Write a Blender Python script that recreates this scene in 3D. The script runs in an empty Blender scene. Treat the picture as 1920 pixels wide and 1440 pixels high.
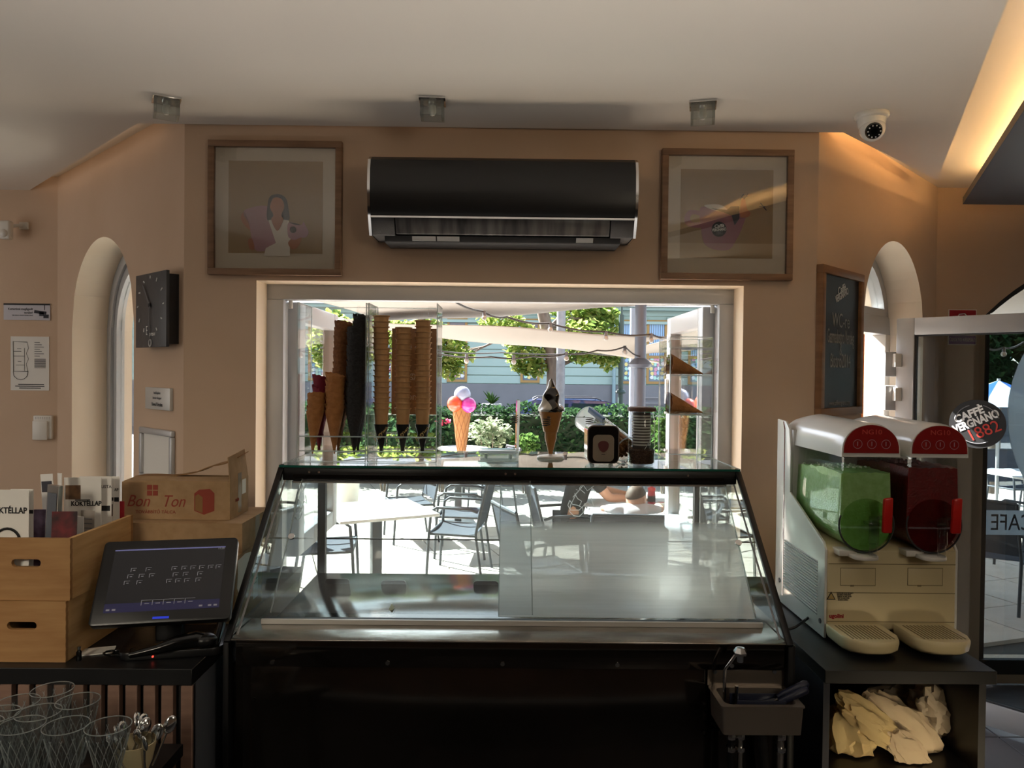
import bpy, bmesh, math, random
from mathutils import Vector, Matrix, noise

RND = random.Random(11)
S = bpy.context.scene
COL = S.collection
PI = math.pi
rad = math.radians

# ---------------------------------------------------------------- camera
FPX = 1400.0
EYE = Vector((0.0, 0.0, 1.70))
CAM_R = (Matrix.Rotation(-10 / FPX, 4, 'Z') @ Matrix.Rotation(PI / 2 - 20 / FPX, 4, 'X') @ Matrix.Rotation(0.0105, 4, 'Z'))
cam_d = bpy.data.cameras.new('camera')
cam_d.sensor_width = 36.0
cam_d.lens = FPX * 36.0 / 1920.0
cam_d.clip_start = 0.05
cam_d.clip_end = 300
cam = bpy.data.objects.new('camera', cam_d)
cam.matrix_world = Matrix.Translation(EYE) @ CAM_R
COL.objects.link(cam)
S.camera = cam

# ---------------------------------------------------------------- world, sun, lights, exposure
S.view_settings.view_transform = 'Standard'
S.view_settings.look = 'None'
S.view_settings.exposure = 0.0
S.view_settings.gamma = 1.0
S.view_settings.use_curve_mapping = False
S.cycles.use_denoising = True
S.cycles.max_bounces = 10
S.cycles.diffuse_bounces = 5
S.cycles.glossy_bounces = 4
S.cycles.transmission_bounces = 8
S.cycles.transparent_max_bounces = 24
S.cycles.caustics_reflective = False
S.cycles.caustics_refractive = False
S.cycles.sample_clamp_indirect = 8.0

W = bpy.data.worlds.new('sky')
S.world = W
W.use_nodes = True
wn, wl = W.node_tree.nodes, W.node_tree.links
wn.clear()
sky = wn.new('ShaderNodeTexSky')
sky.sky_type = 'NISHITA'
sky.sun_disc = False
sky.sun_elevation = rad(43)
sky.sun_rotation = rad(-20)
bgn = wn.new('ShaderNodeBackground')
bgn.inputs['Strength'].default_value = 0.62
wo = wn.new('ShaderNodeOutputWorld')
hsv = wn.new('ShaderNodeHueSaturation')
hsv.inputs['Saturation'].default_value = 0.55
wl.new(sky.outputs[0], hsv.inputs['Color'])
wl.new(hsv.outputs[0], bgn.inputs[0])
wl.new(bgn.outputs[0], wo.inputs[0])


def light(name, kind, loc, aim, energy, color=(1, 1, 1), size=1.0, size_y=None):
    d = bpy.data.lights.new(name, kind)
    d.energy = energy
    d.color = color
    if kind == 'AREA':
        d.shape = 'RECTANGLE'
        d.size = size
        d.size_y = size_y or size
    elif kind == 'SUN':
        d.angle = rad(0.6)
    else:
        d.shadow_soft_size = size
    o = bpy.data.objects.new(name, d)
    o.location = loc
    o.rotation_euler = Vector(aim).to_track_quat('-Z', 'Y').to_euler()
    COL.objects.link(o)
    return o


light('sun', 'SUN', (-8, 10, 14), (0.60, -0.48, -0.72), 50.0, (1.0, 0.965, 0.92))
# fill lights added to brighten the interior, all out of view
light('left_fill_light', 'AREA', (-4.9, 2.2, 1.6), (1, 0.45, 0.02), 26, (1.0, 0.95, 0.89), 2.0, 1.8)  # added fill for the left walls, no window stands there
light('rear_fill_light', 'AREA', (1.7, -1.0, 2.3), (-0.42, 1, -0.55), 10, (1.0, 0.86, 0.66), 0.6, 0.6)  # added fill from the rear for counter side and crate fronts
light('counter_fill_light', 'AREA', (-1.5, -0.7, 2.2), (0.02, 1, -0.50), 2.6, (1.0, 0.88, 0.70), 0.5, 0.5).data.spread = rad(50)  # added narrow fill aimed at the left counter and crates
light('bag_fill_light', 'AREA', (1.45, 0.5, 0.40), (-0.14, 1, 0.07), 0.9, (1.0, 0.80, 0.52), 0.4, 0.3).data.spread = rad(28)  # added low warm fill for the bags in the cabinet
light('ceiling_fill_light', 'AREA', (-0.1, 1.10, 0.90), (0.0, 0.10, 1), 8.5, (1.0, 0.94, 0.87), 3.2, 0.5).data.spread = rad(96)  # added upward fill that brightens the ceiling


# ---------------------------------------------------------------- pixel helpers (1920x1440 photograph)
def ray(px, py):
    return (CAM_R.to_3x3() @ Vector(((px - 960) / FPX, -(py - 720) / FPX, -1.0)))


def P(px, py, y):
    d = ray(px, py)
    return EYE + d * ((y - EYE.y) / d.y)


def PZ(px, py, z):
    d = ray(px, py)
    return EYE + d * ((z - EYE.z) / d.z)


# ---------------------------------------------------------------- mesh builder
class MB:
    def __init__(s):
        s.v = []
        s.f = []
        s.m = []
        s.cm = 0

    def mi(s, i):
        s.cm = i
        return s

    def add(s, vs, fs, M=None):
        n = len(s.v)
        if M is None:
            s.v += [Vector(v) for v in vs]
        else:
            s.v += [M @ Vector(v) for v in vs]
        s.f += [tuple(i + n for i in f) for f in fs]
        s.m += [s.cm] * len(fs)
        return s

    def box(s, a, b, M=None):
        x0, y0, z0 = a
        x1, y1, z1 = b
        return s.add([(x0, y0, z0), (x1, y0, z0), (x1, y1, z0), (x0, y1, z0), (x0, y0, z1), (x1, y0, z1), (x1, y1, z1), (x0, y1, z1)],
                     [(0, 3, 2, 1), (4, 5, 6, 7), (0, 1, 5, 4), (1, 2, 6, 5), (2, 3, 7, 6), (3, 0, 4, 7)], M)

    def cbox(s, c, d, M=None):
        return s.box([c[i] - d[i] / 2 for i in range(3)], [c[i] + d[i] / 2 for i in range(3)], M)

    def hexa(s, p, M=None):   # 8 corners, bottom ring then top ring
        return s.add(p, [(0, 3, 2, 1), (4, 5, 6, 7), (0, 1, 5, 4), (1, 2, 6, 5), (2, 3, 7, 6), (3, 0, 4, 7)], M)

    def prism(s, poly, h0, h1, M=None):   # polygon in xy, extruded along z
        n = len(poly)
        vs = [(p[0], p[1], h0) for p in poly] + [(p[0], p[1], h1) for p in poly]
        fs = [tuple(range(n - 1, -1, -1)), tuple(range(n, 2 * n))]
        fs += [(i, (i + 1) % n, n + (i + 1) % n, n + i) for i in range(n)]
        return s.add(vs, fs, M)

    def lathe(s, prof, n=20, M=None, cap=True):
        vs = []
        for r, z in prof:
            for k in range(n):
                a = 2 * PI * k / n
                vs.append((r * math.cos(a), r * math.sin(a), z))
        fs = []
        for j in range(len(prof) - 1):
            for k in range(n):
                k2 = (k + 1) % n
                fs.append((j * n + k, j * n + k2, (j + 1) * n + k2, (j + 1) * n + k))
        if cap:
            fs.append(tuple(range(n - 1, -1, -1)))
            o = (len(prof) - 1) * n
            fs.append(tuple(range(o, o + n)))
        return s.add(vs, fs, M)

    def cyl(s, a, b, r, n=12, r2=None):
        a, b = Vector(a), Vector(b)
        M = Matrix.Translation(a) @ (b - a).to_track_quat('Z', 'Y').to_matrix().to_4x4()
        return s.lathe([(r, 0), (r if r2 is None else r2, (b - a).length)], n, M)

    def tube(s, pts, r, n=8, closed=False):
        pts = [Vector(p) for p in pts]
        m = len(pts)
        rr = r if isinstance(r, (list, tuple)) else [r] * m
        up = None
        rings = []
        for i in range(m):
            if closed:
                t = pts[(i + 1) % m] - pts[i - 1]
            else:
                t = pts[min(i + 1, m - 1)] - pts[max(i - 1, 0)]
            t.normalize()
            if up is None:
                up = Vector((0, 0, 1)) if abs(t.z) < 0.9 else Vector((1, 0, 0))
            u = (up - t * up.dot(t))
            if u.length < 1e-5:
                u = t.orthogonal()
            u.normalize()
            w = t.cross(u)
            up = u
            rings.append([pts[i] + (u * math.cos(2 * PI * k / n) + w * math.sin(2 * PI * k / n)) * rr[i] for k in range(n)])
        vs = [v for ring in rings for v in ring]
        fs = []
        for i in range(m if closed else m - 1):
            j = (i + 1) % m
            for k in range(n):
                k2 = (k + 1) % n
                fs.append((i * n + k, i * n + k2, j * n + k2, j * n + k))
        if not closed:
            fs.append(tuple(range(n - 1, -1, -1)))
            fs.append(tuple(range((m - 1) * n, m * n)))
        return s.add(vs, fs)

    def grid(s, fn, nu, nv, M=None):
        vs = [fn(i / nu, j / nv) for j in range(nv + 1) for i in range(nu + 1)]
        fs = [(j * (nu + 1) + i, j * (nu + 1) + i + 1, (j + 1) * (nu + 1) + i + 1, (j + 1) * (nu + 1) + i) for j in range(nv) for i in range(nu)]
        return s.add(vs, fs, M)

    def ell(s, c, r, nu=20, nv=12, M=None):
        if not isinstance(r, (list, tuple)):
            r = (r, r, r)
        vs = [(c[0], c[1], c[2] - r[2])]
        for j in range(1, nv):
            t = -PI / 2 + PI * j / nv
            for k in range(nu):
                a = 2 * PI * k / nu
                vs.append((c[0] + r[0] * math.cos(t) * math.cos(a), c[1] + r[1] * math.cos(t) * math.sin(a), c[2] + r[2] * math.sin(t)))
        vs.append((c[0], c[1], c[2] + r[2]))
        fs = []
        for k in range(nu):
            fs.append((0, 1 + (k + 1) % nu, 1 + k))
        for j in range(nv - 2):
            for k in range(nu):
                a = 1 + j * nu + k
                b = 1 + j * nu + (k + 1) % nu
                fs.append((a, b, b + nu, a + nu))
        top = len(vs) - 1
        o = 1 + (nv - 2) * nu
        for k in range(nu):
            fs.append((o + k, o + (k + 1) % nu, top))
        return s.add(vs, fs, M)

    def build(s, name, mats, parent=None, loc=None, rotz=0.0, smooth=None, bevel=0.0, seg=2, kind=None, flip=True, solid=0.0):
        if parent is not None and parent.name in WORLD:
            Mi = WORLD[parent.name].inverted()
            vs = [Mi @ v for v in s.v]
        else:
            vs = s.v
        me = bpy.data.meshes.new(name)
        me.from_pydata([tuple(v) for v in vs], [], s.f)
        if not isinstance(mats, (list, tuple)):
            mats = [mats]
        for m in mats:
            me.materials.append(m)
        if len(mats) > 1:
            me.polygons.foreach_set('material_index', s.m)
        if flip or bevel or solid:
            bm = bmesh.new()
            bm.from_mesh(me)
            if flip:
                bmesh.ops.recalc_face_normals(bm, faces=bm.faces[:])
            if solid:
                bmesh.ops.solidify(bm, geom=bm.faces[:], thickness=solid)
            if bevel:
                ed = [e for e in bm.edges if len(e.link_faces) == 2 and e.calc_face_angle(0) > 0.6]
                bmesh.ops.bevel(bm, geom=ed, offset=bevel, segments=seg, profile=0.5, affect='EDGES', clamp_overlap=True)
            bm.to_mesh(me)
            bm.free()
        if smooth is None:
            smooth = 40 if bevel else 0
        if smooth:
            me.shade_smooth()
            if smooth < 180:
                me.set_sharp_from_angle(angle=rad(smooth))
        o = bpy.data.objects.new(name, me)
        COL.objects.link(o)
        if parent is not None:
            o.parent = parent
            if parent.name in WORLD:
                WORLD[o.name] = WORLD[parent.name]
        if loc is not None:
            o.location = loc
        if rotz:
            o.rotation_euler = (0, 0, rotz)
        if kind:
            o['kind'] = kind
        return o


WORLD = {}


def tag(o, label, cat, group=None, kind=None):
    o['label'] = label
    o['category'] = cat
    if group:
        o['group'] = group
    if kind:
        o['kind'] = kind
    return o


def thing(name, label, cat, loc=(0, 0, 0), rotz=0.0, group=None, world=False):
    o = bpy.data.objects.new(name, None)
    o.empty_display_size = 0.05
    COL.objects.link(o)
    o.location = loc
    o.rotation_euler = (0, 0, rotz)
    tag(o, label, cat, group)
    if world:
        WORLD[o.name] = Matrix.Translation(Vector(loc)) @ Matrix.Rotation(rotz, 4, 'Z')
    return o


def copy_tree(o, parent=None):
    c = o.copy()
    COL.objects.link(c)
    c.parent = parent
    for ch in [k for k in COL.objects if k.parent == o]:
        copy_tree(ch, c)
    return c


def kids(o):
    return list(o.children)


def dup(root, loc, rot=None, label=None, group=None):
    r = root.copy()
    COL.objects.link(r)
    r.location = loc
    if rot is not None:
        r.rotation_euler = rot if isinstance(rot, (tuple, list)) else (0, 0, rot)
    if label:
        r['label'] = label
    if group:
        r['group'] = group
    for ch in root.children:
        c = ch.copy()
        COL.objects.link(c)
        c.parent = r
        for g in ch.children:
            d = g.copy()
            COL.objects.link(d)
            d.parent = c
    return r


def share(o, name, parent=None, loc=(0, 0, 0), rot=(0, 0, 0), scale=(1, 1, 1)):
    c = bpy.data.objects.new(name, o.data)
    COL.objects.link(c)
    c.parent = parent
    c.location = loc
    c.rotation_euler = rot
    c.scale = scale
    return c


def structure(o):
    o['kind'] = 'structure'
    return o


def text(body, size, M, m, parent, name='lettering', align='CENTER', ext=0.0004, wx=1.0, shear=0.0, offset=0.0):
    cu = bpy.data.curves.new('t', 'FONT')
    cu.body = body
    cu.size = size
    cu.align_x = align
    cu.align_y = 'CENTER'
    cu.extrude = ext
    cu.shear = shear
    cu.offset = offset
    cu.resolution_u = 3
    ob = bpy.data.objects.new('t', cu)
    me = bpy.data.meshes.new_from_object(ob)
    me.transform(M @ Matrix.Diagonal((wx, 1, 1, 1)))
    if parent is not None and parent.name in WORLD:
        me.transform(WORLD[parent.name].inverted())
    me.materials.clear()
    me.materials.append(m)
    me.name = name
    o = bpy.data.objects.new(name, me)
    COL.objects.link(o)
    o.parent = parent
    bpy.data.objects.remove(ob)
    bpy.data.curves.remove(cu)
    return o


RX90 = Matrix.Rotation(PI / 2, 4, 'X')


def TX(x, y, z):
    return Matrix.Translation((x, y, z))


def stand(x, y, z, rz=0):   # a text plane that faces -y
    return TX(x, y, z) @ Matrix.Rotation(rz, 4, 'Z') @ RX90


def rrect(w, h, r, n=5):
    pts = []
    for cx, cy, a0 in ((w / 2 - r, h / 2 - r, 0), (-w / 2 + r, h / 2 - r, 90), (-w / 2 + r, -h / 2 + r, 180), (w / 2 - r, -h / 2 + r, 270)):
        for k in range(n + 1):
            a = rad(a0 + 90 * k / n)
            pts.append((cx + r * math.cos(a), cy + r * math.sin(a)))
    return pts


def disc(r, n=28, a0=0.0, a1=360.0):
    full = abs(a1 - a0) >= 359.9
    m = n if full else n + 1
    return [(r * math.cos(rad(a0 + (a1 - a0) * k / n)), r * math.sin(rad(a0 + (a1 - a0) * k / n))) for k in range(m)]


# ---------------------------------------------------------------- materials
def lin(c):
    if isinstance(c, str):
        c = tuple(int(c[i:i + 2], 16) for i in (0, 2, 4))
    r = []
    for x in c[:3]:
        x = x / 255.0
        r.append(x / 12.92 if x <= 0.04045 else ((x + 0.055) / 1.055) ** 2.4)
    return (*r, 1.0)


def mat(name, col, rough=0.5, metal=0.0, noise_=None, bump=None, emit=0.0, trans=0.0, spec=0.5, stretch=None, coat=0.0, alpha=None):
    m = bpy.data.materials.new(name)
    m.use_nodes = True
    nt = m.node_tree
    b = nt.nodes['Principled BSDF']
    b.inputs['Base Color'].default_value = lin(col)
    b.inputs['Roughness'].default_value = rough
    b.inputs['Metallic'].default_value = metal
    b.inputs['Specular IOR Level'].default_value = spec
    if coat:
        b.inputs['Coat Weight'].default_value = coat
    if emit:
        b.inputs['Emission Color'].default_value = lin(col)
        b.inputs['Emission Strength'].default_value = emit
    if trans:
        b.inputs['Transmission Weight'].default_value = trans
    if noise_ or bump:
        tc = nt.nodes.new('ShaderNodeTexCoord')
        mp = nt.nodes.new('ShaderNodeMapping')
        nt.links.new(tc.outputs['Object'], mp.inputs['Vector'])
        if stretch:
            mp.inputs['Scale'].default_value = stretch
    if noise_:
        sc, col2, det = noise_
        tx = nt.nodes.new('ShaderNodeTexNoise')
        tx.inputs['Scale'].default_value = sc
        tx.inputs['Detail'].default_value = det
        nt.links.new(mp.outputs[0], tx.inputs['Vector'])
        cr = nt.nodes.new('ShaderNodeValToRGB')
        cr.color_ramp.elements[0].position = 0.35
        cr.color_ramp.elements[1].position = 0.68
        cr.color_ramp.elements[0].color = lin(col)
        cr.color_ramp.elements[1].color = lin(col2)
        nt.links.new(tx.outputs['Fac'], cr.inputs['Fac'])
        nt.links.new(cr.outputs[0], b.inputs['Base Color'])
    if bump:
        sc, st = bump
        tx = nt.nodes.new('ShaderNodeTexNoise')
        tx.inputs['Scale'].default_value = sc
        tx.inputs['Detail'].default_value = 4
        nt.links.new(mp.outputs[0], tx.inputs['Vector'])
        bp = nt.nodes.new('ShaderNodeBump')
        bp.inputs['Strength'].default_value = st
        bp.inputs['Distance'].default_value = 0.01
        nt.links.new(tx.outputs['Fac'], bp.inputs['Height'])
        nt.links.new(bp.outputs[0], b.inputs['Normal'])
    return m


def glass(name, tint=(255, 255, 255), ior=1.5, rough=0.0, haze=0.0, haze_col=(240, 240, 240), streak=None, grad=None, fwd=None, soft=0.36, lo=0.6):
    """A thin pane: straight-through light, mirror reflection by angle, and a film of dust, scratches or mist on it."""
    m = bpy.data.materials.new(name)
    m.use_nodes = True
    nt = m.node_tree
    nt.nodes.clear()
    out = nt.nodes.new('ShaderNodeOutputMaterial')
    tr = nt.nodes.new('ShaderNodeBsdfTransparent')
    tr.inputs[0].default_value = lin(tint)
    gl = nt.nodes.new('ShaderNodeBsdfGlossy')
    gl.inputs['Roughness'].default_value = rough
    fr = nt.nodes.new('ShaderNodeFresnel')
    # a thin pane reflects alike from both faces: undo the node's inside-out index on back faces
    ge = nt.nodes.new('ShaderNodeNewGeometry')
    mi = nt.nodes.new('ShaderNodeMapRange')
    mi.inputs[3].default_value = ior
    mi.inputs[4].default_value = 1.0 / ior
    nt.links.new(ge.outputs['Backfacing'], mi.inputs[0])
    nt.links.new(mi.outputs[0], fr.inputs['IOR'])
    base = tr.outputs[0]
    if haze:
        ts = nt.nodes.new('ShaderNodeBsdfTranslucent')
        ts.inputs[0].default_value = lin(haze_col)
        df = nt.nodes.new('ShaderNodeBsdfDiffuse')
        df.inputs[0].default_value = lin(haze_col)
        mm = nt.nodes.new('ShaderNodeMixShader')
        mm.inputs[0].default_value = 0.15
        nt.links.new(ts.outputs[0], mm.inputs[1])
        nt.links.new(df.outputs[0], mm.inputs[2])
        if fwd:   # fine scratches and mist mostly scatter light onwards
            rf = nt.nodes.new('ShaderNodeBsdfRefraction')
            rf.inputs['Color'].default_value = lin(haze_col)
            rf.inputs['Roughness'].default_value = fwd
            rf.inputs['IOR'].default_value = 1.25
            m2 = nt.nodes.new('ShaderNodeMixShader')
            m2.inputs[0].default_value = soft
            nt.links.new(rf.outputs[0], m2.inputs[1])
            nt.links.new(mm.outputs[0], m2.inputs[2])
            mm = m2
        mx = nt.nodes.new('ShaderNodeMixShader')
        nt.links.new(tr.outputs[0], mx.inputs[1])
        nt.links.new(mm.outputs[0], mx.inputs[2])
        mx.inputs[0].default_value = haze
        if streak:
            tc = nt.nodes.new('ShaderNodeTexCoord')
            mp = nt.nodes.new('ShaderNodeMapping')
            mp.inputs['Scale'].default_value = streak
            nt.links.new(tc.outputs['Object'], mp.inputs[0])
            tx = nt.nodes.new('ShaderNodeTexNoise')
            tx.inputs['Scale'].default_value = 1.0
            tx.inputs['Detail'].default_value = 6
            tx.inputs['Roughness'].default_value = 0.7
            nt.links.new(mp.outputs[0], tx.inputs['Vector'])
            mr = nt.nodes.new('ShaderNodeMapRange')
            mr.inputs[1].default_value = 0.35
            mr.inputs[2].default_value = 0.75
            mr.inputs[3].default_value = haze * lo
            mr.inputs[4].default_value = min(0.97, haze * 1.6)
            nt.links.new(tx.outputs['Fac'], mr.inputs[0])
            fac = mr.outputs[0]
            if grad:   # mist that thins out over a height range (generated z)
                sp = nt.nodes.new('ShaderNodeSeparateXYZ')
                nt.links.new(tc.outputs['Generated'], sp.inputs[0])
                g = nt.nodes.new('ShaderNodeMapRange')
                g.interpolation_type = 'SMOOTHSTEP'
                g.inputs[1].default_value = grad[0]
                g.inputs[2].default_value = grad[1]
                g.inputs[3].default_value = 1.0
                g.inputs[4].default_value = grad[2]
                nt.links.new(sp.outputs[2], g.inputs[0])
                mu = nt.nodes.new('ShaderNodeMath')
                mu.operation = 'MULTIPLY'
                nt.links.new(fac, mu.inputs[0])
                nt.links.new(g.outputs[0], mu.inputs[1])
                fac = mu.outputs[0]
            nt.links.new(fac, mx.inputs[0])
        base = mx.outputs[0]
    fin = nt.nodes.new('ShaderNodeMixShader')
    nt.links.new(fr.outputs[0], fin.inputs[0])
    nt.links.new(base, fin.inputs[1])
    nt.links.new(gl.outputs[0], fin.inputs[2])
    nt.links.new(fin.outputs[0], out.inputs[0])
    return m


def cloth(name, col, through=0.5, rough=0.9, col2=None):
    m = bpy.data.materials.new(name)
    m.use_nodes = True
    nt = m.node_tree
    nt.nodes.clear()
    out = nt.nodes.new('ShaderNodeOutputMaterial')
    d = nt.nodes.new('ShaderNodeBsdfDiffuse')
    t = nt.nodes.new('ShaderNodeBsdfTranslucent')
    d.inputs[0].default_value = lin(col)
    t.inputs[0].default_value = lin(col2 or col)
    mx = nt.nodes.new('ShaderNodeMixShader')
    mx.inputs[0].default_value = through
    nt.links.new(d.outputs[0], mx.inputs[1])
    nt.links.new(t.outputs[0], mx.inputs[2])
    if col2:
        tc = nt.nodes.new('ShaderNodeTexCoord')
        tx = nt.nodes.new('ShaderNodeTexNoise')
        tx.inputs['Scale'].default_value = 3.0
        nt.links.new(tc.outputs['Object'], tx.inputs['Vector'])
        cr = nt.nodes.new('ShaderNodeValToRGB')
        cr.color_ramp.elements[0].position = 0.35
        cr.color_ramp.elements[1].position = 0.65
        cr.color_ramp.elements[0].color = lin(col)
        cr.color_ramp.elements[1].color = lin(col2)
        nt.links.new(tx.outputs['Fac'], cr.inputs['Fac'])
        nt.links.new(cr.outputs[0], d.inputs[0])
        nt.links.new(cr.outputs[0], t.inputs[0])
    nt.links.new(mx.outputs[0], out.inputs[0])
    return m


M = {}
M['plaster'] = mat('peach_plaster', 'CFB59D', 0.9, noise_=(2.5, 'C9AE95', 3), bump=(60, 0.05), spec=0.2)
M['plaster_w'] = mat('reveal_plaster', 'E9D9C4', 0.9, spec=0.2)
M['ceil'] = mat('ceiling_paint', 'EBE4DB', 0.9, spec=0.2)
M['panel_dark'] = mat('dark_panel', '4A4C52', 0.6)
M['stucco'] = mat('exterior_stucco', 'A8764C', 0.95, noise_=(60, '8E6038', 4), bump=(90, 0.6))
M['pvc'] = mat('white_pvc', 'BCBFC4', 0.35)
M['alu'] = mat('grey_aluminium', 'B9BABC', 0.38, 0.25)
M['gasket'] = mat('dark_gasket', '2B2C2E', 0.6)
M['black'] = mat('black_satin', '0E0E10', 0.35)
M['blackgloss'] = mat('black_gloss', '0B0B0C', 0.12)
M['blackmatte'] = mat('black_matte', '17171A', 0.7)
M['ac'] = mat('black_ac_plastic', '1C1B1B', 0.32)
M['ac_grid'] = mat('black_ac_texture', '505054', 0.4, bump=(700, 0.5))
M['vane'] = mat('dusty_black_vane', '747272', 0.35, noise_=(5, '3A3A3C', 4), stretch=(6, 1, 0.8))
M['chrome'] = mat('chrome', 'DDDDDD', 0.12, 1.0)
M['steel'] = mat('brushed_steel', 'B8B4AE', 0.28, 1.0, bump=(300, 0.03), stretch=(0.05, 1, 1))
M['steel_d'] = mat('dark_polished_steel', '4E4844', 0.10, 0.9, noise_=(3, '3C3835', 3))
M['worktop'] = mat('worn_steel_top', 'C2BCB4', 0.22, 0.85, noise_=(7, '968E86', 6), bump=(18, 0.06), stretch=(1, 3, 1))
M['oak'] = mat('pale_oak', '8A6A50', 0.55, noise_=(6, '775A42', 5), stretch=(1, 1, 8))
M['paper'] = mat('white_paper', 'E6E3DD', 0.8)
M['paper_w'] = mat('warm_mat_board', 'D8CCB8', 0.85)
M['print_tan'] = mat('tan_print', 'A68C66', 0.8)
M['pink'] = mat('pink_print', 'B48A94', 0.8)
M['pink_d'] = mat('rose_print', '9E6C78', 0.8)
M['skin_p'] = mat('brown_print', 'B0704F', 0.8)
M['hair_p'] = mat('charcoal_print', '33323A', 0.8)
M['white_p'] = mat('white_print', 'E5DED2', 0.8)
M['ink'] = mat('black_ink', '141416', 0.7)
M['ink_g'] = mat('grey_ink', '6C6C70', 0.7)
M['ink_w'] = mat('white_ink', 'E4E4E2', 0.7)
M['ink_r'] = mat('red_ink', 'C4372B', 0.6)
M['ink_p'] = mat('purple_ink', '5A2C8C', 0.6)
M['sign_r'] = mat('red_sign', 'A81C2B', 0.5)
M['chalkb'] = mat('chalkboard', '1C2126', 0.5, noise_=(3, '171B20', 3))
M['chalk'] = mat('chalk', '9B9A98', 0.9)
M['board_w'] = mat('chalkboard_frame_wood', '8C6440', 0.5, noise_=(5, '7A5432', 4), stretch=(1, 1, 6))
M['clock'] = mat('slate_clock_face', '3A3C40', 0.45, bump=(40, 0.08))
M['pane'] = glass('window_glass', (248, 251, 250))
M['pane_door'] = glass('door_glass', (205, 212, 214), 1.5)
M['pic_glass'] = glass('picture_glass', (250, 250, 250), 1.85)
M['case_glass'] = glass('case_glass', (224, 232, 230), 1.5)
M['case_edge'] = mat('green_glass_edge', '0F5A4C', 0.2, coat=0.5)
M['acryl'] = glass('clear_acrylic', (254, 254, 254), 1.38)
M['acryl_e'] = glass('acrylic_edge', (230, 236, 236), 1.5, haze=0.55, haze_col=(235, 240, 240))
M['frost'] = glass('frosted_film', (210, 220, 228), 1.4, haze=0.8, haze_col=(222, 228, 234))
M['door_clear'] = glass('scratched_acrylic', (240, 244, 246), 1.45, haze=0.055, haze_col=(240, 242, 244), streak=(8, 90, 260), fwd=.16)
M['door_mist'] = glass('misted_acrylic', (238, 242, 246), 1.45, haze=0.93, haze_col=(248, 248, 248), streak=(2, 20, 120), grad=(0.60, 0.72, 0.10), fwd=.55, soft=.62, lo=.9)
M['tint_glass'] = glass('sundae_glass', (240, 242, 242), 1.6, haze=0.02)
M['cube_glass'] = glass('lamp_glass', (235, 238, 236), 1.5, haze=0.14)
M['bulb'] = mat('frosted_bulb', 'D8D4CC', 0.3)
M['white'] = mat('white_plastic', 'DAD6CE', 0.4)
M['cream'] = mat('cream_plastic', 'D8C9A0', 0.35)
M['white_g'] = mat('gloss_white_plastic', 'E2E2DE', 0.18)
M['red_p'] = mat('red_plastic', 'C0201A', 0.3)
M['red_panel'] = mat('red_gloss_panel', '8E1A1C', 0.12, coat=0.5)
M['card'] = mat('cardboard', 'AA8C6A', 0.85, noise_=(30, '9E805E', 3), spec=0.2)
M['card_in'] = mat('cardboard_inside', '8A6844', 0.9, spec=0.2)
M['card_red'] = mat('red_box_print', '8E3C2C', 0.8)
M['tape'] = glass('packing_tape', (235, 225, 205), 1.5, rough=0.15, haze=0.5, haze_col=(232, 224, 210))
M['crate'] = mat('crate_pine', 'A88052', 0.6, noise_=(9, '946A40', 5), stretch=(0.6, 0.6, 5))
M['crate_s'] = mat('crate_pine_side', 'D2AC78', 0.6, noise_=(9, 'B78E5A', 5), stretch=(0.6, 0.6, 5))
M['ctop'] = mat('black_counter', '121214', 0.42)
M['cside'] = mat('charcoal_side', '5C6068', 0.45)
M['slat'] = mat('taupe_slat', '86695A', 0.6, noise_=(8, '775B4D', 4), stretch=(1, 1, 6))
M['navy'] = mat('navy_cabinet', '181C2A', 0.55)
M['waffle'] = mat('waffle', 'B27A44', 0.7, noise_=(40, '9A6434', 4), bump=(120, 0.4))
M['waffle_d'] = mat('brown_waffle', '8C5A30', 0.75, noise_=(40, '744622', 4), bump=(120, 0.5))
M['wafer'] = mat('wafer_cup', 'C89E6E', 0.75, noise_=(30, 'BC905E', 3))
M['cone_black'] = mat('black_cone', '1B1A1B', 0.7, bump=(120, 0.5))
M['cone_red'] = mat('beet_red_cone', '7E1830', 0.7, bump=(120, 0.4))
M['sleeve'] = mat('black_paper_sleeve', '141414', 0.5)
M['gold'] = mat('gold_ink', 'B79A5C', 0.5)
M['screen'] = mat('terminal_screen', '141417', 0.15, emit=0.5)
M['screen_b'] = mat('screen_bar', '6A6CA0', 0.2, emit=0.35)
M['screen_n'] = mat('screen_navy_bar', '232347', 0.2, emit=0.25)
M['screen_l'] = mat('screen_lines', '8A8A92', 0.3, emit=0.16)
M['led_b'] = mat('blue_badge', '2438C8', 0.3, emit=0.5)
M['led_r'] = mat('red_led', 'FF5040', 0.3, emit=1.5)

# ================================================================ THE ROOM
YC = 3.0            # inner face of the wall with the serving window
YB = 4.12           # inner face of the two rear walls
ZS, ZU = 2.675, 2.75
CL = P(345, 500, YC).x
CR = P(1532, 500, YC).x
LX = P(108, 500, YB).x
RX = P(1756, 500, YB).x


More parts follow.
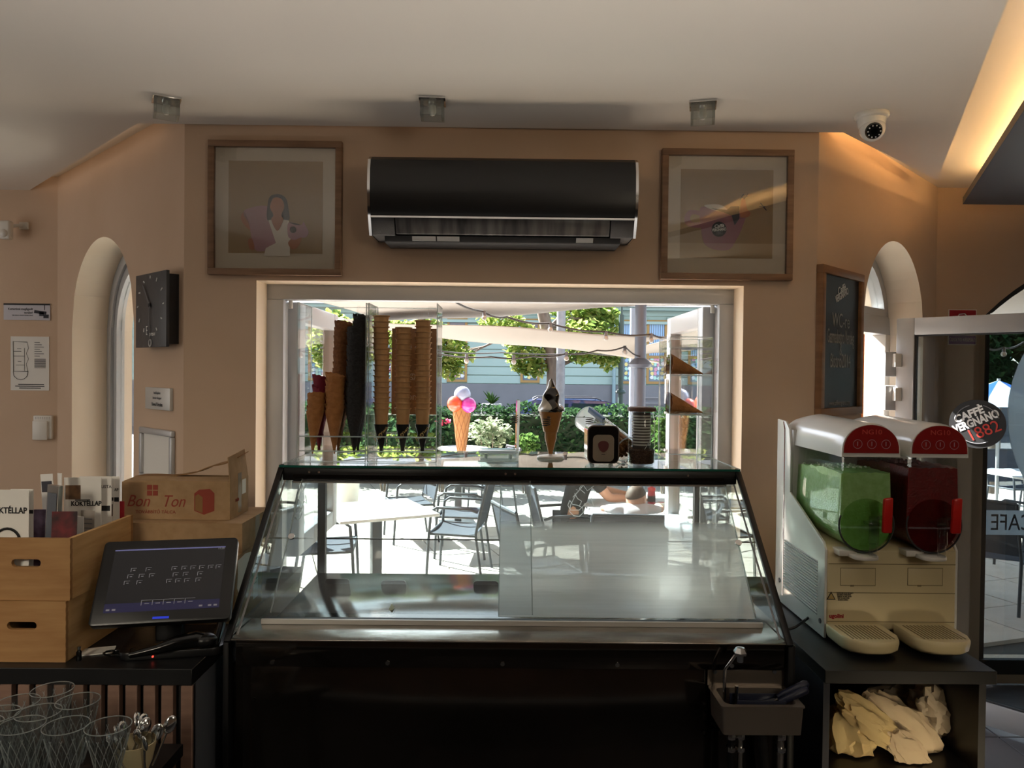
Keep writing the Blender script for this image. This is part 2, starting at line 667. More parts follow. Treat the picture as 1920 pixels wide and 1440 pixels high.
class Wall:   # local frame: x to the viewer's right, y into the wall, z up
    def __init__(s, a, b):
        s.a = Vector((a[0], a[1], 0))
        d = Vector((b[0] - a[0], b[1] - a[1], 0))
        s.len = d.length
        s.x = d.normalized()
        s.y = Vector((-s.x.y, s.x.x, 0))
        s.rot = math.atan2(s.x.y, s.x.x)
        s.M = Matrix.Translation(s.a) @ Matrix.Rotation(s.rot, 4, 'Z')

    def hit(s, px, py, off=0.0):
        d = ray(px, py)
        t = (s.a + s.y * off - EYE).dot(s.y) / d.dot(s.y)
        p = s.M.inverted() @ (EYE + d * t)
        return p.x, p.z

    def rect(s, x0, y0, x1, y1, off=0.0):
        xm, ym = (x0 + x1) / 2, (y0 + y1) / 2
        a, b = s.hit(x0, ym, off)[0], s.hit(x1, ym, off)[0]
        return a, s.hit(xm, y1, off)[1], b, s.hit(xm, y0, off)[1]

    def w(s, x, z, off=0.0):
        return s.M @ Vector((x, off, z))


WC = Wall((CL, YC), (CR, YC))
WLA = Wall((LX, YB), (CL, YC))
WRA = Wall((CR, YC), (RX, YB))
WLL = Wall((-5.2, YB), (LX, YB))
WRR = Wall((RX, YB), (5.2, YB))


def wall_build(name, wl_, thick, holes=(), z0=0.0, z1=6.5, mats=None):
    """holes: (x0, x1, zbottom, ztop function)"""
    mb = MB()
    mats = mats or [M['plaster'], M['plaster_w'], M['stucco']]

    def q(pts, mi):
        mb.mi(mi).add([wl_.M @ Vector(p) for p in pts], [(0, 1, 2, 3)])
    xs = [0.0]
    for h in holes:
        n = h[4] if len(h) > 4 else 20
        xs += [h[0] + (h[1] - h[0]) * k / n for k in range(n + 1)]
    xs.append(wl_.len)
    for i in range(len(xs) - 1):
        a, b = xs[i], xs[i + 1]
        if b - a < 1e-6:
            continue
        hole = None
        for h in holes:
            if a >= h[0] - 1e-6 and b <= h[1] + 1e-6:
                hole = h
        for y, mi in ((0.0, 0), (thick, 2)):
            if not hole:
                q([(a, y, z0), (b, y, z0), (b, y, z1), (a, y, z1)], mi)
            else:
                ta, tb = hole[3](a), hole[3](b)
                q([(a, y, ta), (b, y, tb), (b, y, z1), (a, y, z1)], mi)
                if hole[2] > z0 + 1e-4:
                    q([(a, y, z0), (b, y, z0), (b, y, hole[2]), (a, y, hole[2])], mi)
        if hole:
            ta, tb = hole[3](a), hole[3](b)
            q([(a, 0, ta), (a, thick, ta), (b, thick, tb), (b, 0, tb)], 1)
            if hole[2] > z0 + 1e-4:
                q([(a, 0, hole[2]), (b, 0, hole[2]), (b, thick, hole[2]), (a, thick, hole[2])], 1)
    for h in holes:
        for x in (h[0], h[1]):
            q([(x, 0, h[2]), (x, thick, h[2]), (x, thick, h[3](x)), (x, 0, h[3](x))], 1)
    for x in (0.0, wl_.len):
        q([(x, 0, z0), (x, thick, z0), (x, thick, z1), (x, 0, z1)], 2)
    q([(0, 0, z1), (wl_.len, 0, z1), (wl_.len, thick, z1), (0, thick, z1)], 2)
    return structure(mb.build(name, mats, flip=False))


def arch(x0, x1, apex, rise=None):
    xc, h = (x0 + x1) / 2, (x1 - x0) / 2
    if rise is None or rise >= h - 1e-4:
        return lambda x: apex - h + math.sqrt(max(0.0, h * h - (x - xc) ** 2))
    r = (h * h + rise * rise) / (2 * rise)
    return lambda x: apex - r + math.sqrt(max(0.0, r * r - (x - xc) ** 2))


# serving window opening in the centre wall
wx0, _ = WC.hit(480, 700)
wx1, _ = WC.hit(1392, 700)
wz1 = WC.hit(950, 531)[1]
WZ0 = 0.72
wall_build('wall_centre', WC, 0.34, [(wx0, wx1, WZ0, lambda x: wz1, 2)])
# arched side window, left
lx0, _ = WLA.hit(135, 640)
lx1, _ = WLA.hit(251, 640)
lap = WLA.hit(196, 443)[1]
larch = arch(lx0, lx1, lap)
wall_build('wall_left_angled', WLA, 0.30, [(lx0, lx1, 0.75, larch, 24)])
# arched doorway, right
rx0, _ = WRA.hit(1616, 700)
rx1, _ = WRA.hit(1731, 640)
rap = WRA.hit(1686, 455)[1]
rarch = arch(rx0, rx1, rap)
wall_build('wall_right_angled', WRA, 0.30, [(rx0, rx1, 0.0, rarch, 24)])
wall_build('wall_left', WLL, 0.30)
bx0, bz = WRR.hit(1848, 590)
bx1 = bx0 + 1.9
barch = arch(bx0, bx1, bz + 0.40, 0.40)
wall_build('wall_right', WRR, 0.30, [(bx0, bx1, 0.05, barch, 24)])
for nm, a, b in (('wall_left_side', (-5.2, -4.0), (-5.2, YB)), ('wall_right_side', (5.2, YB), (5.2, -4.0)), ('wall_rear', (5.2, -4.0), (-5.2, -4.0))):
    wall_build(nm, Wall(a, b), 0.2)

# floor: dark grey tiles by the door, laid on a plain slab
fl = structure(MB().box((-5.2, -4.0, -0.14), (5.2, YB, -0.02)).build('floor', mat('floor_grout', '3A3A3C', 0.8)))
tile_m = mat('dark_floor_tile', '5A5A5E', 0.35, noise_=(3, '505054', 3))
t0 = None
for ix in range(-2, 6):
    for iy in range(0, 7):
        x, y = ix * 0.6 + 0.55, iy * 0.6 - 0.1
        if t0 is None:
            t0 = MB().box((0.003, 0.003, -0.02), (0.597, 0.597, 0.0)).build('tile', tile_m, fl, bevel=0.0015, seg=1)
            t0.location = (x, y, 0)
        elif y + 0.6 < YB:
            share(t0, 'tile', fl, (x, y, 0))

# ceilings
structure(MB().box((-5.5, -4.2, ZU), (5.5, YB + 0.35, ZU + 0.1)).build('ceiling', M['ceil']))


def zplane(px, py, z):
    p = PZ(px, py, z)
    return (p.x, p.y)


a1 = zplane(265, 237, ZS)
a2 = zplane(50, 360, ZS)
b1 = zplane(1575, 253, ZS)
b2 = zplane(1757, 338, ZS)
b3 = zplane(1890, 0, ZS)
soff = [(a1[0], 2.985), (b1[0], 2.985), b2, b3, (1.10, 0.55), (1.05, -0.6), (-1.42, -0.6), (-2.0, 0.8), (-2.9, 2.4), (-3.4, a2[1]), a2]
structure(MB().prism(soff, ZS, ZS + 0.028).build('ceiling_soffit', M['ceil']))
# dark hanging panel at the right, with a warm light strip lying on its back
c1 = zplane(1805, 383, 2.60)
c2 = zplane(1920, 206, 2.60)
cd = (Vector(c2) - Vector(c1)).normalized()
c3 = Vector(c1) + cd * 3.3
pan = [c1, tuple(c3), (5.0, c3.y), (5.0, c1[1])]
structure(MB().prism(pan, 2.60, 2.635).build('ceiling_panel', M['panel_dark']))
led_m = mat('warm_strip', 'FFCC88', 0.5, emit=72.0)
ls = thing('light_strip', 'warm glowing light strip lying on top of the dark hanging ceiling panel', 'light', (c1[0], c1[1], 2.636), world=True)
nx = Vector((-cd.y, cd.x))
if nx.x < 0:
    nx = -nx
p0 = Vector(c1) + nx * 0.16 + cd * 0.1
p1 = Vector(c1) + nx * 0.16 + cd * 3.1
MB().prism([tuple(p0), tuple(p1), tuple(p1 + nx * 0.02), tuple(p0 + nx * 0.02)], 2.650, 2.655).build('diode_strip', led_m, ls)
MB().prism([tuple(p0 - nx * .005), tuple(p1 - nx * .005), tuple(p1 + nx * 0.025), tuple(p0 + nx * 0.025)], 2.636, 2.650).build('channel', M['alu'], ls)
# weaker strips hidden on the soffit's edge along the walls
led2 = mat('warm_strip_dim', 'FFE0BC', 0.5, emit=3.0)
led3 = mat('warm_strip_mid', 'FFCC88', 0.5, emit=16.0)
for lab, q0, q1, inset in (('warm light strip hidden above the soffit edge by the arched window', a1, a2, (0.05, -0.05)),
                           ('warm light strip hidden above the soffit edge by the arched doorway', b1, b2, (-0.06, -0.06)),
                           ('warm light strip above the soffit over the serving window wall', (-1.1, 2.90), (-0.1, 2.90), (0, 0))):
    t = thing('light_strip', lab, 'light', (q0[0], q0[1], ZS + 0.03), world=True)
    u = (Vector(q1) - Vector(q0)).normalized()
    i0, i1 = Vector(q0) + Vector(inset) + u * 0.08, Vector(q1) + Vector(inset) - u * 0.08
    n_ = Vector((-u.y, u.x)) * 0.008
    MB().prism([tuple(i0 - n_), tuple(i1 - n_), tuple(i1 + n_), tuple(i0 + n_)], ZS + 0.034, ZS + 0.038).build('diode_strip', led3 if 'doorway' in lab else led2, t)
    MB().prism([tuple(i0 - n_ * 1.4), tuple(i1 - n_ * 1.4), tuple(i1 + n_ * 1.4), tuple(i0 + n_ * 1.4)], ZS + 0.03, ZS + 0.034).build('channel', M['alu'], t)

# ---------------------------------------------------------------- serving window (frame and two sashes folded outwards)
FY = YC + 0.13
fx0, fx1 = P(500, 700, FY).x - 0.0, P(1374, 700, FY).x + 0.012
ox0, ox1 = P(531, 700, FY).x, P(1347, 700, FY).x
ft, ot = P(950, 538, FY).z + 0.03, P(950, 566, FY).z
w1 = thing('window_1', 'wide white plastic serving window standing open above the display case', 'window', (0, FY, WZ0), world=True)
w1['kind'] = 'structure'
FD = 0.07
MB().box((fx0 - .02, FY, ot), (fx1 + .02, FY + FD, ft)).build('window_frame', M['pvc'], w1, bevel=.004)
MB().box((fx0 - .02, FY, WZ0), (ox0, FY + FD, ot)).build('window_frame', M['pvc'], w1, bevel=.004)
MB().box((ox1, FY, WZ0), (fx1 + .02, FY + FD, ot)).build('window_frame', M['pvc'], w1, bevel=.004)
SB = 0.90
for sx, hx in ((-1, ox0), (1, ox1)):
    tx = 0.06
    xa, xb = (hx - 0.01, hx + tx - 0.01) if sx < 0 else (hx - tx + 0.01, hx + 0.01)
    ya, yb = FY + FD + 0.005, FY + FD + 0.72
    zt_ = ot - 0.004
    mb = MB()
    pr = 0.085
    mb.box((xa, ya, SB), (xb, ya + pr, zt_)).box((xa, yb - pr, SB), (xb, yb, zt_)).box((xa, ya + pr, zt_ - pr), (xb, yb - pr, zt_)).box((xa, ya + pr, SB), (xb, yb - pr, SB + pr))
    sa = mb.build('sash', M['pvc'], w1, bevel=.006)
    xm = (xa + xb) / 2
    MB().box((xm - .004, ya + pr - .005, SB + pr - .005), (xm + .004, yb - pr + .005, zt_ - pr + .005)).build('pane', M['pane'], sa)
    for zz in (1.2, zt_ - .03):
        MB().cyl((hx - sx * .015, FY + FD - .02, zz), (hx - sx * .015, FY + FD - .02, zz + .05), .009, 10).build('hinge', M['white'], sa, smooth=40)
    MB().box((xm - .045, yb - .06, 1.55), (xm - .03, yb - .03, 1.68)).build('handle', M['white'], sa, bevel=.004)

# ---------------------------------------------------------------- arched window at the left
def arch_loop(x0, x1, zb, fn, y, n=18):
    pts = [(x0, y, zb)]
    for k in range(n + 1):
        t = -math.cos(PI * k / n)
        x = (x0 + x1) / 2 + (x1 - x0) / 2 * t
        pts.append((x, y, fn(x)))
    pts.append((x1, y, zb))
    return pts


def arch_frame(mb, x0, x1, zb, fn, wfr, y0, y1, n=18, shrink=None):
    """closed band between an arch outline and the same outline set in by wfr"""
    xc = (x0 + x1) / 2
    zs = fn(x0)
    o = arch_loop(x0, x1, zb, fn, 0, n)
    i = []
    for k, (x, _, z) in enumerate(o):
        if k == 0:
            i.append((x0 + wfr, zb + wfr))
        elif k == len(o) - 1:
            i.append((x1 - wfr, zb + wfr))
        else:
            sc = (x1 - x0 - 2 * wfr) / (x1 - x0)
            i.append((xc + (x - xc) * sc, zs + (z - zs) * max(0.2, (fn(xc) - zs - wfr) / max(1e-4, fn(xc) - zs))))
    m = len(o)
    vs = []
    for y in (y0, y1):
        vs += [(p[0], y, p[2]) for p in o] + [(p[0], y, p[1]) for p in i]
    fs = []
    for k in range(m):
        k2 = (k + 1) % m
        fs.append((k, k2, m + k2, m + k))
        fs.append((2 * m + k, 3 * m + k, 3 * m + k2, 2 * m + k2))
        fs.append((k, 2 * m + k, 2 * m + k2, k2))
        fs.append((m + k, m + k2, 3 * m + k2, 3 * m + k))
    mb.add(vs, fs)
    return [(p[0], p[1]) for p in i]


def pane_prism(loop2, y, t=0.006):
    mb = MB()
    n = len(loop2)
    vs = [(p[0], y, p[1]) for p in loop2] + [(p[0], y + t, p[1]) for p in loop2]
    mb.add(vs, [tuple(range(n)), tuple(range(2 * n - 1, n - 1, -1))] + [(k, (k + 1) % n, n + (k + 1) % n, n + k) for k in range(n)])
    return mb


w2 = thing('window_2', 'tall narrow round-arched window with grey frame behind the clock', 'window', WLA.M.translation, WLA.rot)
w2['kind'] = 'structure'
mb = MB()
il = arch_frame(mb, lx0 - .01, lx1 + .01, 0.75, lambda x: larch(min(max(x, lx0), lx1)) + .01, 0.065, 0.17, 0.235)
mb.build('window_frame', M['alu'], w2, smooth=30)
mb = MB()
xs_ = [p[0] for p in il]
i2 = arch_frame(mb, min(xs_) - .005, max(xs_) + .005, il[0][1], arch(min(xs_) - .005, max(xs_) + .005, max(p[1] for p in il)), 0.05, 0.185, 0.225)
sa = mb.build('sash', M['alu'], w2, smooth=30)
pane_prism(i2, 0.205).build('pane', M['pane'], sa)
mb = MB()
xm = (lx0 + lx1) / 2
MB().box((xm - .02, 0.18, 0.8), (xm + .02, 0.225, lap - .15)).build('mullion', M['alu'], w2)

# ---------------------------------------------------------------- door at the right: frame, fanlight, open leaf
d1 = thing('door_1', 'grey aluminium glass door with arched fanlight, leaf swung open into the shop', 'door', (0, 0, 0), world=True)
d1['kind'] = 'structure'
zspr = rarch(rx0)
ztr = P(1640, 603, WRA.w(rx1, 1.9, .19).y).z
dz0 = 0.0
mb = MB()
fanl = arch_frame(mb, rx0 - .01, rx1 + .01, ztr + .0, lambda x: rarch(min(max(x, rx0), rx1)) + .01, 0.06, 0.17, 0.235)
mb.v = [WRA.M @ v for v in mb.v]
mb.build('fanlight_frame', M['alu'], d1, smooth=30)
mb = pane_prism(fanl, 0.20)
mb.v = [WRA.M @ v for v in mb.v]
mb.build('fanlight_pane', M['pane'], d1)


def wbox(wl_, a, b):
    mb = MB().box(a, b)
    mb.v = [wl_.M @ v for v in mb.v]
    return mb


wbox(WRA, (rx0 - .01, .165, ztr - .075), (rx1 + .01, .24, ztr + .02)).build('transom', M['alu'], d1, bevel=.004)
jw = 0.07
jr = wbox(WRA, (rx1 - jw, .165, 0.0), (rx1 + .005, .24, ztr - .075)).build('door_jamb', M['white'], d1, bevel=.003)
wbox(WRA, (rx0 - .005, .165, 0.0), (rx0 + jw, .24, ztr - .075)).build('door_jamb', M['alu'], d1, bevel=.003)
wbox(WRA, (rx0, .10, -0.01), (rx1, .26, 0.012)).build('threshold', M['alu'], d1)
for zz in (0.7, 1.0, 1.3, 1.55, 1.8):
    mb = MB()
    mb.cyl(WRA.w(rx1 - jw * .5, zz, .160), WRA.w(rx1 - jw * .5, zz, .166), .008, 10)
    mb.build('screw', M['chrome'], jr, smooth=40)
hp = WRA.w(rx1 - .03, 0, .135)
dl0 = P(1683, 700, 3.93)
dl1 = P(1920, 640, 3.50)
dd = Vector((dl1.x - dl0.x, dl1.y - dl0.y, 0)).normalized()
dn = Vector((-dd.y, dd.x, 0))
ztop = P(1683, 598, 3.93).z
LW = 0.92
LM = Matrix.Translation((dl0.x, dl0.y, 0)) @ Matrix.Rotation(math.atan2(dd.y, dd.x), 4, 'Z')


def lbox(a, b):
    mb = MB().box(a, b)
    mb.v = [LM @ v for v in mb.v]
    return mb


st = 0.088
mb = MB()
leaf = lbox((0, -.025, .02), (st, .025, ztop)).build('door_leaf', M['alu'], d1, bevel=.004)
for a, b in (((LW - st, -.025, .02), (LW, .025, ztop)), ((st, -.025, ztop - st), (LW - st, .025, ztop)), ((st, -.025, .02), (LW - st, .025, .02 + .11))):
    lbox(a, b).build('door_rail', M['alu'], leaf, bevel=.004)
gz = (0.02 + .11, ztop - st)
lbox((st - .004, -.004, gz[0]), (LW - st + .004, .004, gz[1])).build('pane', M['pane_door'], leaf)
for a, b in (((st, -.012, gz[0]), (st + .008, .012, gz[1])), ((LW - st - .008, -.012, gz[0]), (LW - st, .012, gz[1])), ((st, -.012, gz[1] - .008), (LW - st, .012, gz[1])), ((st, -.012, gz[0]), (LW - st, .012, gz[0] + .008))):
    lbox(a, b).build('glazing_bead', M['gasket'], leaf)
for py in (683, 746):
    c = P(1672, py, 3.93)
    mb = MB()
    mb.cbox((c.x - .012, c.y + .0, c.z), (.06, .03, .13))
    h = mb.build('hinge', M['alu'], d1, bevel=.004)
    MB().cbox((c.x + .012, c.y - .03, c.z + .02), (.035, .03, .07)).build('hinge_cover', M['white'], h, bevel=.003)
# round sticker on the glass of the leaf
dirn = math.atan2(dd.y, dd.x)
pl = Wall((dl0.x, dl0.y), (dl0.x + dd.x, dl0.y + dd.y))
sx_, sz_ = pl.hit(1833, 795)
rad_ = abs(pl.hit(1887, 795)[0] - pl.hit(1779, 795)[0]) / 2
stk = thing('round_sticker', 'round black coffee sticker with white and red lettering on open door glass', 'sticker', pl.w(sx_, sz_, -.0075), pl.rot)
MB().prism(disc(rad_, 40), 0, .002, RX90).build('backing', M['ink'], stk)
EL = RX90 @ Matrix.Translation((0, 0, .0025))
mb = MB()
for a0, a1 in ((20, 75), (110, 170), (200, 300)):
    a = [(rad_ * .80 * math.cos(rad(a0 + (a1 - a0) * k / 14)), rad_ * .80 * math.sin(rad(a0 + (a1 - a0) * k / 14)), 0) for k in range(15)]
    mb.tube([RX90 @ Vector(p) + Vector((0, -.003, 0)) for p in a], rad_ * .018, 6)
mb.build('ring', M['ink_g'], stk)
SZ = rad_
tilt = Matrix.Rotation(rad(27), 4, 'Z')
stk.scale = (1, 1, .119 / rad_)
T0 = RX90 @ Matrix.Translation((0, 0, .0028)) @ tilt
text('CAFFÈ', SZ * .42, T0 @ TX(-SZ * .10, SZ * .46, 0), M['ink_w'], stk, shear=.1, offset=.0022, wx=.95)
text('VERGNANO', SZ * .44, T0 @ TX(0, SZ * .10, 0), M['ink_w'], stk, shear=.1, offset=.0022, wx=.72)
text('1882', SZ * .66, T0 @ TX(SZ * .08, -SZ * .36, 0), M['ink_r'], stk, wx=.95)

# ---------------------------------------------------------------- big arched window in the right rear wall
w3 = thing('window_3', 'wide arched window of the right rear wall with frosted ring and writing', 'window', WRR.M.translation, WRR.rot)
w3['kind'] = 'structure'
mb = MB()
fn3 = lambda x: barch(min(max(x, bx0), bx1)) + .01
il3 = arch_frame(mb, bx0 - .01, bx1 + .01, 0.05, fn3, 0.055, 0.03, 0.10)
mb.build('window_frame', M['gasket'], w3, smooth=30)
pane_prism(il3, 0.06).build('pane', M['pane'], w3)
MB().box((bx0, .0, .05), (bx1, .03, .13)).build('window_sill', M['blackmatte'], w3)
z0_, z1_ = WRR.hit(1880, 1003, .05)[1], WRR.hit(1880, 957, .05)[1]
fb = MB().box((bx0 + .02, .052, z0_), (bx1 - .02, .056, z1_)).build('frosted_band', M['frost'], w3)
xc_, zc_ = WRR.hit(1894, 981, .05)
text('CAFE', .13, stand(xc_ + .01, .050, zc_) @ Matrix.Diagonal((-1, 1, 1, 1)), M['ink_g'], fb, wx=.8)
rc = WRR.hit(2129, 778, .05)
ring = MB()
n = 48
vs = []
for k in range(n):
    a = 2 * PI * k / n
    for r in (.72, .60):
        vs.append((rc[0] + r * math.cos(a), .052, rc[1] + r * math.sin(a)))
for k in range(n):
    a = 2 * PI * k / n
    for r in (.72, .60):
        vs.append((rc[0] + r * math.cos(a), .056, rc[1] + r * math.sin(a)))
fs = []
for k in range(n):
    k2 = (k + 1) % n
    fs += [(2 * k, 2 * k2, 2 * k2 + 1, 2 * k + 1), (2 * n + 2 * k, 2 * n + 2 * k + 1, 2 * n + 2 * k2 + 1, 2 * n + 2 * k2)]
    fs += [(2 * k, 2 * n + 2 * k, 2 * n + 2 * k2, 2 * k2), (2 * k + 1, 2 * k2 + 1, 2 * n + 2 * k2 + 1, 2 * n + 2 * k + 1)]
ring.add(vs, fs).build('frosted_ring', M['frost'], w3)

# ================================================================ THINGS ON THE WALLS AND CEILING
# air conditioner
ac = thing('air_conditioner', 'wide black wall air conditioner between the two framed prints', 'air conditioner', (P(943, 380, 2.8).x, YC, P(943, 452, 2.8).z))
AW = 1.0
prof = [(0, .31), (-.10, .322), (-.165, .318), (-.195, .30), (-.208, .26), (-.212, .20), (-.208, .15), (-.198, .105), (-.19, .09), (0, .09)]


def xprism(prof_yz, x0, x1):
    mb = MB()
    n = len(prof_yz)
    vs = [(x0, p[0], p[1]) for p in prof_yz] + [(x1, p[0], p[1]) for p in prof_yz]
    mb.add(vs, [tuple(range(n)), tuple(range(2 * n - 1, n - 1, -1))] + [(k, n + k, n + (k + 1) % n, (k + 1) % n) for k in range(n)])
    return mb


def smoothprof(pr, n=4):
    out = []
    for i in range(len(pr) - 1):
        for k in range(n):
            t = k / n
            out.append((pr[i][0] * (1 - t) + pr[i + 1][0] * t, pr[i][1] * (1 - t) + pr[i + 1][1] * t))
    out.append(pr[-1])
    return out


xprism(prof, -AW / 2 + .004, AW / 2 - .004).build('cover', M['ac'], ac, smooth=35)
MB().box((-AW / 2 + .006, -.2005, .083), (AW / 2 - .006, -.19, .090)).build('chrome_strip', M['chrome'], ac)
low = [(0, .09), (-.188, .088), (-.178, .055), (-.160, .024), (0, .024)]
for s in (-1, 1):
    xa, xb = (-AW / 2 + .006, -AW / 2 + .092) if s < 0 else (AW / 2 - .092, AW / 2 - .006)
    xprism(low, xa, xb).build('end_panel', M['ac_grid'], ac, bevel=.003)
    sp = [(p[0] * 1.015, p[1]) for p in prof[:-1]] + [(-.16, .022), (0, .022)]
    xprism(sp, s * AW / 2 - .005, s * AW / 2 + .005).build('side_cap', M['chrome'], ac, smooth=35)
van = [(-.06, .086), (-.186, .084), (-.176, .055), (-.160, .030), (-.05, .030)]
xprism(van, -AW / 2 + .096, AW / 2 - .096).build('vane', M['vane'], ac, bevel=.002)
xprism([(0, .026), (-.150, .026), (-.135, .004), (-.12, 0), (0, 0)], -AW / 2 + .05, AW / 2 - .05).build('lower_body', M['blackmatte'], ac, bevel=.003)
for xa, xb in ((-.345, -.255), (-.25, -.165), (.28, .345)):
    mb = MB()
    mb.add([(xa, -.1505, .0235), (xb, -.1505, .0235), (xb, -.1395, .0075), (xa, -.1395, .0075), (xa, -.1495, .0235), (xb, -.1495, .0235), (xb, -.1385, .0075), (xa, -.1385, .0075)],
           [(0, 1, 2, 3), (4, 7, 6, 5), (0, 4, 5, 1), (1, 5, 6, 2), (2, 6, 7, 3), (3, 7, 4, 0)])
    mb.build('rating_label', M['alu'], ac)


# framed prints
def framed(x0, y0, x1, y1, label):
    a, b, c, d = WC.rect(x0, y0, x1, y1, -.02)
    w_, h_ = c - a, d - b
    t = thing('framed_print', label, 'picture', WC.w((a + c) / 2, b, -.001), WC.rot)
    fw = .026
    H = h_
    for nm, p, q in (('frame', (-w_ / 2, -.028, 0), (w_ / 2, 0, fw)), ('frame', (-w_ / 2, -.028, H - fw), (w_ / 2, 0, H)),
                     ('frame', (-w_ / 2, -.028, fw), (-w_ / 2 + fw, 0, H - fw)), ('frame', (w_ / 2 - fw, -.028, fw), (w_ / 2, 0, H - fw))):
        MB().box(p, q).build(nm, M['oak'], t, bevel=.0025)
    MB().box((-w_ / 2 + fw, -.010, fw), (w_ / 2 - fw, -.004, H - fw)).build('mat_board', M['paper_w'], t)
    pr = .052
    mw = fw + pr
    prt = MB().box((-w_ / 2 + mw, -.0112, mw + .01), (w_ / 2 - mw, -.0102, H - mw)).build('print', M['print_tan'], t)
    MB().box((-w_ / 2 + fw, -.0225, fw), (w_ / 2 - fw, -.0205, H - fw)).build('pane', M['pic_glass'], t)
    return t, prt, w_, H


def flat(prt, poly, m, lift, name):
    mb = MB()
    n = len(poly)
    y0, y1 = -.0113 - lift - .0006, -.0113 - lift
    vs = [(p[0], y0, p[1]) for p in poly] + [(p[0], y1, p[1]) for p in poly]
    mb.add(vs, [tuple(range(n)), tuple(range(2 * n - 1, n - 1, -1))] + [(k, (k + 1) % n, n + (k + 1) % n, n + k) for k in range(n)])
    return mb.build(name, m, prt)


def blob(pts, n=6):   # closed catmull-rom outline
    out = []
    m = len(pts)
    for i in range(m):
        p0, p1, p2, p3 = [Vector(pts[(i + k) % m]) for k in (-1, 0, 1, 2)]
        for k in range(n):
            t = k / n
            v = .5 * ((2 * p1) + (p2 - p0) * t + (2 * p0 - 5 * p1 + 4 * p2 - p3) * t * t + (3 * p1 - p0 - 3 * p2 + p3) * t ** 3)
            out.append((v.x, v.y))
    return out


t, prt, w_, H = framed(390, 264, 641, 516, 'square oak framed print of a dark-haired woman holding a cup')
U = w_ / 1000.0   # picture units: crop coordinates 0..1000 across the frame


def u1(x, y):
    return ((x - 540) / 1000.0 * w_, H * (1 - (y - 95) / 1010.0))


flat(prt, blob([u1(*p) for p in ((300, 640), (340, 600), (480, 585), (540, 700), (560, 860), (480, 915), (400, 920), (370, 860), (340, 720))]), M['pink'], .0, 'pink_shape')
flat(prt, blob([u1(*p) for p in ((282, 660), (305, 630), (330, 680), (352, 760), (322, 745), (290, 700))]), M['skin_p'], .0, 'hand')
flat(prt, blob([u1(*p) for p in ((335, 840), (365, 830), (385, 905), (360, 915), (342, 890))]), M['skin_p'], .0008, 'hand')
flat(prt, blob([u1(*p) for p in ((482, 690), (480, 580), (500, 510), (560, 492), (615, 520), (637, 600), (641, 688), (560, 700))]), M['hair_p'], .0008, 'hair')
flat(prt, [u1(*p) for p in ((455, 958), (470, 900), (545, 860), (488, 690), (520, 684), (560, 700), (600, 684), (640, 690), (660, 800), (650, 870), (650, 958))], M['white_p'], .0016, 'shirt')
flat(prt, blob([u1(*p) for p in ((500, 590), (520, 530), (553, 518), (590, 535), (606, 590), (585, 650), (600, 690), (555, 768), (510, 690), (525, 650))]), M['skin_p'], .0024, 'face')
flat(prt, blob([u1(*p) for p in ((640, 850), (700, 800), (740, 810), (715, 880), (680, 908), (650, 890))]), M['skin_p'], .0024, 'arm')
flat(prt, blob([u1(*p) for p in ((640, 705), (730, 722), (752, 700), (765, 725), (790, 775), (770, 815), (730, 818), (690, 835), (660, 830), (635, 800))]), M['pink'], .0032, 'cup')
flat(prt, blob([u1(*p) for p in ((645, 706), (690, 710), (732, 724), (690, 722))]), M['hair_p'], .004, 'coffee')
cx, cz = u1(675, 760)
flat(prt, [(cx + 24 * U * math.cos(a * PI / 10), cz + 24 * U * math.sin(a * PI / 10)) for a in range(20)], M['ink'], .004, 'badge')

t, prt, w_, H = framed(1240, 280, 1487, 525, 'square oak framed print of a pink cup and black bird beside the air conditioner')
U = w_ / 950.0


def u2(x, y):
    return ((x - 622) / 930.0 * w_, H * (1 - (y - 450) / 935.0))


flat(prt, blob([u2(*p) for p in ((430, 880), (480, 860), (640, 905), (760, 880), (735, 1000), (690, 1100), (640, 1165), (540, 1165), (465, 1120), (440, 1000))]), M['pink_d'], .0, 'cup')
mb_o = blob([u2(*p) for p in ((430, 890), (350, 890), (322, 950), (350, 1000), (440, 1010), (438, 975), (380, 970), (362, 940), (385, 915), (432, 920))])
flat(prt, mb_o, M['pink_d'], .0008, 'cup_handle')
flat(prt, blob([u2(*p) for p in ((462, 850), (560, 842), (620, 870), (630, 900), (520, 880))]), M['white_p'], .0016, 'cup_rim')
flat(prt, [u2(*p) for p in ((510, 872), (622, 880), (650, 855), (708, 853), (712, 940), (678, 990), (655, 920), (600, 900))], M['hair_p'], .0024, 'bird')
flat(prt, blob([u2(*p) for p in ((715, 870), (728, 800), (748, 800), (765, 870), (790, 900), (770, 930), (720, 930))]), M['skin_p'], .0016, 'hand')
for pts in (((708, 805), (735, 765), (742, 768), (716, 808)), ((735, 800), (768, 760), (770, 768), (742, 806)), ((720, 790), (770, 778), (770, 783), (722, 797)), ((860, 825), (905, 880), (898, 882), (856, 832)), ((850, 850), (895, 850), (895, 855), (850, 856))):
    flat(prt, [u2(*p) for p in pts], M['hair_p'], .0024, 'motif')
cx, cz = u2(568, 1020)
flat(prt, [(cx + 54 * U * math.cos(a * PI / 14), cz + 54 * U * math.sin(a * PI / 14)) for a in range(28)], M['ink'], .0024, 'badge')
text('Caffè', 34 * U, TX(cx, -.0155, cz + 22 * U) @ RX90 @ Matrix.Rotation(.1, 4, 'Z'), M['ink_w'], prt, offset=.0004, shear=.15)
text('VERGNANO', 30 * U, TX(cx, -.0155, cz - 4 * U) @ RX90 @ Matrix.Rotation(.1, 4, 'Z'), M['ink_w'], prt, wx=.62, offset=.0004)
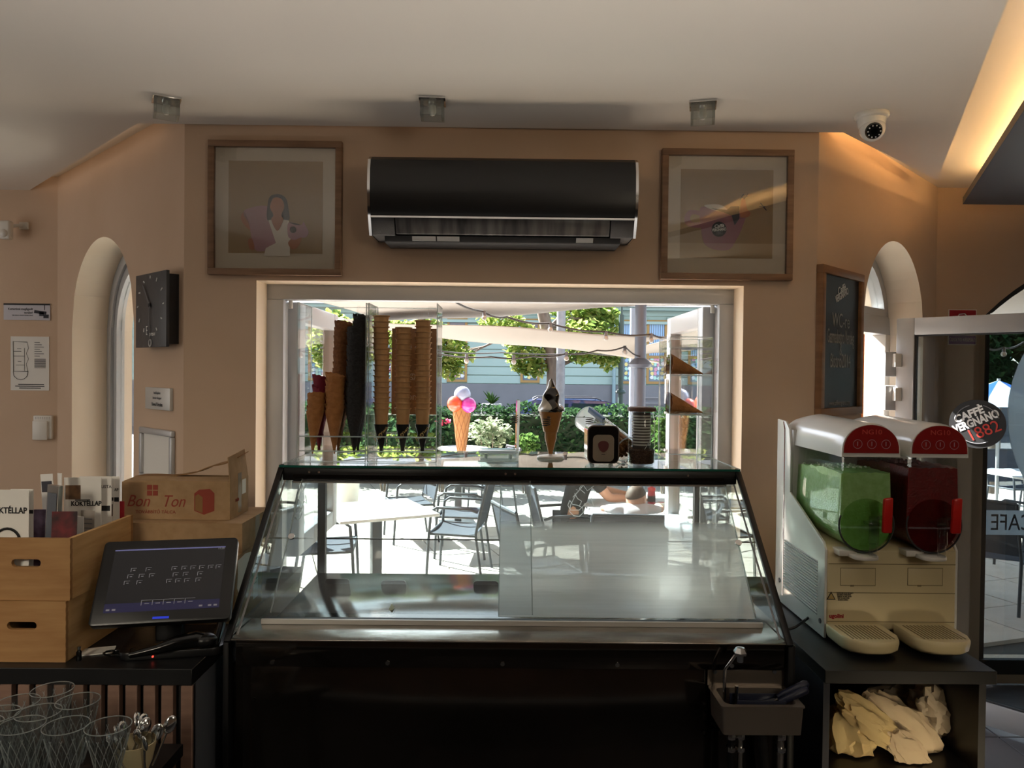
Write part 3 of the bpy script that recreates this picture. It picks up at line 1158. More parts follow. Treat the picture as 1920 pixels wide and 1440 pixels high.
text('1882', 34 * U, TX(cx, -.0155, cz - 28 * U) @ RX90 @ Matrix.Rotation(.1, 4, 'Z'), M['ink_g'], prt, wx=.8)


# glass cube ceiling lamps
def cube_lamp(px, py, rz, label):
    p = PZ(px, py, ZS)
    t = thing('ceiling_lamp', label, 'lamp', (p.x, p.y, ZS), rz, 'glass cube ceiling lamps')
    MB().box((-.047, -.047, -.008), (.047, .047, 0)).build('mount_plate', M['chrome'], t, bevel=.001)
    mb = MB()
    s_, d_, w = .042, .064, .009
    mb.box((-s_, -s_, -d_), (s_, -s_ + w, -.008)).box((-s_, s_ - w, -d_), (s_, s_, -.008)).box((-s_, -s_ + w, -d_), (-s_ + w, s_ - w, -.008)).box((s_ - w, -s_ + w, -d_), (s_, s_ - w, -.008))
    mb.build('glass_cube', M['cube_glass'], t)
    MB().lathe([(.012, -.022), (.014, -.035), (.013, -.045), (.008, -.054), (.002, -.057)], 14).build('bulb', M['bulb'], t, smooth=60)
    MB().lathe([(.016, -.008), (.016, -.022)], 14).build('socket', M['chrome'], t, smooth=40)


cube_lamp(312, 186, rad(28), 'glass cube ceiling lamp nearest the arched window')
cube_lamp(811, 188, rad(3), 'glass cube ceiling lamp above the air conditioner')
cube_lamp(1318, 195, rad(-14), 'glass cube ceiling lamp nearest the security camera')

# dome camera
p = PZ(1634, 214, ZS)
t = thing('security_camera', 'white dome security camera on the ceiling soffit by the doorway', 'camera', (p.x, p.y, ZS))
MB().lathe([(.060, 0), (.062, -.006), (.060, -.014), (.052, -.02)], 28).build('base_ring', M['white_g'], t, smooth=50)
MB().lathe([(.052, -.012), (.048, -.04), (.045, -.05), (.04, -.055)], 28).build('collar', M['white_g'], t, smooth=50)
dirv = Vector((-.25, -.85, -.45)).normalized()
bc = Vector((0, -.008, -.058))
MB().ell(bc, .045, 24, 16).build('ball', M['white_g'], t, smooth=180)
MB().cyl(bc + dirv * .036, bc + dirv * .0475, .030, 24, .026).build('lens_ring', M['blackgloss'], t, smooth=40)
MB().cyl(bc + dirv * .045, bc + dirv * .0495, .013, 18, .010).build('lens', M['pane_door'], t, smooth=40)
mb = MB()
q = dirv.to_track_quat('Z', 'Y')
for k in range(10):
    a = 2 * PI * k / 10
    c = bc + dirv * .0478 + q @ Vector((.021 * math.cos(a), .021 * math.sin(a), 0))
    mb.cyl(c, c + dirv * .001, .0028, 6)
mb.build('diode_ring', M['alu'], t)

# ---------------------------------------------------------------- left angled wall
x0, z0, x1, z1 = WLA.rect(257, 512, 314, 651, -.05)
w_, h_ = x1 - x0, z1 - z0
t = thing('wall_clock', 'rectangular charcoal wall clock with white marks on the angled wall', 'clock', WLA.w((x0 + x1) / 2, (z0 + z1) / 2, 0), WLA.rot)
MB().box((-w_ / 2, -.055, -h_ / 2), (w_ / 2, -.042, h_ / 2)).build('face', M['clock'], t, bevel=.001)
MB().box((-w_ / 2 + .012, -.042, -h_ / 2 + .012), (w_ / 2 - .012, 0, h_ / 2 - .012)).build('back_box', M['black'], t)
cy = .02
for k in range(12):
    a = 2 * PI * k / 12
    if k == 6:
        continue
    rx_, rz_ = w_ * .42, h_ * .38
    c = Vector((rx_ * math.sin(a), -.0562, cy + rz_ * math.cos(a)))
    ln = .016 if k % 3 else .012
    MB().box((-.0025, -.001, -ln / 2), (.0025, .001, ln / 2), Matrix.Translation(c) @ Matrix.Rotation(a * .9, 4, 'Y')).build('hour_mark', M['ink_w'], t)
for ang, ln, wd in ((-38, .11, .007), (184, .125, .004)):
    MB().box((-wd / 2, -.001, -.015), (wd / 2, .001, ln), TX(0, -.060, cy) @ Matrix.Rotation(rad(ang), 4, 'Y')).build('hand', M['ink_g'], t)
MB().cyl((0, -.062, cy), (0, -.055, cy), .008, 14).build('hub', M['ink'], t, smooth=40)
text('E', .055, stand(-.035, -.0565, -.085), M['ink_w'], t, wx=.6)
text('spresso', .026, stand(.022, -.0565, -.098), M['ink_w'], t, wx=.8)
mb = MB()
mb.tube([(.004 + .012 * math.cos(a * PI / 9), -.0575, -.136 + .014 * math.sin(a * PI / 9)) for a in range(18)], .003, 6, True)
mb.build('emblem', M['alu'], t)
MB().box((.002, -.0575, -.122), (.005, -.0560, -.06)).build('pendulum_rod', M['ink_g'], t)

x0, z0, x1, z1 = WLA.rect(274, 727, 320, 768, -.01)
w_, h_ = x1 - x0, z1 - z0
t = thing('name_plaque', 'small silver plaque with three lines of writing under the clock', 'plaque', WLA.w((x0 + x1) / 2, (z0 + z1) / 2, 0), WLA.rot)
MB().box((-w_ / 2, -.014, -h_ / 2), (w_ / 2, 0, h_ / 2)).build('plate', mat('silver_plate', 'C9C9C6', .4, .3), t, bevel=.001)
text('belsőépítész', h_ * .17, stand(0, -.0145, h_ * .26), M['ink_g'], t, wx=.9)
text('interior designer', h_ * .17, stand(0, -.0145, h_ * .03), M['ink_g'], t, wx=.85)
text('Hevesi Krisztina', h_ * .25, stand(0, -.0145, -h_ * .27), M['ink'], t, wx=.75)

x0, z0, x1, z1 = WLA.rect(263, 804, 324, 905, -.01)
w_, h_ = x1 - x0, z1 - z0
t = thing('poster_frame', 'silver snap poster frame holding a blank white sheet behind cardboard box', 'frame', WLA.w((x0 + x1) / 2, z0, 0), WLA.rot)
fw = .026
for p_, q_ in (((-w_ / 2, -.018, 0), (w_ / 2, 0, fw)), ((-w_ / 2, -.018, h_ - fw), (w_ / 2, 0, h_)), ((-w_ / 2, -.018, fw), (-w_ / 2 + fw, 0, h_ - fw)), ((w_ / 2 - fw, -.018, fw), (w_ / 2, 0, h_ - fw))):
    MB().box(p_, q_).build('frame_rail', M['alu'], t, bevel=.005)
MB().box((-w_ / 2 + fw, -.006, fw), (w_ / 2 - fw, -.001, h_ - fw)).build('sheet', M['paper'], t)

# ---------------------------------------------------------------- left rear wall
x0, z0, x1, z1 = WLL.rect(10, 416, 33, 450, -.04)
t = thing('motion_sensor', 'white motion sensor on a swivel bracket high on the left wall', 'sensor', WLL.w(x0 + .02, (z0 + z1) / 2, 0), WLL.rot)
mb = MB()
mb.box((-.032, -.085, -.05), (.032, -.045, .05))
mb.build('sensor_body', M['white'], t, bevel=.012, seg=3)
MB().ell((0, -.085, -.02), (.022, .012, .022), 16, 10).build('lens', M['bulb'], t, smooth=180)
MB().tube([(.0, -.05, .02), (.03, -.035, .03), (.055, -.012, .035)], .010, 10).build('bracket', M['white'], t, smooth=60)
MB().box((.035, -.014, .015), (.085, 0, .055)).build('bracket_foot', M['white'], t, bevel=.004)

x0, z0, x1, z1 = WLL.rect(7, 569, 94, 600, -.004)
w_, h_ = x1 - x0, z1 - z0
t = thing('camera_notice', 'landscape surveillance notice with drawn camera on the left wall', 'sign', WLL.w((x0 + x1) / 2, (z0 + z1) / 2, 0), WLL.rot)
MB().box((-w_ / 2, -.005, -h_ / 2), (w_ / 2, 0, h_ / 2)).build('sheet', mat('grey_notice', 'BFBCC4', .5), t)
MB().box((-w_ / 2, -.0062, h_ * .40), (w_ / 2, -.005, h_ * .5)).build('stripe', M['ink'], t)
text('Kamerával megfigyelt', h_ * .19, stand(w_ * .13, -.0055, h_ * .16), M['ink'], t, align='RIGHT', wx=.92)
text('terület!', h_ * .19, stand(w_ * .13, -.0055, -h_ * .06), M['ink'], t, align='RIGHT', wx=.92)
text('THIS AREA IS UNDER SURVEILLANCE', h_ * .085, stand(w_ * .13, -.0055, -h_ * .22), M['ink'], t, align='RIGHT', wx=.9)
cm = MB()
cm.box((.16 * w_, -.0065, -.02 * h_), (.42 * w_, -.005, .16 * h_), Matrix.Rotation(.12, 4, 'Y'))
cm.box((.36 * w_, -.0065, -.38 * h_), (.47 * w_, -.005, -.16 * h_))
cm.box((.27 * w_, -.0065, -.25 * h_), (.37 * w_, -.005, -.02 * h_))
cm.box((.375 * w_, -.0065, .1 * h_), (.385 * w_, -.005, .45 * h_))
cm.build('camera_drawing', M['hair_p'], t)

x0, z0, x1, z1 = WLL.rect(20, 631, 92, 732, -.003)
w_, h_ = x1 - x0, z1 - z0
t = thing('escape_plan', 'white sheet with a black floor plan below the surveillance notice', 'sign', WLL.w((x0 + x1) / 2, (z0 + z1) / 2, 0), WLL.rot)
MB().box((-w_ / 2, -.003, -h_ / 2), (w_ / 2, 0, h_ / 2)).build('sheet', M['paper'], t)


def pln(x, y):
    return Vector(((x - 225) / 290 * w_, -.004, -(y - 1045) / 405 * h_))


mb = MB()
for pts, r in (([(205, 885), (100, 880), (103, 1105), (210, 1105)], .0018), ([(185, 930), (185, 1100)], .001), ([(100, 990), (185, 990)], .001), ([(105, 955), (160, 955)], .0016), ([(130, 935), (160, 935)], .001), ([(135, 1030), (160, 1030)], .001), ([(120, 1058), (185, 1058)], .0008), ([(205, 885), (215, 930), (198, 970), (215, 1010), (198, 1050), (210, 1105)], .0008),
               ([(100, 1105), (105, 1140), (130, 1162), (158, 1168), (185, 1160), (205, 1140), (212, 1105)], .0014)):
    mb.tube([pln(*q) for q in pts], r, 4)
mb.build('plan_lines', M['ink'], t)
mb = MB()
for k in range(7):
    yy = 885 + k * 17
    mb.box(pln(260, yy), pln(300 + (k % 3) * 15, yy + 3.5) + Vector((0, .001, 0)))
for k in range(9):
    yy = 1010 + k * 8
    mb.box(pln(260, yy), pln(345, yy + 4) + Vector((0, .001, 0)))
for k, (a_, b_) in enumerate(((138, 332), (115, 335), (145, 308))):
    mb.box(pln(a_, 1199 + k * 14), pln(b_, 1205 + k * 14) + Vector((0, .001, 0)))
mb.build('small_print', M['ink'], t, kind='stuff')

x0, z0, x1, z1 = WLL.rect(62, 779, 97, 825, -.02)
w_, h_ = x1 - x0, z1 - z0
t = thing('alarm_keypad', 'cream alarm keypad box with hinged cover below the floor plan', 'keypad', WLL.w((x0 + x1) / 2, (z0 + z1) / 2, 0), WLL.rot)
MB().box((-w_ / 2, -.022, -h_ / 2 + .005), (w_ / 2, 0, h_ / 2)).build('back_box', M['white'], t, bevel=.006)
MB().box((-w_ / 2 + .002, -.034, -h_ / 2), (w_ / 2 - .018, -.022, h_ / 2 - .028)).build('cover', M['white'], t, bevel=.006)
mb = MB()
for k in range(7):
    xx = -w_ * .36 + k * w_ * .12
    for j in range(2):
        mb.box((xx, -.0232, h_ / 2 - .02 + j * .008), (xx + .004, -.0215, h_ / 2 - .017 + j * .008))
mb.build('speaker_dots', M['ink_g'], t)

# ---------------------------------------------------------------- right angled wall: chalkboard; right wall: fire sign
a0 = WRA.hit(1538, 640, -.02)
a1_ = WRA.hit(1616, 640, -.02)
zt_l, zb_l = WRA.hit(1538, 494, -.02)[1], WRA.hit(1536, 782, -.02)[1]
w_, h_ = a1_[0] - a0[0], zt_l - zb_l
t = thing('chalkboard', 'tall narrow chalkboard in a brown wooden frame beside the doorway', 'chalkboard', WRA.w((a0[0] + a1_[0]) / 2, zb_l, 0), WRA.rot)
fw = .033
for p_, q_ in (((-w_ / 2, -.028, 0), (w_ / 2, 0, fw)), ((-w_ / 2, -.028, h_ - fw), (w_ / 2, 0, h_)), ((-w_ / 2, -.028, fw), (-w_ / 2 + fw, 0, h_ - fw)), ((w_ / 2 - fw, -.028, fw), (w_ / 2, 0, h_ - fw))):
    MB().box(p_, q_).build('frame', M['board_w'], t, bevel=.002)
brd = MB().box((-w_ / 2 + fw, -.014, fw), (w_ / 2 - fw, -.004, h_ - fw)).build('board', M['chalkb'], t)
yy = -.0148
text('Caffè', .042, stand(0, yy, h_ * .865) @ Matrix.Rotation(.35, 4, 'Z'), M['ink_w'], brd, shear=.2, offset=.0006)
text('VERGNANO', .042, stand(.005, yy, h_ * .825) @ Matrix.Rotation(.35, 4, 'Z'), M['ink_w'], brd, wx=.62, offset=.0006)
text('WC-re', .085, stand(-.0, yy, h_ * .645), M['chalk'], brd, wx=.75)
text('Gazmasbistro Vendeg', .085, stand(-.0, yy, h_ * .535), M['chalk'], brd, wx=.38)
text('&', .08, stand(0, yy, h_ * .45), M['chalk'], brd, wx=.5)
text('Bistro2014', .085, stand(0, yy, h_ * .37), M['chalk'], brd, wx=.58)
text('www.caffevergnano.com', .03, stand(0, yy, h_ * .085), M['chalk'], brd, wx=.75)

x0, z0, x1, z1 = WRR.rect(1778, 580, 1831, 647, -.003)
w_, h_ = x1 - x0, z1 - z0
t = thing('fire_sign', 'red and violet fire extinguisher sign on the right rear wall', 'sign', WRR.w((x0 + x1) / 2, (z0 + z1) / 2, 0), WRR.rot)
MB().box((-w_ / 2, -.003, -h_ / 2), (w_ / 2, 0, h_ / 2)).build('backing', M['paper'], t)
MB().box((-w_ / 2 + .005, -.0042, -h_ * .20), (w_ / 2 - .005, -.003, h_ / 2 - .005)).build('red_field', M['sign_r'], t)
MB().box((-w_ / 2 + .005, -.0042, -h_ / 2 + .005), (w_ / 2 - .005, -.003, -h_ * .23)).build('violet_field', M['ink_p'], t)
text('TŰZOLTÓ KÉSZÜLÉK', h_ * .12, stand(0, -.0045, -h_ * .36), M['ink_w'], t, wx=.72)
mb = MB()
mb.tube([(-.03, -.0045, h_ * .25), (-.02, -.0045, h_ * .36), (.01, -.0045, h_ * .38), (.03, -.0045, h_ * .28), (.02, -.0045, h_ * .15)], .003, 5)
mb.box((-.012, -.0048, -h_ * .12), (.012, -.0042, h_ * .2))
mb.build('extinguisher_drawing', M['ink_w'], t)

# ================================================================ THE DISPLAY CASE
XL, XR = P(426, 1198, 2.0).x, P(1481, 1205, 2.0).x
ZW = P(950, 1203, 2.0).z
ZT = P(950, 875, 2.48).z          # top face of the glass shelf
YF, YD, YT, YK = 2.0, 2.145, 2.48, 2.95
case = thing('display_case', 'long black ice cream display case with slanted sliding doors and glass top', 'display case', (0, 2.5, 0), world=True)
body = MB().box((XL + .004, 2.035, .06), (XR - .004, 2.95, ZW - .075)).build('body', M['steel_d'], case, bevel=.003)
MB().box((XL + .03, 2.08, 0), (XR - .03, 2.90, .06)).build('plinth', M['blackmatte'], case)
MB().box((XL + .02, YF + .004, ZW - .075), (XR - .012, YF + .03, ZW - .003)).build('fascia', M['steel_d'], case, bevel=.003)
wt = MB().box((XL + .006, YF, ZW - .004), (XR - .006, YD + .03, ZW)).build('worktop', M['worktop'], case, bevel=.0015)
mb = MB()
for k in range(5):
    x = XL + .12 + k * .31
    MB().cyl((x, YF + .002, ZW - .062), (x, YF + .005, ZW - .062), .006, 10).build('screw', M['chrome'], case, smooth=40)
for x in (XL + .06, XR - .22):
    for z in (.80, .72):
        MB().cyl((x, 2.031, z), (x, 2.036, z), .005, 10).build('screw', M['steel_d'], case, smooth=40)
# black end trims
for sx, x in ((-1, XL), (1, XR)):
    MB().box((x - .012 if sx < 0 else x - .004, YF + .0, .05), (x + .004 if sx < 0 else x + .016, YF + .06, ZW - .006)).build('end_trim', M['black'], case, bevel=.002)
    # glass side and its dark rubber edge
    prf = [(YF + .01, ZW + .002), (YT, ZT - .006), (YK, ZT - .006), (YK + .03, ZW - .1), (YF + .12, ZW - .1), (YF + .12, ZW + .002)]
    xa, xb = x - .004, x + .004
    xprism(prf, xa, xb).build('side_glass', M['case_glass'], case)
    mb = MB()
    d_ = Vector((0, YT - YF, ZT - ZW)).normalized()
    nrm = Vector((0, -d_.z, d_.y)) * .010
    a_, b_ = Vector((x, YF - .004, ZW - .004)), Vector((x, YT, ZT))
    for w0, w1 in ((-.009, .009),):
        mb.hexa([a_ + Vector((w0, 0, 0)) - nrm, a_ + Vector((w1, 0, 0)) - nrm, b_ + Vector((w1, 0, 0)) - nrm, b_ + Vector((w0, 0, 0)) - nrm,
                 a_ + Vector((w0, 0, 0)) + nrm * .3, a_ + Vector((w1, 0, 0)) + nrm * .3, b_ + Vector((w1, 0, 0)) + nrm * .3, b_ + Vector((w0, 0, 0)) + nrm * .3])
    mb.build('edge_trim', M['black'], case, bevel=.002)
    mb = MB()
    o1 = Vector((-sx * .014, .012, -.002))
    mb.hexa([a_ + o1 + Vector((-.003, .02, 0)), a_ + o1 + Vector((.003, .02, 0)), b_ + o1 + Vector((.003, 0, -.03)), b_ + o1 + Vector((-.003, 0, -.03)),
             a_ + o1 + Vector((-.003, .024, .004)), a_ + o1 + Vector((.003, .024, .004)), b_ + o1 + Vector((.003, .004, -.026)), b_ + o1 + Vector((-.003, .004, -.026))])
    mb.build('inner_edge', M['alu'], case)
    # corner post on the street side
    MB().box((x - .004 if sx < 0 else x - .016, YK + .02, .84), (x + .026 if sx < 0 else x + .004, YK + .05, ZT - .01)).build('corner_post', M['gasket'], case)
# top bar with lamp housing and the glass shelf
MB().box((XL + .004, YT - .012, ZT - .052), (XR - .004, YT + .06, ZT - .007)).build('top_bar', M['black'], case, bevel=.006)
MB().box((XL + .04, YT - .018, ZT - .040), (XR - .05, YT - .011, ZT - .030)).build('bar_groove', M['blackgloss'], case)
MB().box((XL + .04, YT - .016, ZT - .058), (XR - .04, YT + .02, ZT - .0525)).build('door_rail', M['steel'], case)
for px in (580, 598, 948, 966, 1290):
    c = P(px, 889, YT - .013)
    MB().cyl((c.x, YT - .0145, ZT - .022), (c.x, YT - .012, ZT - .022), .004, 8).build('screw', M['chrome'], case)
topg = MB().box((XL - .002, YT - .014, ZT - .006), (XR + .002, YK + .02, ZT)).build('top_glass', M['case_glass'], case)
MB().box((XL - .004, YT - .018, ZT - .007), (XR + .004, YT - .0145, ZT + .0005)).build('glass_edge', M['case_edge'], topg)
for x in (XL - .004, XR + .004):
    MB().box((x - .003, YT - .014, ZT - .007), (x + .003, YK + .02, ZT + .001)).build('glass_edge', M['acryl_e'], topg)
# street-side front glass with a thin dark joint and lower steel sill
MB().box((XL + .02, YK + .028, .86), (XR - .02, YK + .034, ZT - .01)).build('front_glass', M['case_glass'], case)
zj = P(800, 1011, YK + .03).z
MB().box((XL + .03, YK + .022, zj - .002), (XR - .03, YK + .027, zj + .003)).build('joint_strip', M['gasket'], case)
MB().box((XL + .01, YK - .07, .70), (XR - .01, YK + .04, .87)).build('front_sill', mat('dark_tub', '34383E', .6), case, bevel=.004)
# the cold tub under the doors
ZG = ZW - .10
tub = MB()
tub.box((XL + .02, 2.17, ZG - .16), (XR - .02, 2.18, ZW - .006)).box((XL + .02, YK - .08, ZG - .16), (XR - .02, YK - .07, .87)).box((XL + .02, 2.18, ZG - .17), (XR - .02, YK - .08, ZG - .16))
for x in (XL + .02, XR - .03):
    tub.box((x, 2.18, ZG - .16), (x + .01, YK - .08, .87))
tub.build('tub', mat('tub_steel', '50545A', .45, .3), case)


# sliding doors (left clear and scratched, right misted); the middle overlap shows both
def slant(x0, x1, off, name, m, y0=YD, y1=YT - .012, th=.005):
    za, zb = ZW + .018, ZT - .058
    d = Vector((0, y1 - y0, zb - za)).normalized()
    n_ = Vector((0, -d.z, d.y)) * off
    n2 = Vector((0, -d.z, d.y)) * th
    a, b = Vector((0, y0, za)), Vector((0, y1, zb))
    mb = MB().hexa([a + n_ + Vector((x0, 0, 0)), a + n_ + Vector((x1, 0, 0)), b + n_ + Vector((x1, 0, 0)), b + n_ + Vector((x0, 0, 0)),
                    a + n_ + n2 + Vector((x0, 0, 0)), a + n_ + n2 + Vector((x1, 0, 0)), b + n_ + n2 + Vector((x1, 0, 0)), b + n_ + n2 + Vector((x0, 0, 0))])
    mb.m = [0, 1, 1, 1, 1, 1]      # the film lies on one face
    return mb.build(name, [m, M['acryl']], case), a + n_, b + n_, n2


xo0, xo1 = P(936, 1100, 2.25).x, P(996, 1100, 2.25).x
dl_, a_, b_, n2 = slant(XL + .075, xo1, .016, 'sliding_door', M['door_clear'])
dr_, a2_, b2_, _ = slant(xo0, XR - .045, .002, 'sliding_door', M['door_mist'])
M['door_mist']['mist'] = 1
for dr, aa, bb, xx in ((dl_, a_, b_, P(545, 1018, 2.29).x), (dr_, a2_, b2_, P(1388, 1030, 2.29).x)):
    c = aa.lerp(bb, .53) + n2 + Vector((xx, 0, 0))
    MB().cyl(c, c + n2.normalized() * .006, .010, 20).build('finger_pull', M['chrome'], dr, smooth=40)
for dr, aa, bb, xs in ((dl_, a_, b_, (XL + .075, xo1)), (dr_, a2_, b2_, (xo0, XR - .045))):
    for xx in xs:
        mb = MB()
        mb.hexa([aa + Vector((xx - .0015, 0, 0)), aa + Vector((xx + .0015, 0, 0)), bb + Vector((xx + .0015, 0, 0)), bb + Vector((xx - .0015, 0, 0)),
                 aa + n2 * 1.1 + Vector((xx - .0015, 0, 0)), aa + n2 * 1.1 + Vector((xx + .0015, 0, 0)), bb + n2 * 1.1 + Vector((xx + .0015, 0, 0)), bb + n2 * 1.1 + Vector((xx - .0015, 0, 0))])
        mb.build('door_edge', M['acryl_e'], dr)
MB().box((XL + .05, YD - .022, ZW + .0005), (XR - .03, YD - .014, ZW + .014)).build('bottom_track', M['white'], case)
MB().box((XL + .05, YD - .014, ZW + .0005), (XR - .03, YD + .02, ZW + .008)).build('bottom_track', M['gasket'], case)
# etched monogram on the street-side glass and its twin on the glass end
mono = [[(0, 0), (18, -25), (48, -30), (80, -45), (85, -75), (60, -100), (25, -95), (0, -70), (5, -30), (40, 40), (85, 95), (60, 120), (45, 105)], [(85, 95), (110, 60), (150, 90), (120, 115)],
        [(85, 110), (60, 75), (95, 45)], [(0, 0), (-12, -30), (5, -60), (60, -60), (110, -10), (150, -35), (130, 25)], [(20, 20), (55, 60), (40, 70)], [(30, 45), (50, 10), (75, -5), (60, -35)]]
mb = MB()
for ln in mono:
    mb.tube([(lambda p_: Vector((p_.x, YK + .026, p_.z)))(P(1068 + q[0] * .30, 938 - q[1] * .30, YK + .03)) for q in ln], .0016, 5)
mb.build('etched_monogram', M['acryl_e'], case)
mb = MB()
for ln in mono:
    mb.tube([Vector((XL + .006, 2.66 + (q[0] - 40) * .0010, 1.23 + q[1] * .0006)) for q in ln], .0013, 5)
mb.build('etched_monogram', M['acryl_e'], case)

# gelato pans with mounds and price cards on stems
flav = [('dark chocolate', '3A2318'), ('pale pistachio', 'C9CBA0'), ('dark cherry', '6E2A2C'), ('bright orange', 'F07A3C'), ('pale lemon', 'DDDCB8'), ('raspberry red', 'B83048'), ('cream white', 'E2DAC6'), ('blush pink', 'D8A49A')]
PWD = (XR - XL - .10) / 8
for k, (nm, cx_) in enumerate(flav):
    xa = XL + .05 + k * PWD
    t = thing('gelato_pan', 'steel pan of %s gelato inside the display case' % nm, 'gelato pan', (xa + PWD / 2, 2.52, ZG - .14), 0, 'gelato pans in the display case')
    w = PWD - .012
    mb = MB()
    y0, y1, h = -.29, .32, .14
    for a, b in (((-w / 2, y0, 0), (w / 2, y1, .003)), ((-w / 2, y0, 0), (w / 2, y0 + .003, h)), ((-w / 2, y1 - .003, 0), (w / 2, y1, h)), ((-w / 2, y0, 0), (-w / 2 + .003, y1, h)), ((w / 2 - .003, y0, 0), (w / 2, y1, h))):
        mb.box(a, b)
    mb.build('pan', mat('pan_steel', '8A8C90', .4, .9) if k == 0 else bpy.data.materials['pan_steel'], t)
    sd = k * 7.3
    gm = mat('gelato_' + nm.replace(' ', '_'), cx_, .55, bump=(40, .4))

    def fn(u, v, w=w, sd=sd, k=k):
        x, y = (u - .5) * (w - .012), y0 + .006 + v * (y1 - y0 - .012)
        e = min(1, 6 * min(u, 1 - u)) * min(1, 5 * min(v, 1 - v))
        hh = .075 + e * (.035 + .05 * noise.noise((x * 14 + sd, y * 9, sd)) + .02 * math.sin(y * 30 + sd))
        if k in (1, 4):
            hh += .07 * math.exp(-((x - .05) ** 2 * 1500 + (y + .02) ** 2 * 300))
        if k == 3:
            hh += .035 * math.exp(-((x - .0) ** 2 * 500 + (y + .02) ** 2 * 60))
        return (x, y, hh)
    MB().grid(fn, 16, 30).build('gelato', gm, t, smooth=70, solid=.004)
cards = [(632, 1098, 'farthest left'), (738, 1101, 'second from left'), (838, 1117, 'lower, third from left'), (911, 1102, 'fourth from left'), (1010, 1106, 'fifth from left'), (1120, 1110, 'sixth from left'), (1215, 1104, 'rightmost but clear')]
lab = ['above the chocolate pan by the corner post', 'above the pistachio pan', 'above the orange pan, lower than its neighbours', 'just left of the overlapping door panels', 'just right of the overlapping door panels', 'behind the middle of the misted door', 'behind the right end of the misted door']
for (px, py, _), l_ in zip(cards, lab):
    p = P(px, py, 2.80)
    t = thing('price_card', 'dark rounded flavour card on a thin stem ' + l_, 'price card', (p.x, 2.80, ZG - .06), 0, 'flavour cards in the display case')
    hz = p.z - (ZG - .06)
    mb = MB()
    mb.prism(rrect(.094, .052, .014), -.002, .002, TX(0, 0, hz) @ RX90)
    mb.build('card', mat('card_back', '3C3E42', .5) if px == 632 else bpy.data.materials['card_back'], t)
    MB().cyl((0, 0, 0), (0, 0, hz - .024), .005, 8).build('stem', M['gasket'], t)

# ---------------------------------------------------------------- clear cone holders on the glass shelf
ZS0 = ZT + .001


def plate(mb, a, b):
    mb.box(a, b)


def cone_holder(px0, px1, label, y0=2.56, y1=2.74, shelves=(.085, .035)):
    xa, xb = P(px0, 800, y0).x, P(px1, 800, y0).x
    h = P(620, 567, y0).z - ZS0
    t = thing('cone_holder', label, 'cone holder', (xa, y0, ZS0))
    w, d = xb - xa, y1 - y0
    th = .004
    for a, b in (((0, 0, 0), (th, d, h)), ((w - th, 0, 0), (w, d, h)), ((th, d - th, 0), (w - th, d, h))):
        MB().box(a, b).build('panel', M['acryl'], t)
    MB().box((th, 0, 0), (w - th, th, shelves[0])).build('front_lip', M['acryl'], t)
    for z in shelves:
        MB().box((th, th, z), (w - th, d - th, z + th)).build('shelf', M['acryl'], t)
        e = MB().box((th, -.001, z - .0005), (w - th, .0015, z + th)).build('bright_edge', M['acryl_e'], t)
    for x in (0, w - .003):
        for y in (-.001, d - .001):
            MB().box((x, y, 0), (x + .003, y + .003, h)).build('bright_edge', M['acryl_e'], t)
    for a, b in (((0, d - .003, h - .003), (w, d, h)), ((0, 0, h - .003), (.003, d, h)), ((w - .003, 0, h - .003), (w, d, h)), ((0, -.002, 0), (w, .001, .003))):
        MB().box(a, b).build('bright_edge', M['acryl_e'], t)
    for x in (.02, w - .02):
        MB().box((x - .012, -.004, h - .045), (x + .012, .006, h - .012)).build('wall_clip', M['acryl'], t)
    return t, xa, xb, h


h1, ha, hb, hh = cone_holder(556, 686, 'clear acrylic cone holder with waffle cones by the left sash', shelves=(.085, .035))
h2, hc, hd, hh2 = cone_holder(689, 819, 'clear acrylic cone holder with plain wafer cups, right of the waffle cone one')
MB().box((.055, .1705, .155), (hd - hc - .018, .1745, hh2 * .86)).build('paper_insert', cloth('tan_insert', 'A98B6E', .35), h2)
for k, (s_, z_) in enumerate((('20 dkg', .40), ('Fagylalt', .30), ('2 gombóc', .22))):
    text(s_, .035, stand((hd - hc) / 2 + .02, .1700, z_), M['ink_w'], [c for c in h2.children if c.name.startswith('paper_insert')][0], wx=.9)


def waffle_cone_mesh(r=.031, h=.175, m=None, name='waffle_cone'):
    """rolled cone: thin wall, slanting wavy mouth, a rolled seam on one side"""
    mb = MB()
    n = 22
    vs = []
    lv = [0, .25, .5, .75, 1.0]
    for t_ in lv:
        for k in range(n):
            a = 2 * PI * k / n
            top = h * (1 + .05 * math.cos(a) + .012 * math.sin(9 * a))
            rr = .0015 + r * t_ * (1 + (.05 if k == 0 else 0))
            vs.append((rr * math.cos(a), rr * math.sin(a), top * t_))
    fs = [(j * n + k, j * n + (k + 1) % n, (j + 1) * n + (k + 1) % n, (j + 1) * n + k) for j in range(len(lv) - 1) for k in range(n)]
    mb.add(vs, fs + [tuple(range(n - 1, -1, -1))])
    return mb.build(name, m, None, smooth=50, solid=.0015)


ORD = 'topmost,second,third,fourth,fifth,sixth,seventh,eighth,ninth,tenth,eleventh,twelfth,thirteenth,fourteenth,fifteenth,sixteenth,seventeenth,eighteenth,nineteenth,twentieth,twenty-first,twenty-second'.split(',')


def nth(k):
    return ORD[0] if k == 1 else ORD[k - 1] + ' from the top'


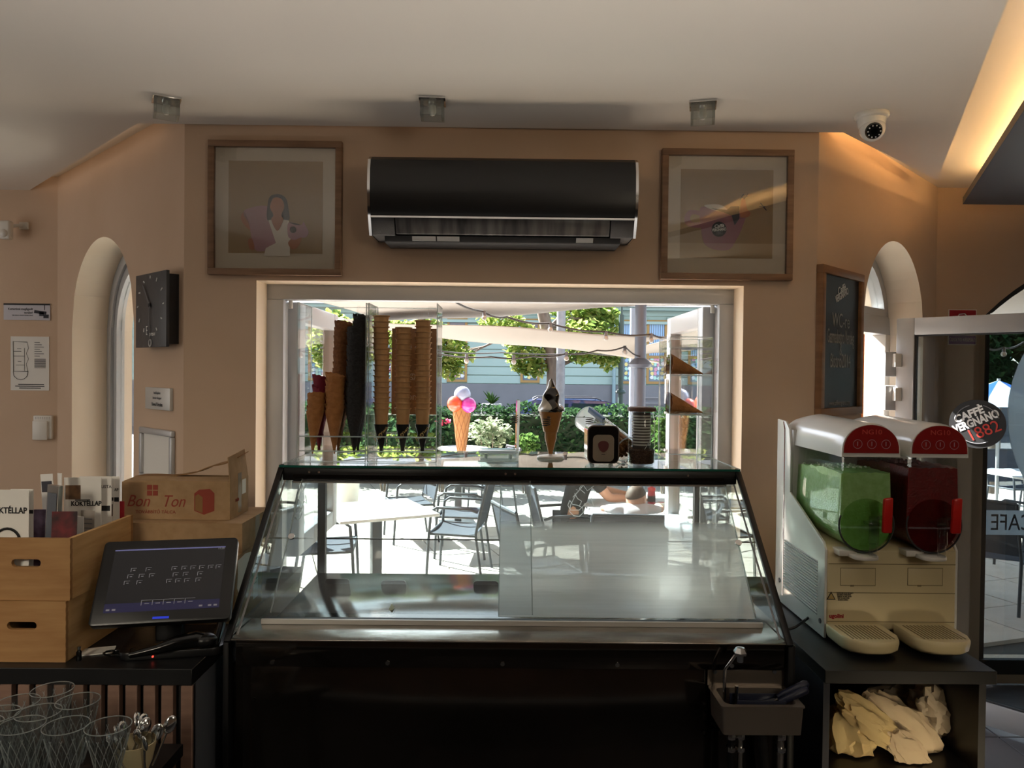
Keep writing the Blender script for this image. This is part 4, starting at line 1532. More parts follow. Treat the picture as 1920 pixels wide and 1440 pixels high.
def cone_stack(cat_, label, group, m, px, tip_y, y, top_y, n, lean=(0, 0), r=.031, h=.165):
    p = P(px, tip_y, y)
    ztop = P(px, top_y, y).z
    base = waffle_cone_mesh(r, h, m)
    pitch = (ztop - p.z - h) / max(1, n - 1)
    ax = Vector((lean[0], lean[1], 1)).normalized()
    for k in range(n):
        o = base if k == 0 else base.copy()
        if k:
            COL.objects.link(o)
        o.location = Vector(p) + ax * (pitch * k)
        q = Vector((0, 0, 1)).rotation_difference(ax)
        o.rotation_euler = (q.to_matrix() @ Matrix.Rotation(k * 1.3, 3, 'Z')).to_euler()
        tag(o, label + ', ' + nth(n - k), 'cone', group)


cone_stack('cone', 'waffle cone in the short stack at the left end', 'short stack of waffle cones', M['waffle'], 586, 851, 2.60, 738, 5, (.06, 0), .030, .155)
cone_stack('cone', 'beet red cone behind the short waffle stack', 'red cones behind the short stack', M['cone_red'], 598, 846, 2.68, 706, 4, (.02, .0), .030, .16)
cone_stack('cone', 'waffle cone in the medium stack before the tower', 'medium stack of waffle cones', M['waffle'], 627, 851, 2.60, 702, 8, (.0, 0), .032, .16)
cone_stack('cone', 'dark waffle cone in the tall brown tower', 'tall tower of brown waffle cones', M['waffle_d'], 634, 845, 2.68, 604, 22, (.035, 0), .031, .16)
cone_stack('cone', 'black cone in the front black tower', 'front tower of black cones', M['cone_black'], 664, 853, 2.60, 612, 20, (.015, 0), .033, .17)
cone_stack('cone', 'black cone in the rear black tower', 'rear tower of black cones', M['cone_black'], 671, 846, 2.68, 592, 22, (.02, 0), .030, .17)


def wafer_mesh():
    pr = [(.008, -.06), (.0195, -.002), (.0222, 0), (.0236, .032), (.0268, .0535), (.0305, .0542), (.0308, .058), (.0268, .058), (.0232, .036), (.020, .032), (.019, .004)]
    return MB().lathe(pr, 20, cap=False).build('wafer_cup', M['wafer'], None, smooth=30)


wbase = None
for lab, grp, px, y, yt, yb, n in (('wafer cup in the tallest stack by the divider', 'wafer cups in the stack by the divider', 716, 2.63, 592, 795, 18),
                                   ('wafer cup in the shorter middle stack', 'wafer cups in the middle stack', 756, 2.65, 614, 795, 16),
                                   ('wafer cup in the right side stack', 'wafer cups in the right side stack', 793, 2.65, 601, 795, 17)):
    zb_, zt_ = P(px, yb, y).z, P(px, yt, y).z
    x = P(px, 700, y).x
    pit = (zt_ - .058 - (zb_ - .0)) / (n - 1)
    for k in range(n):
        if wbase is None:
            wbase = wafer_mesh()
            o = wbase
        else:
            o = wbase.copy()
            COL.objects.link(o)
        jit = .004 if (px == 716 and k > n - 7) else 0
        o.location = (x - jit + RND.uniform(-.0008, .0008), y, zb_ + pit * k)
        tag(o, lab + ', ' + nth(n - k), 'wafer cup', grp)
    t = thing('paper_cone', {716: 'black paper cone sleeve with gold script under the tallest wafer stack', 756: 'black paper cone sleeve with gold script under the middle wafer stack', 793: 'black paper cone sleeve with gold script under the right side wafer stack'}[px], 'cone sleeve', (x, y, zb_ - .105), 0, 'black paper cone sleeves')
    MB().lathe([(.002, 0), (.0265, .105), (.0255, .105), (.001, .002)], 20, cap=False).build('sleeve', M['sleeve'], t, smooth=30)
    text('Fagylalt', .022, TX(0, -.0215, .072) @ Matrix.Rotation(rad(90 - 14), 4, 'X') @ Matrix.Rotation(rad(52), 4, 'Z'), M['gold'], t, shear=.3)

# ---------------------------------------------------------------- soft-serve display cone with spring holders
p = P(1032, 858, 2.74)
ZI = ZT + .001
fig = thing('display_cone', 'black and white soft-serve display cone on a white stand with wire springs', 'display figure', (p.x, 2.74, ZI))
k_ = 2.74 / FPX
MB().lathe([(.049, 0), (.05, .004), (.046, .009), (.012, .011), (.006, .016), (.006, .03)], 30).build('stand', M['white'], fig, smooth=40)
MB().lathe([(.0075, .016), (.022, .075), (.0225, .095), (.026, .096), (.042, .165), (.044, .172), (.03, .172)], 28).build('cone', mat('biscuit_cone', 'B0793E', .45, bump=(90, .2)), fig, smooth=40)


def swirl(a, z01):
    rr = .047 * (1 - z01) ** .78 * (1 + .13 * math.cos(3 * a - z01 * 9) * (1 - z01 * .6)) * (1 + .10 * math.sin(z01 * PI * 4.5)) + .0008
    if z01 < .08:
        rr = min(rr, .036 + z01 * .16)
    return rr


for nm, m_, sgn in (('vanilla_swirl', mat('vanilla_gloss', 'D5CDBE', .25, coat=.4), 0), ('chocolate_swirl', mat('chocolate_gloss', '140F0E', .12, coat=.6), 1)):
    mb = MB()
    nv, na = 26, 22
    for_ = []
    a00 = (-.35 if sgn else PI - .35 + .0)

    def f_(u, v, sgn=sgn):
        edge0 = rad(-118) + .5 * math.sin(v * 9)
        edge1 = rad(70)
        a = edge0 + (edge1 - edge0) * u if sgn else edge1 + (edge0 + 2 * PI - edge1) * u
        r = swirl(a, v) * (1.03 if sgn else 1)
        return (r * math.cos(a), r * math.sin(a), .165 + v * .128)
    mb.grid(f_, na, nv).build(nm, m_, fig, smooth=60, solid=.002)
for nm, dx, dy, lz in (('left', -1, -.15, .158), ('right', 1, -.1, .152), ('front', -.22, -1, .155)):
    L_ = {'left': .122, 'right': .128, 'front': .085}[nm]
    dv = Vector((dx, dy, 0)).normalized()
    s0 = dv * .03 + Vector((0, 0, lz))
    s1 = dv * L_ + Vector((0, 0, lz))
    pts = [s0, s1]
    for j in range(49):
        a = 2 * PI * j / 12
        pts.append(s1 + dv * (.014 - .014 * math.cos(a)) + Vector((-dv.y, dv.x, 0)) * .014 * math.sin(a) - Vector((0, 0, .001 + .0075 * j / 12)))
    MB().tube(pts, .0013, 5).build('wire_spring', M['gasket'], fig)

# clear acrylic sign holder seen edge-on
p = P(970, 850, 2.76)
t = thing('sign_holder', 'clear acrylic sign holder seen edge-on between tray and display cone', 'sign holder', (p.x, 2.70, ZI), rad(2))
hh_ = P(970, 750, 2.76).z - ZI
MB().hexa([(-.004, 0, 0), (.004, 0, 0), (.004, .13, 0), (-.004, .13, 0), (-.002, .02, hh_), (.0085, .02, hh_), (.0085, .11, hh_), (-.002, .11, hh_)]).build('upright', M['acryl_e'], t)
MB().hexa([(-.02, 0, 0), (-.004, 0, 0), (-.004, .12, 0), (-.02, .12, 0), (-.005, 0, .05), (-.003, 0, .05), (-.003, .12, .05), (-.005, .12, .05)]).build('foot', M['acryl'], t)
# clear lidded tray
p0_, p1_ = P(896, 868, 2.60), P(972, 868, 2.60)
t = thing('clear_tray', 'shallow clear plastic tray with lid on the glass shelf', 'tray', ((p0_.x + p1_.x) / 2, 2.64, ZI))
w_ = p1_.x - p0_.x
tr_m = glass('tray_plastic', (225, 235, 235), 1.5, haze=.18)
MB().prism(rrect(w_, .10, .02), 0, .004).build('base', M['acryl_e'], t)
mb = MB()
mb.prism(rrect(w_ * .9, .085, .018), .004, .030)
mb.build('body', tr_m, t, smooth=40)
MB().prism(rrect(w_ * .98, .098, .02), .030, .040).build('lid', M['acryl_e'], t, bevel=.002)
for x in (-.3, .3):
    MB().cyl((x * w_, -.048, .012), (x * w_, -.048, .028), .006, 10).build('clasp', M['acryl_e'], t)

# napkin dispenser
p0_, p1_ = P(1101, 872, 2.53), P(1161, 872, 2.53)
zh = P(1131, 799, 2.53).z - ZI
t = thing('napkin_dispenser', 'chrome napkin dispenser with dark front and fruit emblem on the glass shelf', 'napkin dispenser', ((p0_.x + p1_.x) / 2, 2.535, ZI))
w_ = p1_.x - p0_.x
MB().prism(rrect(w_, zh - .004, .02), -.10, 0, TX(0, 0, zh / 2 + .004) @ RX90).build('shell', M['chrome'], t, smooth=40)
MB().prism(rrect(w_ * .93, zh * .93, .018), 0, .004, TX(0, 0, zh / 2 + .003) @ RX90).build('front_plate', M['blackgloss'], t, smooth=40)
pl_ = MB().prism(rrect(w_ * .66, zh * .68, .016), .004, .006, TX(0, 0, zh * .44) @ RX90).build('napkin_panel', mat('napkin_panel_metal', 'A89C8C', .25, .5), t, smooth=40)
mb = MB()
mb.prism(blob([(0, -.022), (.014, -.012), (.018, .006), (.008, .016), (-.008, .016), (-.018, .006), (-.014, -.012)]), .0062, .0075, TX(0, 0, zh * .50) @ RX90)
mb.build('fruit_emblem', mat('maroon_print', '5A2020', .5), pl_)
MB().prism([(-.006, -.026), (.006, -.026), (.006, -.024), (-.006, -.024)], .0062, .007, TX(0, 0, zh * .47) @ RX90).build('fruit_emblem', M['ink'], pl_)
for x in (-.3, .3):
    MB().cyl((x * w_, .05, 0), (x * w_, .05, .005), .008, 10).build('foot', M['gasket'], t)

# jar of sprinkles with a wooden lid
p = P(1202, 873, 2.56)
zh = P(1202, 769, 2.56).z - ZI
t = thing('storage_jar', 'glass jar of brown crumbs with ringed inner tube and wooden lid', 'jar', (p.x, 2.56, ZI))
R_ = .046
MB().lathe([(.03, .001), (R_ - .004, .002), (R_, .008), (R_, zh - .035), (R_ - .005, zh - .02), (R_ - .007, zh - .004)], 28).build('glass_body', glass('jar_glass', (244, 248, 248), 1.5), t, smooth=40)
MB().lathe([(R_ - .001, zh - .004), (R_ + .003, zh - .003), (R_ + .003, zh + .008), (R_ - .002, zh + .011), (.01, zh + .011)], 28).build('lid', mat('brown_wood_lid', '5E4030', .5), t, smooth=40)
MB().lathe([(R_ - .006, .006), (R_ - .003, .01), (R_ - .003, .052), (R_ - .02, .058), (.004, .054)], 26).build('crumbs', mat('brown_crumbs', '6A4A34', .9, noise_=(300, '3A261A', 2), bump=(260, 1.0)), t, smooth=60)
for k in range(13):
    z = .068 + k * .0098
    if z > zh - .02:
        break
    MB().lathe([(.031, z), (.0325, z), (.0325, z + .005), (.031, z + .005)], 24, cap=False).build('ring', M['white'], t, smooth=40)
MB().lathe([(.0305, .058), (.0305, zh - .008)], 24).build('inner_tube', mat('dark_inner_tube', '4A3C36', .4), t, smooth=40)
MB().cyl((.005, -.035, .056), (.035, -.028, .105), .0016, 6).build('spoon_handle', M['chrome'], t)

# tilted clear tube of wafer straws
a_ = P(1106, 790, 2.80)
b_ = P(1160, 832, 2.66)
t = thing('wafer_tube', 'clear plastic tube of rolled wafers lying tilted behind the napkin dispenser', 'tube', (a_.x, a_.y, ZI), world=True)
ax = (b_ - a_).normalized()
A0, A1 = a_ - ax * .03, b_ + ax * .045
rt = .046
q = ax.to_track_quat('Z', 'Y')
L_ = (A1 - A0).length
Mt = Matrix.Translation(A0) @ q.to_matrix().to_4x4()
MB().lathe([(rt * .98, 0), (rt, .004), (rt, L_)], 28, Mt, cap=False).build('tube_wall', glass('tube_plastic', (240, 244, 246), 1.5, haze=.12), t, smooth=50)
MB().lathe([(rt, 0), (rt * .6, -.006), (.004, -.008)], 28, Mt, cap=False).build('end_cap', M['acryl_e'], t, smooth=50)
for zz in (.002, L_ - .003):
    MB().tube([Mt @ Vector((rt * math.cos(k * PI / 12), rt * math.sin(k * PI / 12), zz)) for k in range(24)], .0025, 5, True).build('rim', M['acryl_e'], t)
MB().box((-.006, .03, .01), (.006, .05, .10), Mt).build('blue_stripe', mat('blue_label', '5E8CC8', .4), t)
MB().cyl(Vector((A0.x + .02, A0.y, ZI)), Vector((A0.x + .02, A0.y, A0.z - rt * .8)), .006, 8).build('rest', M['acryl_e'], t)
first = None
for k in range(19):
    rr = [0, .0155, .031][0 if k == 0 else (1 if k < 7 else 2)]
    a = 2 * PI * (k / 6 if k < 7 else k / 12)
    if first is None:
        first = MB().lathe([(.0066, 0), (.0066, .12), (.004, .12), (.004, .004)], 10, cap=False).build('wafer_roll', M['waffle'], None, smooth=40)
        o = first
    else:
        o = first.copy()
        COL.objects.link(o)
    o.matrix_world = Mt @ Matrix.Translation((rr * math.cos(a), rr * math.sin(a), L_ - .125 + RND.uniform(-.006, .006)))
    tag(o, 'rolled wafer straw inside the tilted clear tube', 'wafer roll', 'wafer rolls in the clear tube')

# three-tier clear rack at the right end
y0, y1 = 2.52, 2.70
xa, xb = P(1255, 760, y0).x, P(1336, 760, y0).x
zt_ = P(1295, 631, y0).z
rk = thing('acrylic_rack', 'clear acrylic three-tier rack with waffle cones by the right sash', 'rack', (xa, y0, ZI))
w, d, h = xb - xa, y1 - y0, zt_ - ZI
for a, b in (((0, 0, 0), (.004, d, h)), ((w - .004, 0, 0), (w, d, h)), ((.004, d - .004, 0), (w - .004, d, h))):
    MB().box(a, b).build('panel', M['acryl'], rk)
tz = [P(1295, py, y0).z - ZI for py in (652, 704, 778, 852)]
for z in tz:
    MB().box((.004, .0, z - .002), (w - .004, d - .004, z + .002)).build('shelf', M['acryl'], rk)
    MB().box((.002, -.002, z - .0022), (w - .002, .001, z + .0022)).build('bright_edge', M['acryl_e'], rk)
for x in (0, w - .003):
    for y in (-.001, d - .002):
        MB().box((x, y, 0), (x + .003, y + .003, h)).build('bright_edge', M['acryl_e'], rk)
for zz in (.42, .72):
    MB().box((w - .004, -.006, h * zz), (w + .014, .012, h * zz + .05)).build('wall_clip', M['acryl'], rk)
for a, b in (((0, -.001, h - .003), (w, .002, h)), ((0, d - .003, h - .003), (w, d, h))):
    MB().box(a, b).build('bright_edge', M['acryl_e'], rk)
rkb = waffle_cone_mesh(.033, .125, M['waffle'])
i = 0
for z, nm in ((tz[1], 'upper'), (tz[2], 'lower')):
    for j, (x, yy, yaw) in enumerate(((.008, .05, 8), (.02, .115, -6))):
        o = rkb if i == 0 else rkb.copy()
        if i:
            COL.objects.link(o)
        i += 1
        o.location = (xa + x + .118, y0 + yy, ZI + z + .006)
        o.rotation_euler = (Matrix.Rotation(rad(yaw), 3, 'Z') @ Matrix.Rotation(rad(-75), 3, 'Y')).to_euler()
        tag(o, 'waffle cone lying on the %s tier of the clear rack, %s' % (nm, 'nearer the room' if j == 0 else 'nearer the street'), 'cone', 'waffle cones lying on the rack')

# ================================================================ LEFT COUNTER AND WHAT STANDS ON IT
ZC = .95
CXR = P(360, 1256, 1.89).x
CY0 = 1.89
ZC = P(357, 1255, CY0).z
ct = thing('left_counter', 'black-topped counter with taupe vertical slats at the left', 'counter', (CXR - .6, 2.3, 0), world=True)
CXL = CXR - 1.35
MB().box((CXL, CY0, ZC - .042), (CXR, 2.90, ZC)).build('countertop', M['ctop'], ct, bevel=.0015, seg=1)
MB().box((CXR - .018, CY0 + .012, 0), (CXR - .001, 2.88, ZC - .042)).build('side_panel', M['cside'], ct)
MB().box((CXL, CY0 + .028, 0), (CXR - .018, 2.88, ZC - .042)).build('backing', M['blackmatte'], ct)
sw, sp_ = .0295, .0455
sl0 = None
for k in range(24):
    x = CXR - .001 - sw - k * sp_ - (0 if k == 0 else .004)
    if x < CXL:
        break
    if sl0 is None:
        sl0 = MB().box((0, CY0 + .004, .01), (sw, CY0 + .027, ZC - .044))
        sl0.v = [v + Vector((x, 0, 0)) for v in sl0.v]
        sl0 = sl0.build('slat', M['slat'], ct, bevel=.002, seg=1)
        xs0 = x
    else:
        share(sl0, 'slat', ct, (x - xs0, 0, 0))

# crates
def crate(px_r, py_t, py_b, y0, label, z0=None):
    z1 = P(px_r, py_t, y0).z
    zb = P(px_r, py_b, y0).z if z0 is None else z0
    xr = P(px_r, (py_t + py_b) / 2, y0).x
    w, d, h = .225, .325, z1 - zb
    t = thing('wooden_crate', label, 'crate', (xr - w / 2, y0, zb))
    th = .011
    hz, hw, hr = h * .60, .038, .010
    # front with an oval handle slot
    pts = [(-w / 2, 0), (w / 2, 0), (w / 2, h), (-w / 2, h)]
    mb = MB()
    hole = [(p_[0], p_[1] + hz) for p_ in rrect(hw * 2, hr * 2, hr, 6)]

    def ringface(y, rev):
        n = len(hole)
        outer = []
        for hx_, hz_ in hole:
            dx, dz = hx_ / hw, (hz_ - hz) / hr
            m_ = max(abs(dx), abs(dz)) + 1e-9
            ox, oz = dx / m_ * w / 2, (dz / m_)
            oz = hz + (oz * (h - hz) if oz > 0 else oz * hz)
            outer.append((ox, oz))
        return [(p_[0], y, p_[1]) for p_ in outer] + [(p_[0], y, p_[1]) for p_ in hole]
    n = len(hole)
    vs = ringface(0, 0) + ringface(th, 0)
    fs = []
    for k in range(n):
        k2 = (k + 1) % n
        fs += [(k, k2, n + k2, n + k), (2 * n + k, 3 * n + k, 3 * n + k2, 2 * n + k2), (n + k, n + k2, 3 * n + k2, 3 * n + k), (k, 2 * n + k, 2 * n + k2, k2)]
    mb.add(vs, fs).build('front_panel', M['crate'], t, flip=False)
    MB().box((-w / 2, d - th, 0), (w / 2, d, h)).build('back_panel', M['crate'], t)
    for x in (-w / 2, w / 2 - th):
        MB().box((x + (.0 if x > 0 else 0), th, 0), (x + th, d - th, h)).build('side_panel', M['crate_s'], t, bevel=.001, seg=1)
    MB().box((-w / 2 + th, th, 0), (w / 2 - th, d - th, .008)).build('bottom', M['crate'], t)
    for k in range(7):
        z = h * (k + .25) / 7
        MB().box((w / 2 - .0006, .0008, z), (w / 2 + .0006, th, z + h / 14)).build('finger_joint', M['crate'], t)
    return t, xr, zb, z1


crB, xrB, zbB, ztB = crate(123, 1128, 1246, 1.925, 'pale wooden crate with handle slot, lower of the two stacked', ZC + .001)
crA, xrA, zbA, ztA = crate(131, 1010, 1126, 1.93, 'pale wooden crate holding menus, upper of the two stacked', ztB + .001)


# menus and cards in the upper crate
def menu(name, label, px0, px1, pt, y, yaw=0, tilt=0, m='paper', th=.002, cat='menu', lean=0):
    a, b = P(px0, pt, y), P(px1, pt, y)
    w = max(.02, (b.x - a.x) / max(.3, math.cos(rad(yaw))))
    z0 = zbA + .012
    h = a.z - z0
    t = thing(name, label, cat, ((a.x + b.x) / 2, y, z0), rad(yaw))
    t.rotation_euler = (rad(tilt), rad(lean), rad(yaw))
    MB().box((-w / 2, 0, 0), (w / 2, th, h)).build('sheet', M[m] if isinstance(m, str) else m, t, bevel=.0004, seg=1)
    return t, w, h


ph_dark = mat('dark_photo_print', '2E2022', .4, noise_=(22, '7A2A30', 3))
ph_brown = mat('brown_photo_print', '4A3426', .5, noise_=(25, '8C6A48', 3))
ph_grey = mat('grey_photo_print', '5A5652', .5, noise_=(30, 'A8A29A', 3))
t, w, h = menu('menu', 'tall white cocktail menu standing at the left end of the crate', -25, 54, 918, 1.965, 0)
text('KOKTÉLLAP', .022, stand(.0, -.0005, h - .055), M['ink'], t, wx=.85, offset=.0006)
mb = MB()
mb.tube([(.0 + .033 * math.cos(k * PI / 12), -.001, h - .135 + .033 * math.sin(k * PI / 12)) for k in range(24)], .0035, 5, True)
mb.build('ring_print', M['ink'], t)
t, w, h = menu('menu', 'second white menu just behind the tall cocktail menu', 20, 62, 917, 1.985, 2)
MB().box((-w / 2, -.0008, h - .065), (w / 2, 0, h - .055)).build('printed_bar', M['ink'], t)
t, w, h = menu('clipboard', 'grey metal-edged upright slab standing among the menus', 76, 102, 909, 2.0, -18, cat='clipboard', m='steel', th=.014, lean=4)
MB().box((-w / 2 + .004, -.001, .01), (w / 2 - .004, 0, h - .02)).build('dark_face', M['cside'], t)
t, w, h = menu('menu', 'white folded card with dark print standing behind the metal slab', 84, 116, 889, 2.08, -25, lean=-6)
MB().box((-w / 2 + .004, -.0008, h - .05), (w / 2 - .004, 0, h - .02)).build('printed_picture', M['hair_p'], t)
t, w, h = menu('menu', 'narrow white folded card turned sideways, left of the open cocktail menu', 106, 124, 888, 2.06, -45, lean=-4)
text('AP', .02, stand(0, -.0006, h * .55), M['ink'], t)
t, w, h = menu('menu', 'open cocktail menu with brown picture in the middle of the crate', 122, 188, 895, 2.135, 6)
text('KOKTÉLLAP', .019, stand(.01, -.0006, h - .075), M['ink'], t, wx=.8, offset=.0006)
MB().box((-w / 2 + .004, -.0008, h - .062), (-w / 2 + .045, 0, h - .022)).build('printed_picture', ph_brown, t)
MB().box((-w / 2 + .03, -.0008, h - .066), (w / 2 - .03, 0, h - .063)).build('printed_bar', M['ink'], t)
t, w, h = menu('menu', 'white menu with dark bars behind the open cocktail menu', 150, 208, 893, 2.165, 4)
MB().box((w / 2 - .035, -.0008, h - .10), (w / 2 - .004, 0, h - .085)).build('printed_bar', M['ink'], t)
text('ÁRLISTA', .012, stand(w / 2 - .022, -.0006, h - .03), M['ink'], t)
t, w, h = menu('menu', 'white menu with a drink photo near the back of the crate', 172, 213, 897, 2.185, 3)
MB().box((w / 2 - .022, -.0008, h - .11), (w / 2 - .003, 0, h - .075)).build('printed_picture', ph_brown, t)
MB().box((w / 2 - .022, -.0008, h - .065), (w / 2 - .001, 0, h - .055)).build('printed_bar', M['ink'], t)
t, w, h = menu('menu', 'rearmost white menu beside the crate corner', 196, 224, 893, 2.215, 2)
text('ITALLAP', .013, stand(0, -.0006, h - .04), M['ink'], t, wx=.8)
MB().box((-w / 2 + .002, -.0008, h - .075), (w / 2 - .002, 0, h - .062)).build('printed_bar', M['ink'], t)
t, w, h = menu('menu', 'small red-edged card at the right end of the crate', 221, 231, 940, 2.235, 0, m='sign_r', th=.004)
t, w, h = menu('flyer', 'dark photo flyer with a red drink leaning on the crate front', 94, 140, 960, 1.975, 4, m=ph_dark, cat='flyer', tilt=-3)
t, w, h = menu('flyer', 'cream flyer with rounded print right of the dark photo flyer', 140, 158, 968, 2.05, -12, cat='flyer')
t, w, h = menu('flyer', 'small grey flyer with dense writing in front of the open cocktail menu', 150, 178, 957, 2.09, -10, m=mat('grey_flyer', '9C948C', .6), cat='flyer')
for k in range(4):
    MB().box((-w / 2 + .006, -.0008, h - .025 - k * .013), (w / 2 - .006, 0, h - .022 - k * .013)).build('printed_line', M['ink_g'], t)
t, w, h = menu('flyer', 'violet photo flyer standing behind the dark photo flyer', 62, 98, 955, 2.03, 6, m=mat('violet_photo_print', '3C2438', .5, noise_=(20, '8A7A9A', 3)), cat='flyer')


# cardboard boxes
def carton(name_label, x0, x1, y0, y1, z0, z1, seal=True):
    t = thing('cardboard_box', name_label, 'box', ((x0 + x1) / 2, (y0 + y1) / 2, z0), world=True)
    mb = MB()
    w = .004
    for a, b in (((x0, y0, z0), (x1, y0 + w, z1)), ((x0, y1 - w, z0), (x1, y1, z1)), ((x0, y0 + w, z0), (x0 + w, y1 - w, z1)), ((x1 - w, y0 + w, z0), (x1, y1 - w, z1)), ((x0 + w, y0 + w, z0), (x1 - w, y1 - w, z0 + w))):
        mb.box(a, b)
    mb.build('walls', M['card'], t)
    if seal:
        ym = (y0 + y1) / 2
        MB().box((x0, y0, z1), (x1, ym - .001, z1 + .003)).build('flap', M['card'], t)
        MB().box((x0, ym + .001, z1), (x1, y1, z1 + .003)).build('flap', M['card'], t)
    return t


c3x = P(441, 1165, 2.22).x
z2b, z2t = P(452, 1036, 2.28).z, P(453, 981, 2.28).z
b3 = carton('plain cardboard box standing on the counter, lowest of the stack', c3x - .36, c3x, 2.22, 2.46, ZC + .001, z2b - .004)
c2x = P(454, 1010, 2.28).x
b2 = carton('cardboard box with taped end, middle of the stack by the display case', c2x - .40, c2x, 2.28, 2.56, z2b, z2t - .004)
c1x = P(431, 940, 2.325).x
z1t = P(430, 905, 2.325).z
b1_ = carton('cardboard box with red script and open lid on top of the stack', c1x - .335, c1x, 2.325, 2.49, z2t + .0, z1t, seal=False)
zb1 = z2t
hb1 = z1t - zb1
# red print on the front
Mf = lambda x, z: stand(c1x - .335 + x, 2.3244, zb1 + z)
text('Bon   Ton', .052, Mf(.105, hb1 * .48), M['card_red'], b1_, shear=.35, wx=.85)
text('TOVÁBBÍTŐ TÁLCA', .014, Mf(.105, hb1 * .20), M['card_red'], b1_, wx=1.0)
mb = MB()
for dx in (-.009, .009):
    for dz in (-.009, .009):
        mb.cbox((c1x - .335 + .095 + dx, 2.3243, zb1 + hb1 * .78 + dz), (.015, .001, .015))
mb.build('printed_squares', M['card_red'], b1_)
MB().prism([(-.03, -.03), (0, -.042), (.032, -.03), (.032, .025), (.018, .038), (-.015, .036), (-.03, .024)], 0, .0008, TX(c1x - .335 + .255, 2.3245, zb1 + hb1 * .5) @ RX90).build('printed_block', M['card_red'], b1_)
MB().prism([(-.027, -.028), (-.004, -.037), (-.004, .012), (-.018, .022), (-.027, .016)], .0008, .0014, TX(c1x - .335 + .255, 2.3245, zb1 + hb1 * .5) @ RX90).build('printed_block_side', M['card_in'], b1_)
# flaps: end flap raised, rear flap bent up, front flap folded in
x1_, y0_, y1_ = c1x, 2.325, 2.49
ztp = P(446, 853, 2.41).z
MB().hexa([(x1_ - .003, y0_ + .002, z1t), (x1_, y0_ + .002, z1t), (x1_, y1_ - .002, z1t), (x1_ - .003, y1_ - .002, z1t), (x1_ - .012, y0_ + .01, ztp), (x1_ - .009, y0_ + .01, ztp), (x1_ - .009, y1_ - .01, ztp + .012), (x1_ - .012, y1_ - .01, ztp + .012)]).build('end_flap', M['card'], b1_)


def flapfn(u, v):
    x = x1_ - .335 + .335 * u
    lift = .0 if u < .35 else .075 * ((u - .35) / .65) ** 1.3
    return (x, y1_ - .002 - v * .08, z1t + .003 + lift * (1 - .15 * v) + .004 * math.sin(u * 20) * u + v * .004)


MB().grid(flapfn, 20, 3).build('rear_flap', M['card_in'], b1_, smooth=40, solid=.003)
MB().hexa([(x1_ - .33, y0_ + .002, z1t), (x1_ - .005, y0_ + .002, z1t), (x1_ - .005, y0_ + .08, z1t + .004), (x1_ - .33, y0_ + .08, z1t + .004), (x1_ - .33, y0_ + .002, z1t + .003), (x1_ - .005, y0_ + .002, z1t + .003), (x1_ - .005, y0_ + .08, z1t + .007), (x1_ - .33, y0_ + .08, z1t + .007)]).build('front_flap', M['card'], b1_)
MB().box((x1_ - .0002, 2.395, zb1 + .01), (x1_ + .0006, 2.425, z1t + .02)).build('tape', M['tape'], b1_)
MB().box((x1_ + .0003, 2.43, zb1 + hb1 * .55), (x1_ + .001, 2.465, zb1 + hb1 * .95)).build('white_label', M['paper'], b1_)
text('TOVÁBB', .014, TX(x1_ + .0012, 2.385, zb1 + hb1 * .45) @ Matrix.Rotation(PI / 2, 4, 'Z') @ RX90, M['card_red'], b1_, wx=.6)
MB().box((c2x - .0002, 2.40, z2b + .004), (c2x + .0006, 2.44, z2t - .001)).build('tape', M['tape'], b2)
Wp = TX(c3x + .002, 2.32, 0) @ Matrix.Rotation(PI / 2, 4, 'Z')
zl0, zl1 = z2b - .115, z2b - .01
pp = MB()
lx = [(-.085, zl1 - .005), (-.02, zl1 + .002), (.03, zl1 - .004), (.045, zl1 - .03), (.05, zl0 + .03), (.02, zl0 + .008), (-.04, zl0 + .004), (-.07, zl0 - .006), (-.09, zl0 + .02), (-.082, zl0 + .06)]
pp.prism(lx, -.0015, -.0005, Wp @ RX90)
pp.v = [v for v in pp.v]
sh = pp.build('torn_sheet', M['paper'], b3)
text('Rostlon kell', .020, Wp @ stand(-.018, -.0018 + .004, zl1 - .035), M['ink_g'], b3, wx=.8)
text('HUNGARY', .022, Wp @ stand(-.018, -.0018 + .004, zl1 - .065), M['ink_g'], b3, wx=.8)
MB().box((c3x - .0002, 2.375, ZC + .03), (c3x + .0008, 2.42, z2b - .006)).build('shipping_label', M['paper'], b3)
mb = MB()
for k in range(9):
    mb.box((c3x + .0007, 2.38, z2b - .03 - k * .012), (c3x + .0012, 2.405 + .008 * (k % 2), z2b - .027 - k * .012))
mb.build('label_lines', M['ink_g'], b3)

# touch terminal
a = P(162, 1178, 1.90)
bR = P(413, 1164, 1.965)
tl = P(200, 1015, 2.03)
wv = Vector((bR.x - a.x, bR.y - a.y, 0))
yaw = math.atan2(wv.y, wv.x)
SW = .345
SH = (tl - a).length * 1.0
tl_ = math.asin(min(.8, (tl.z - a.z) / SH))
t = thing('touch_terminal', 'black point of sale touch screen on the left counter', 'terminal', (a.x + wv.x / 2, a.y + wv.y / 2 + .06, ZC), yaw)
cz = (a.z + tl.z) / 2 - ZC
tiltm = Matrix.Rotation(-(PI / 2 - tl_) + PI / 2, 4, 'X')
SM = TX(0, .015, cz) @ tiltm     # screen plane: local x right, y up the screen, z towards the viewer
hs = MB()
hs.prism(rrect(SW, SH, .012), -.028, 0, SM)
scr = hs.build('screen_housing', M['black'], t, bevel=.004)
MB().prism(rrect(SW * .82, SH * .76, .001, 1), 0, .0006, SM @ TX(0, .004, 0)).build('display', M['screen'], scr)
uw, uh = SW * .82, SH * .76


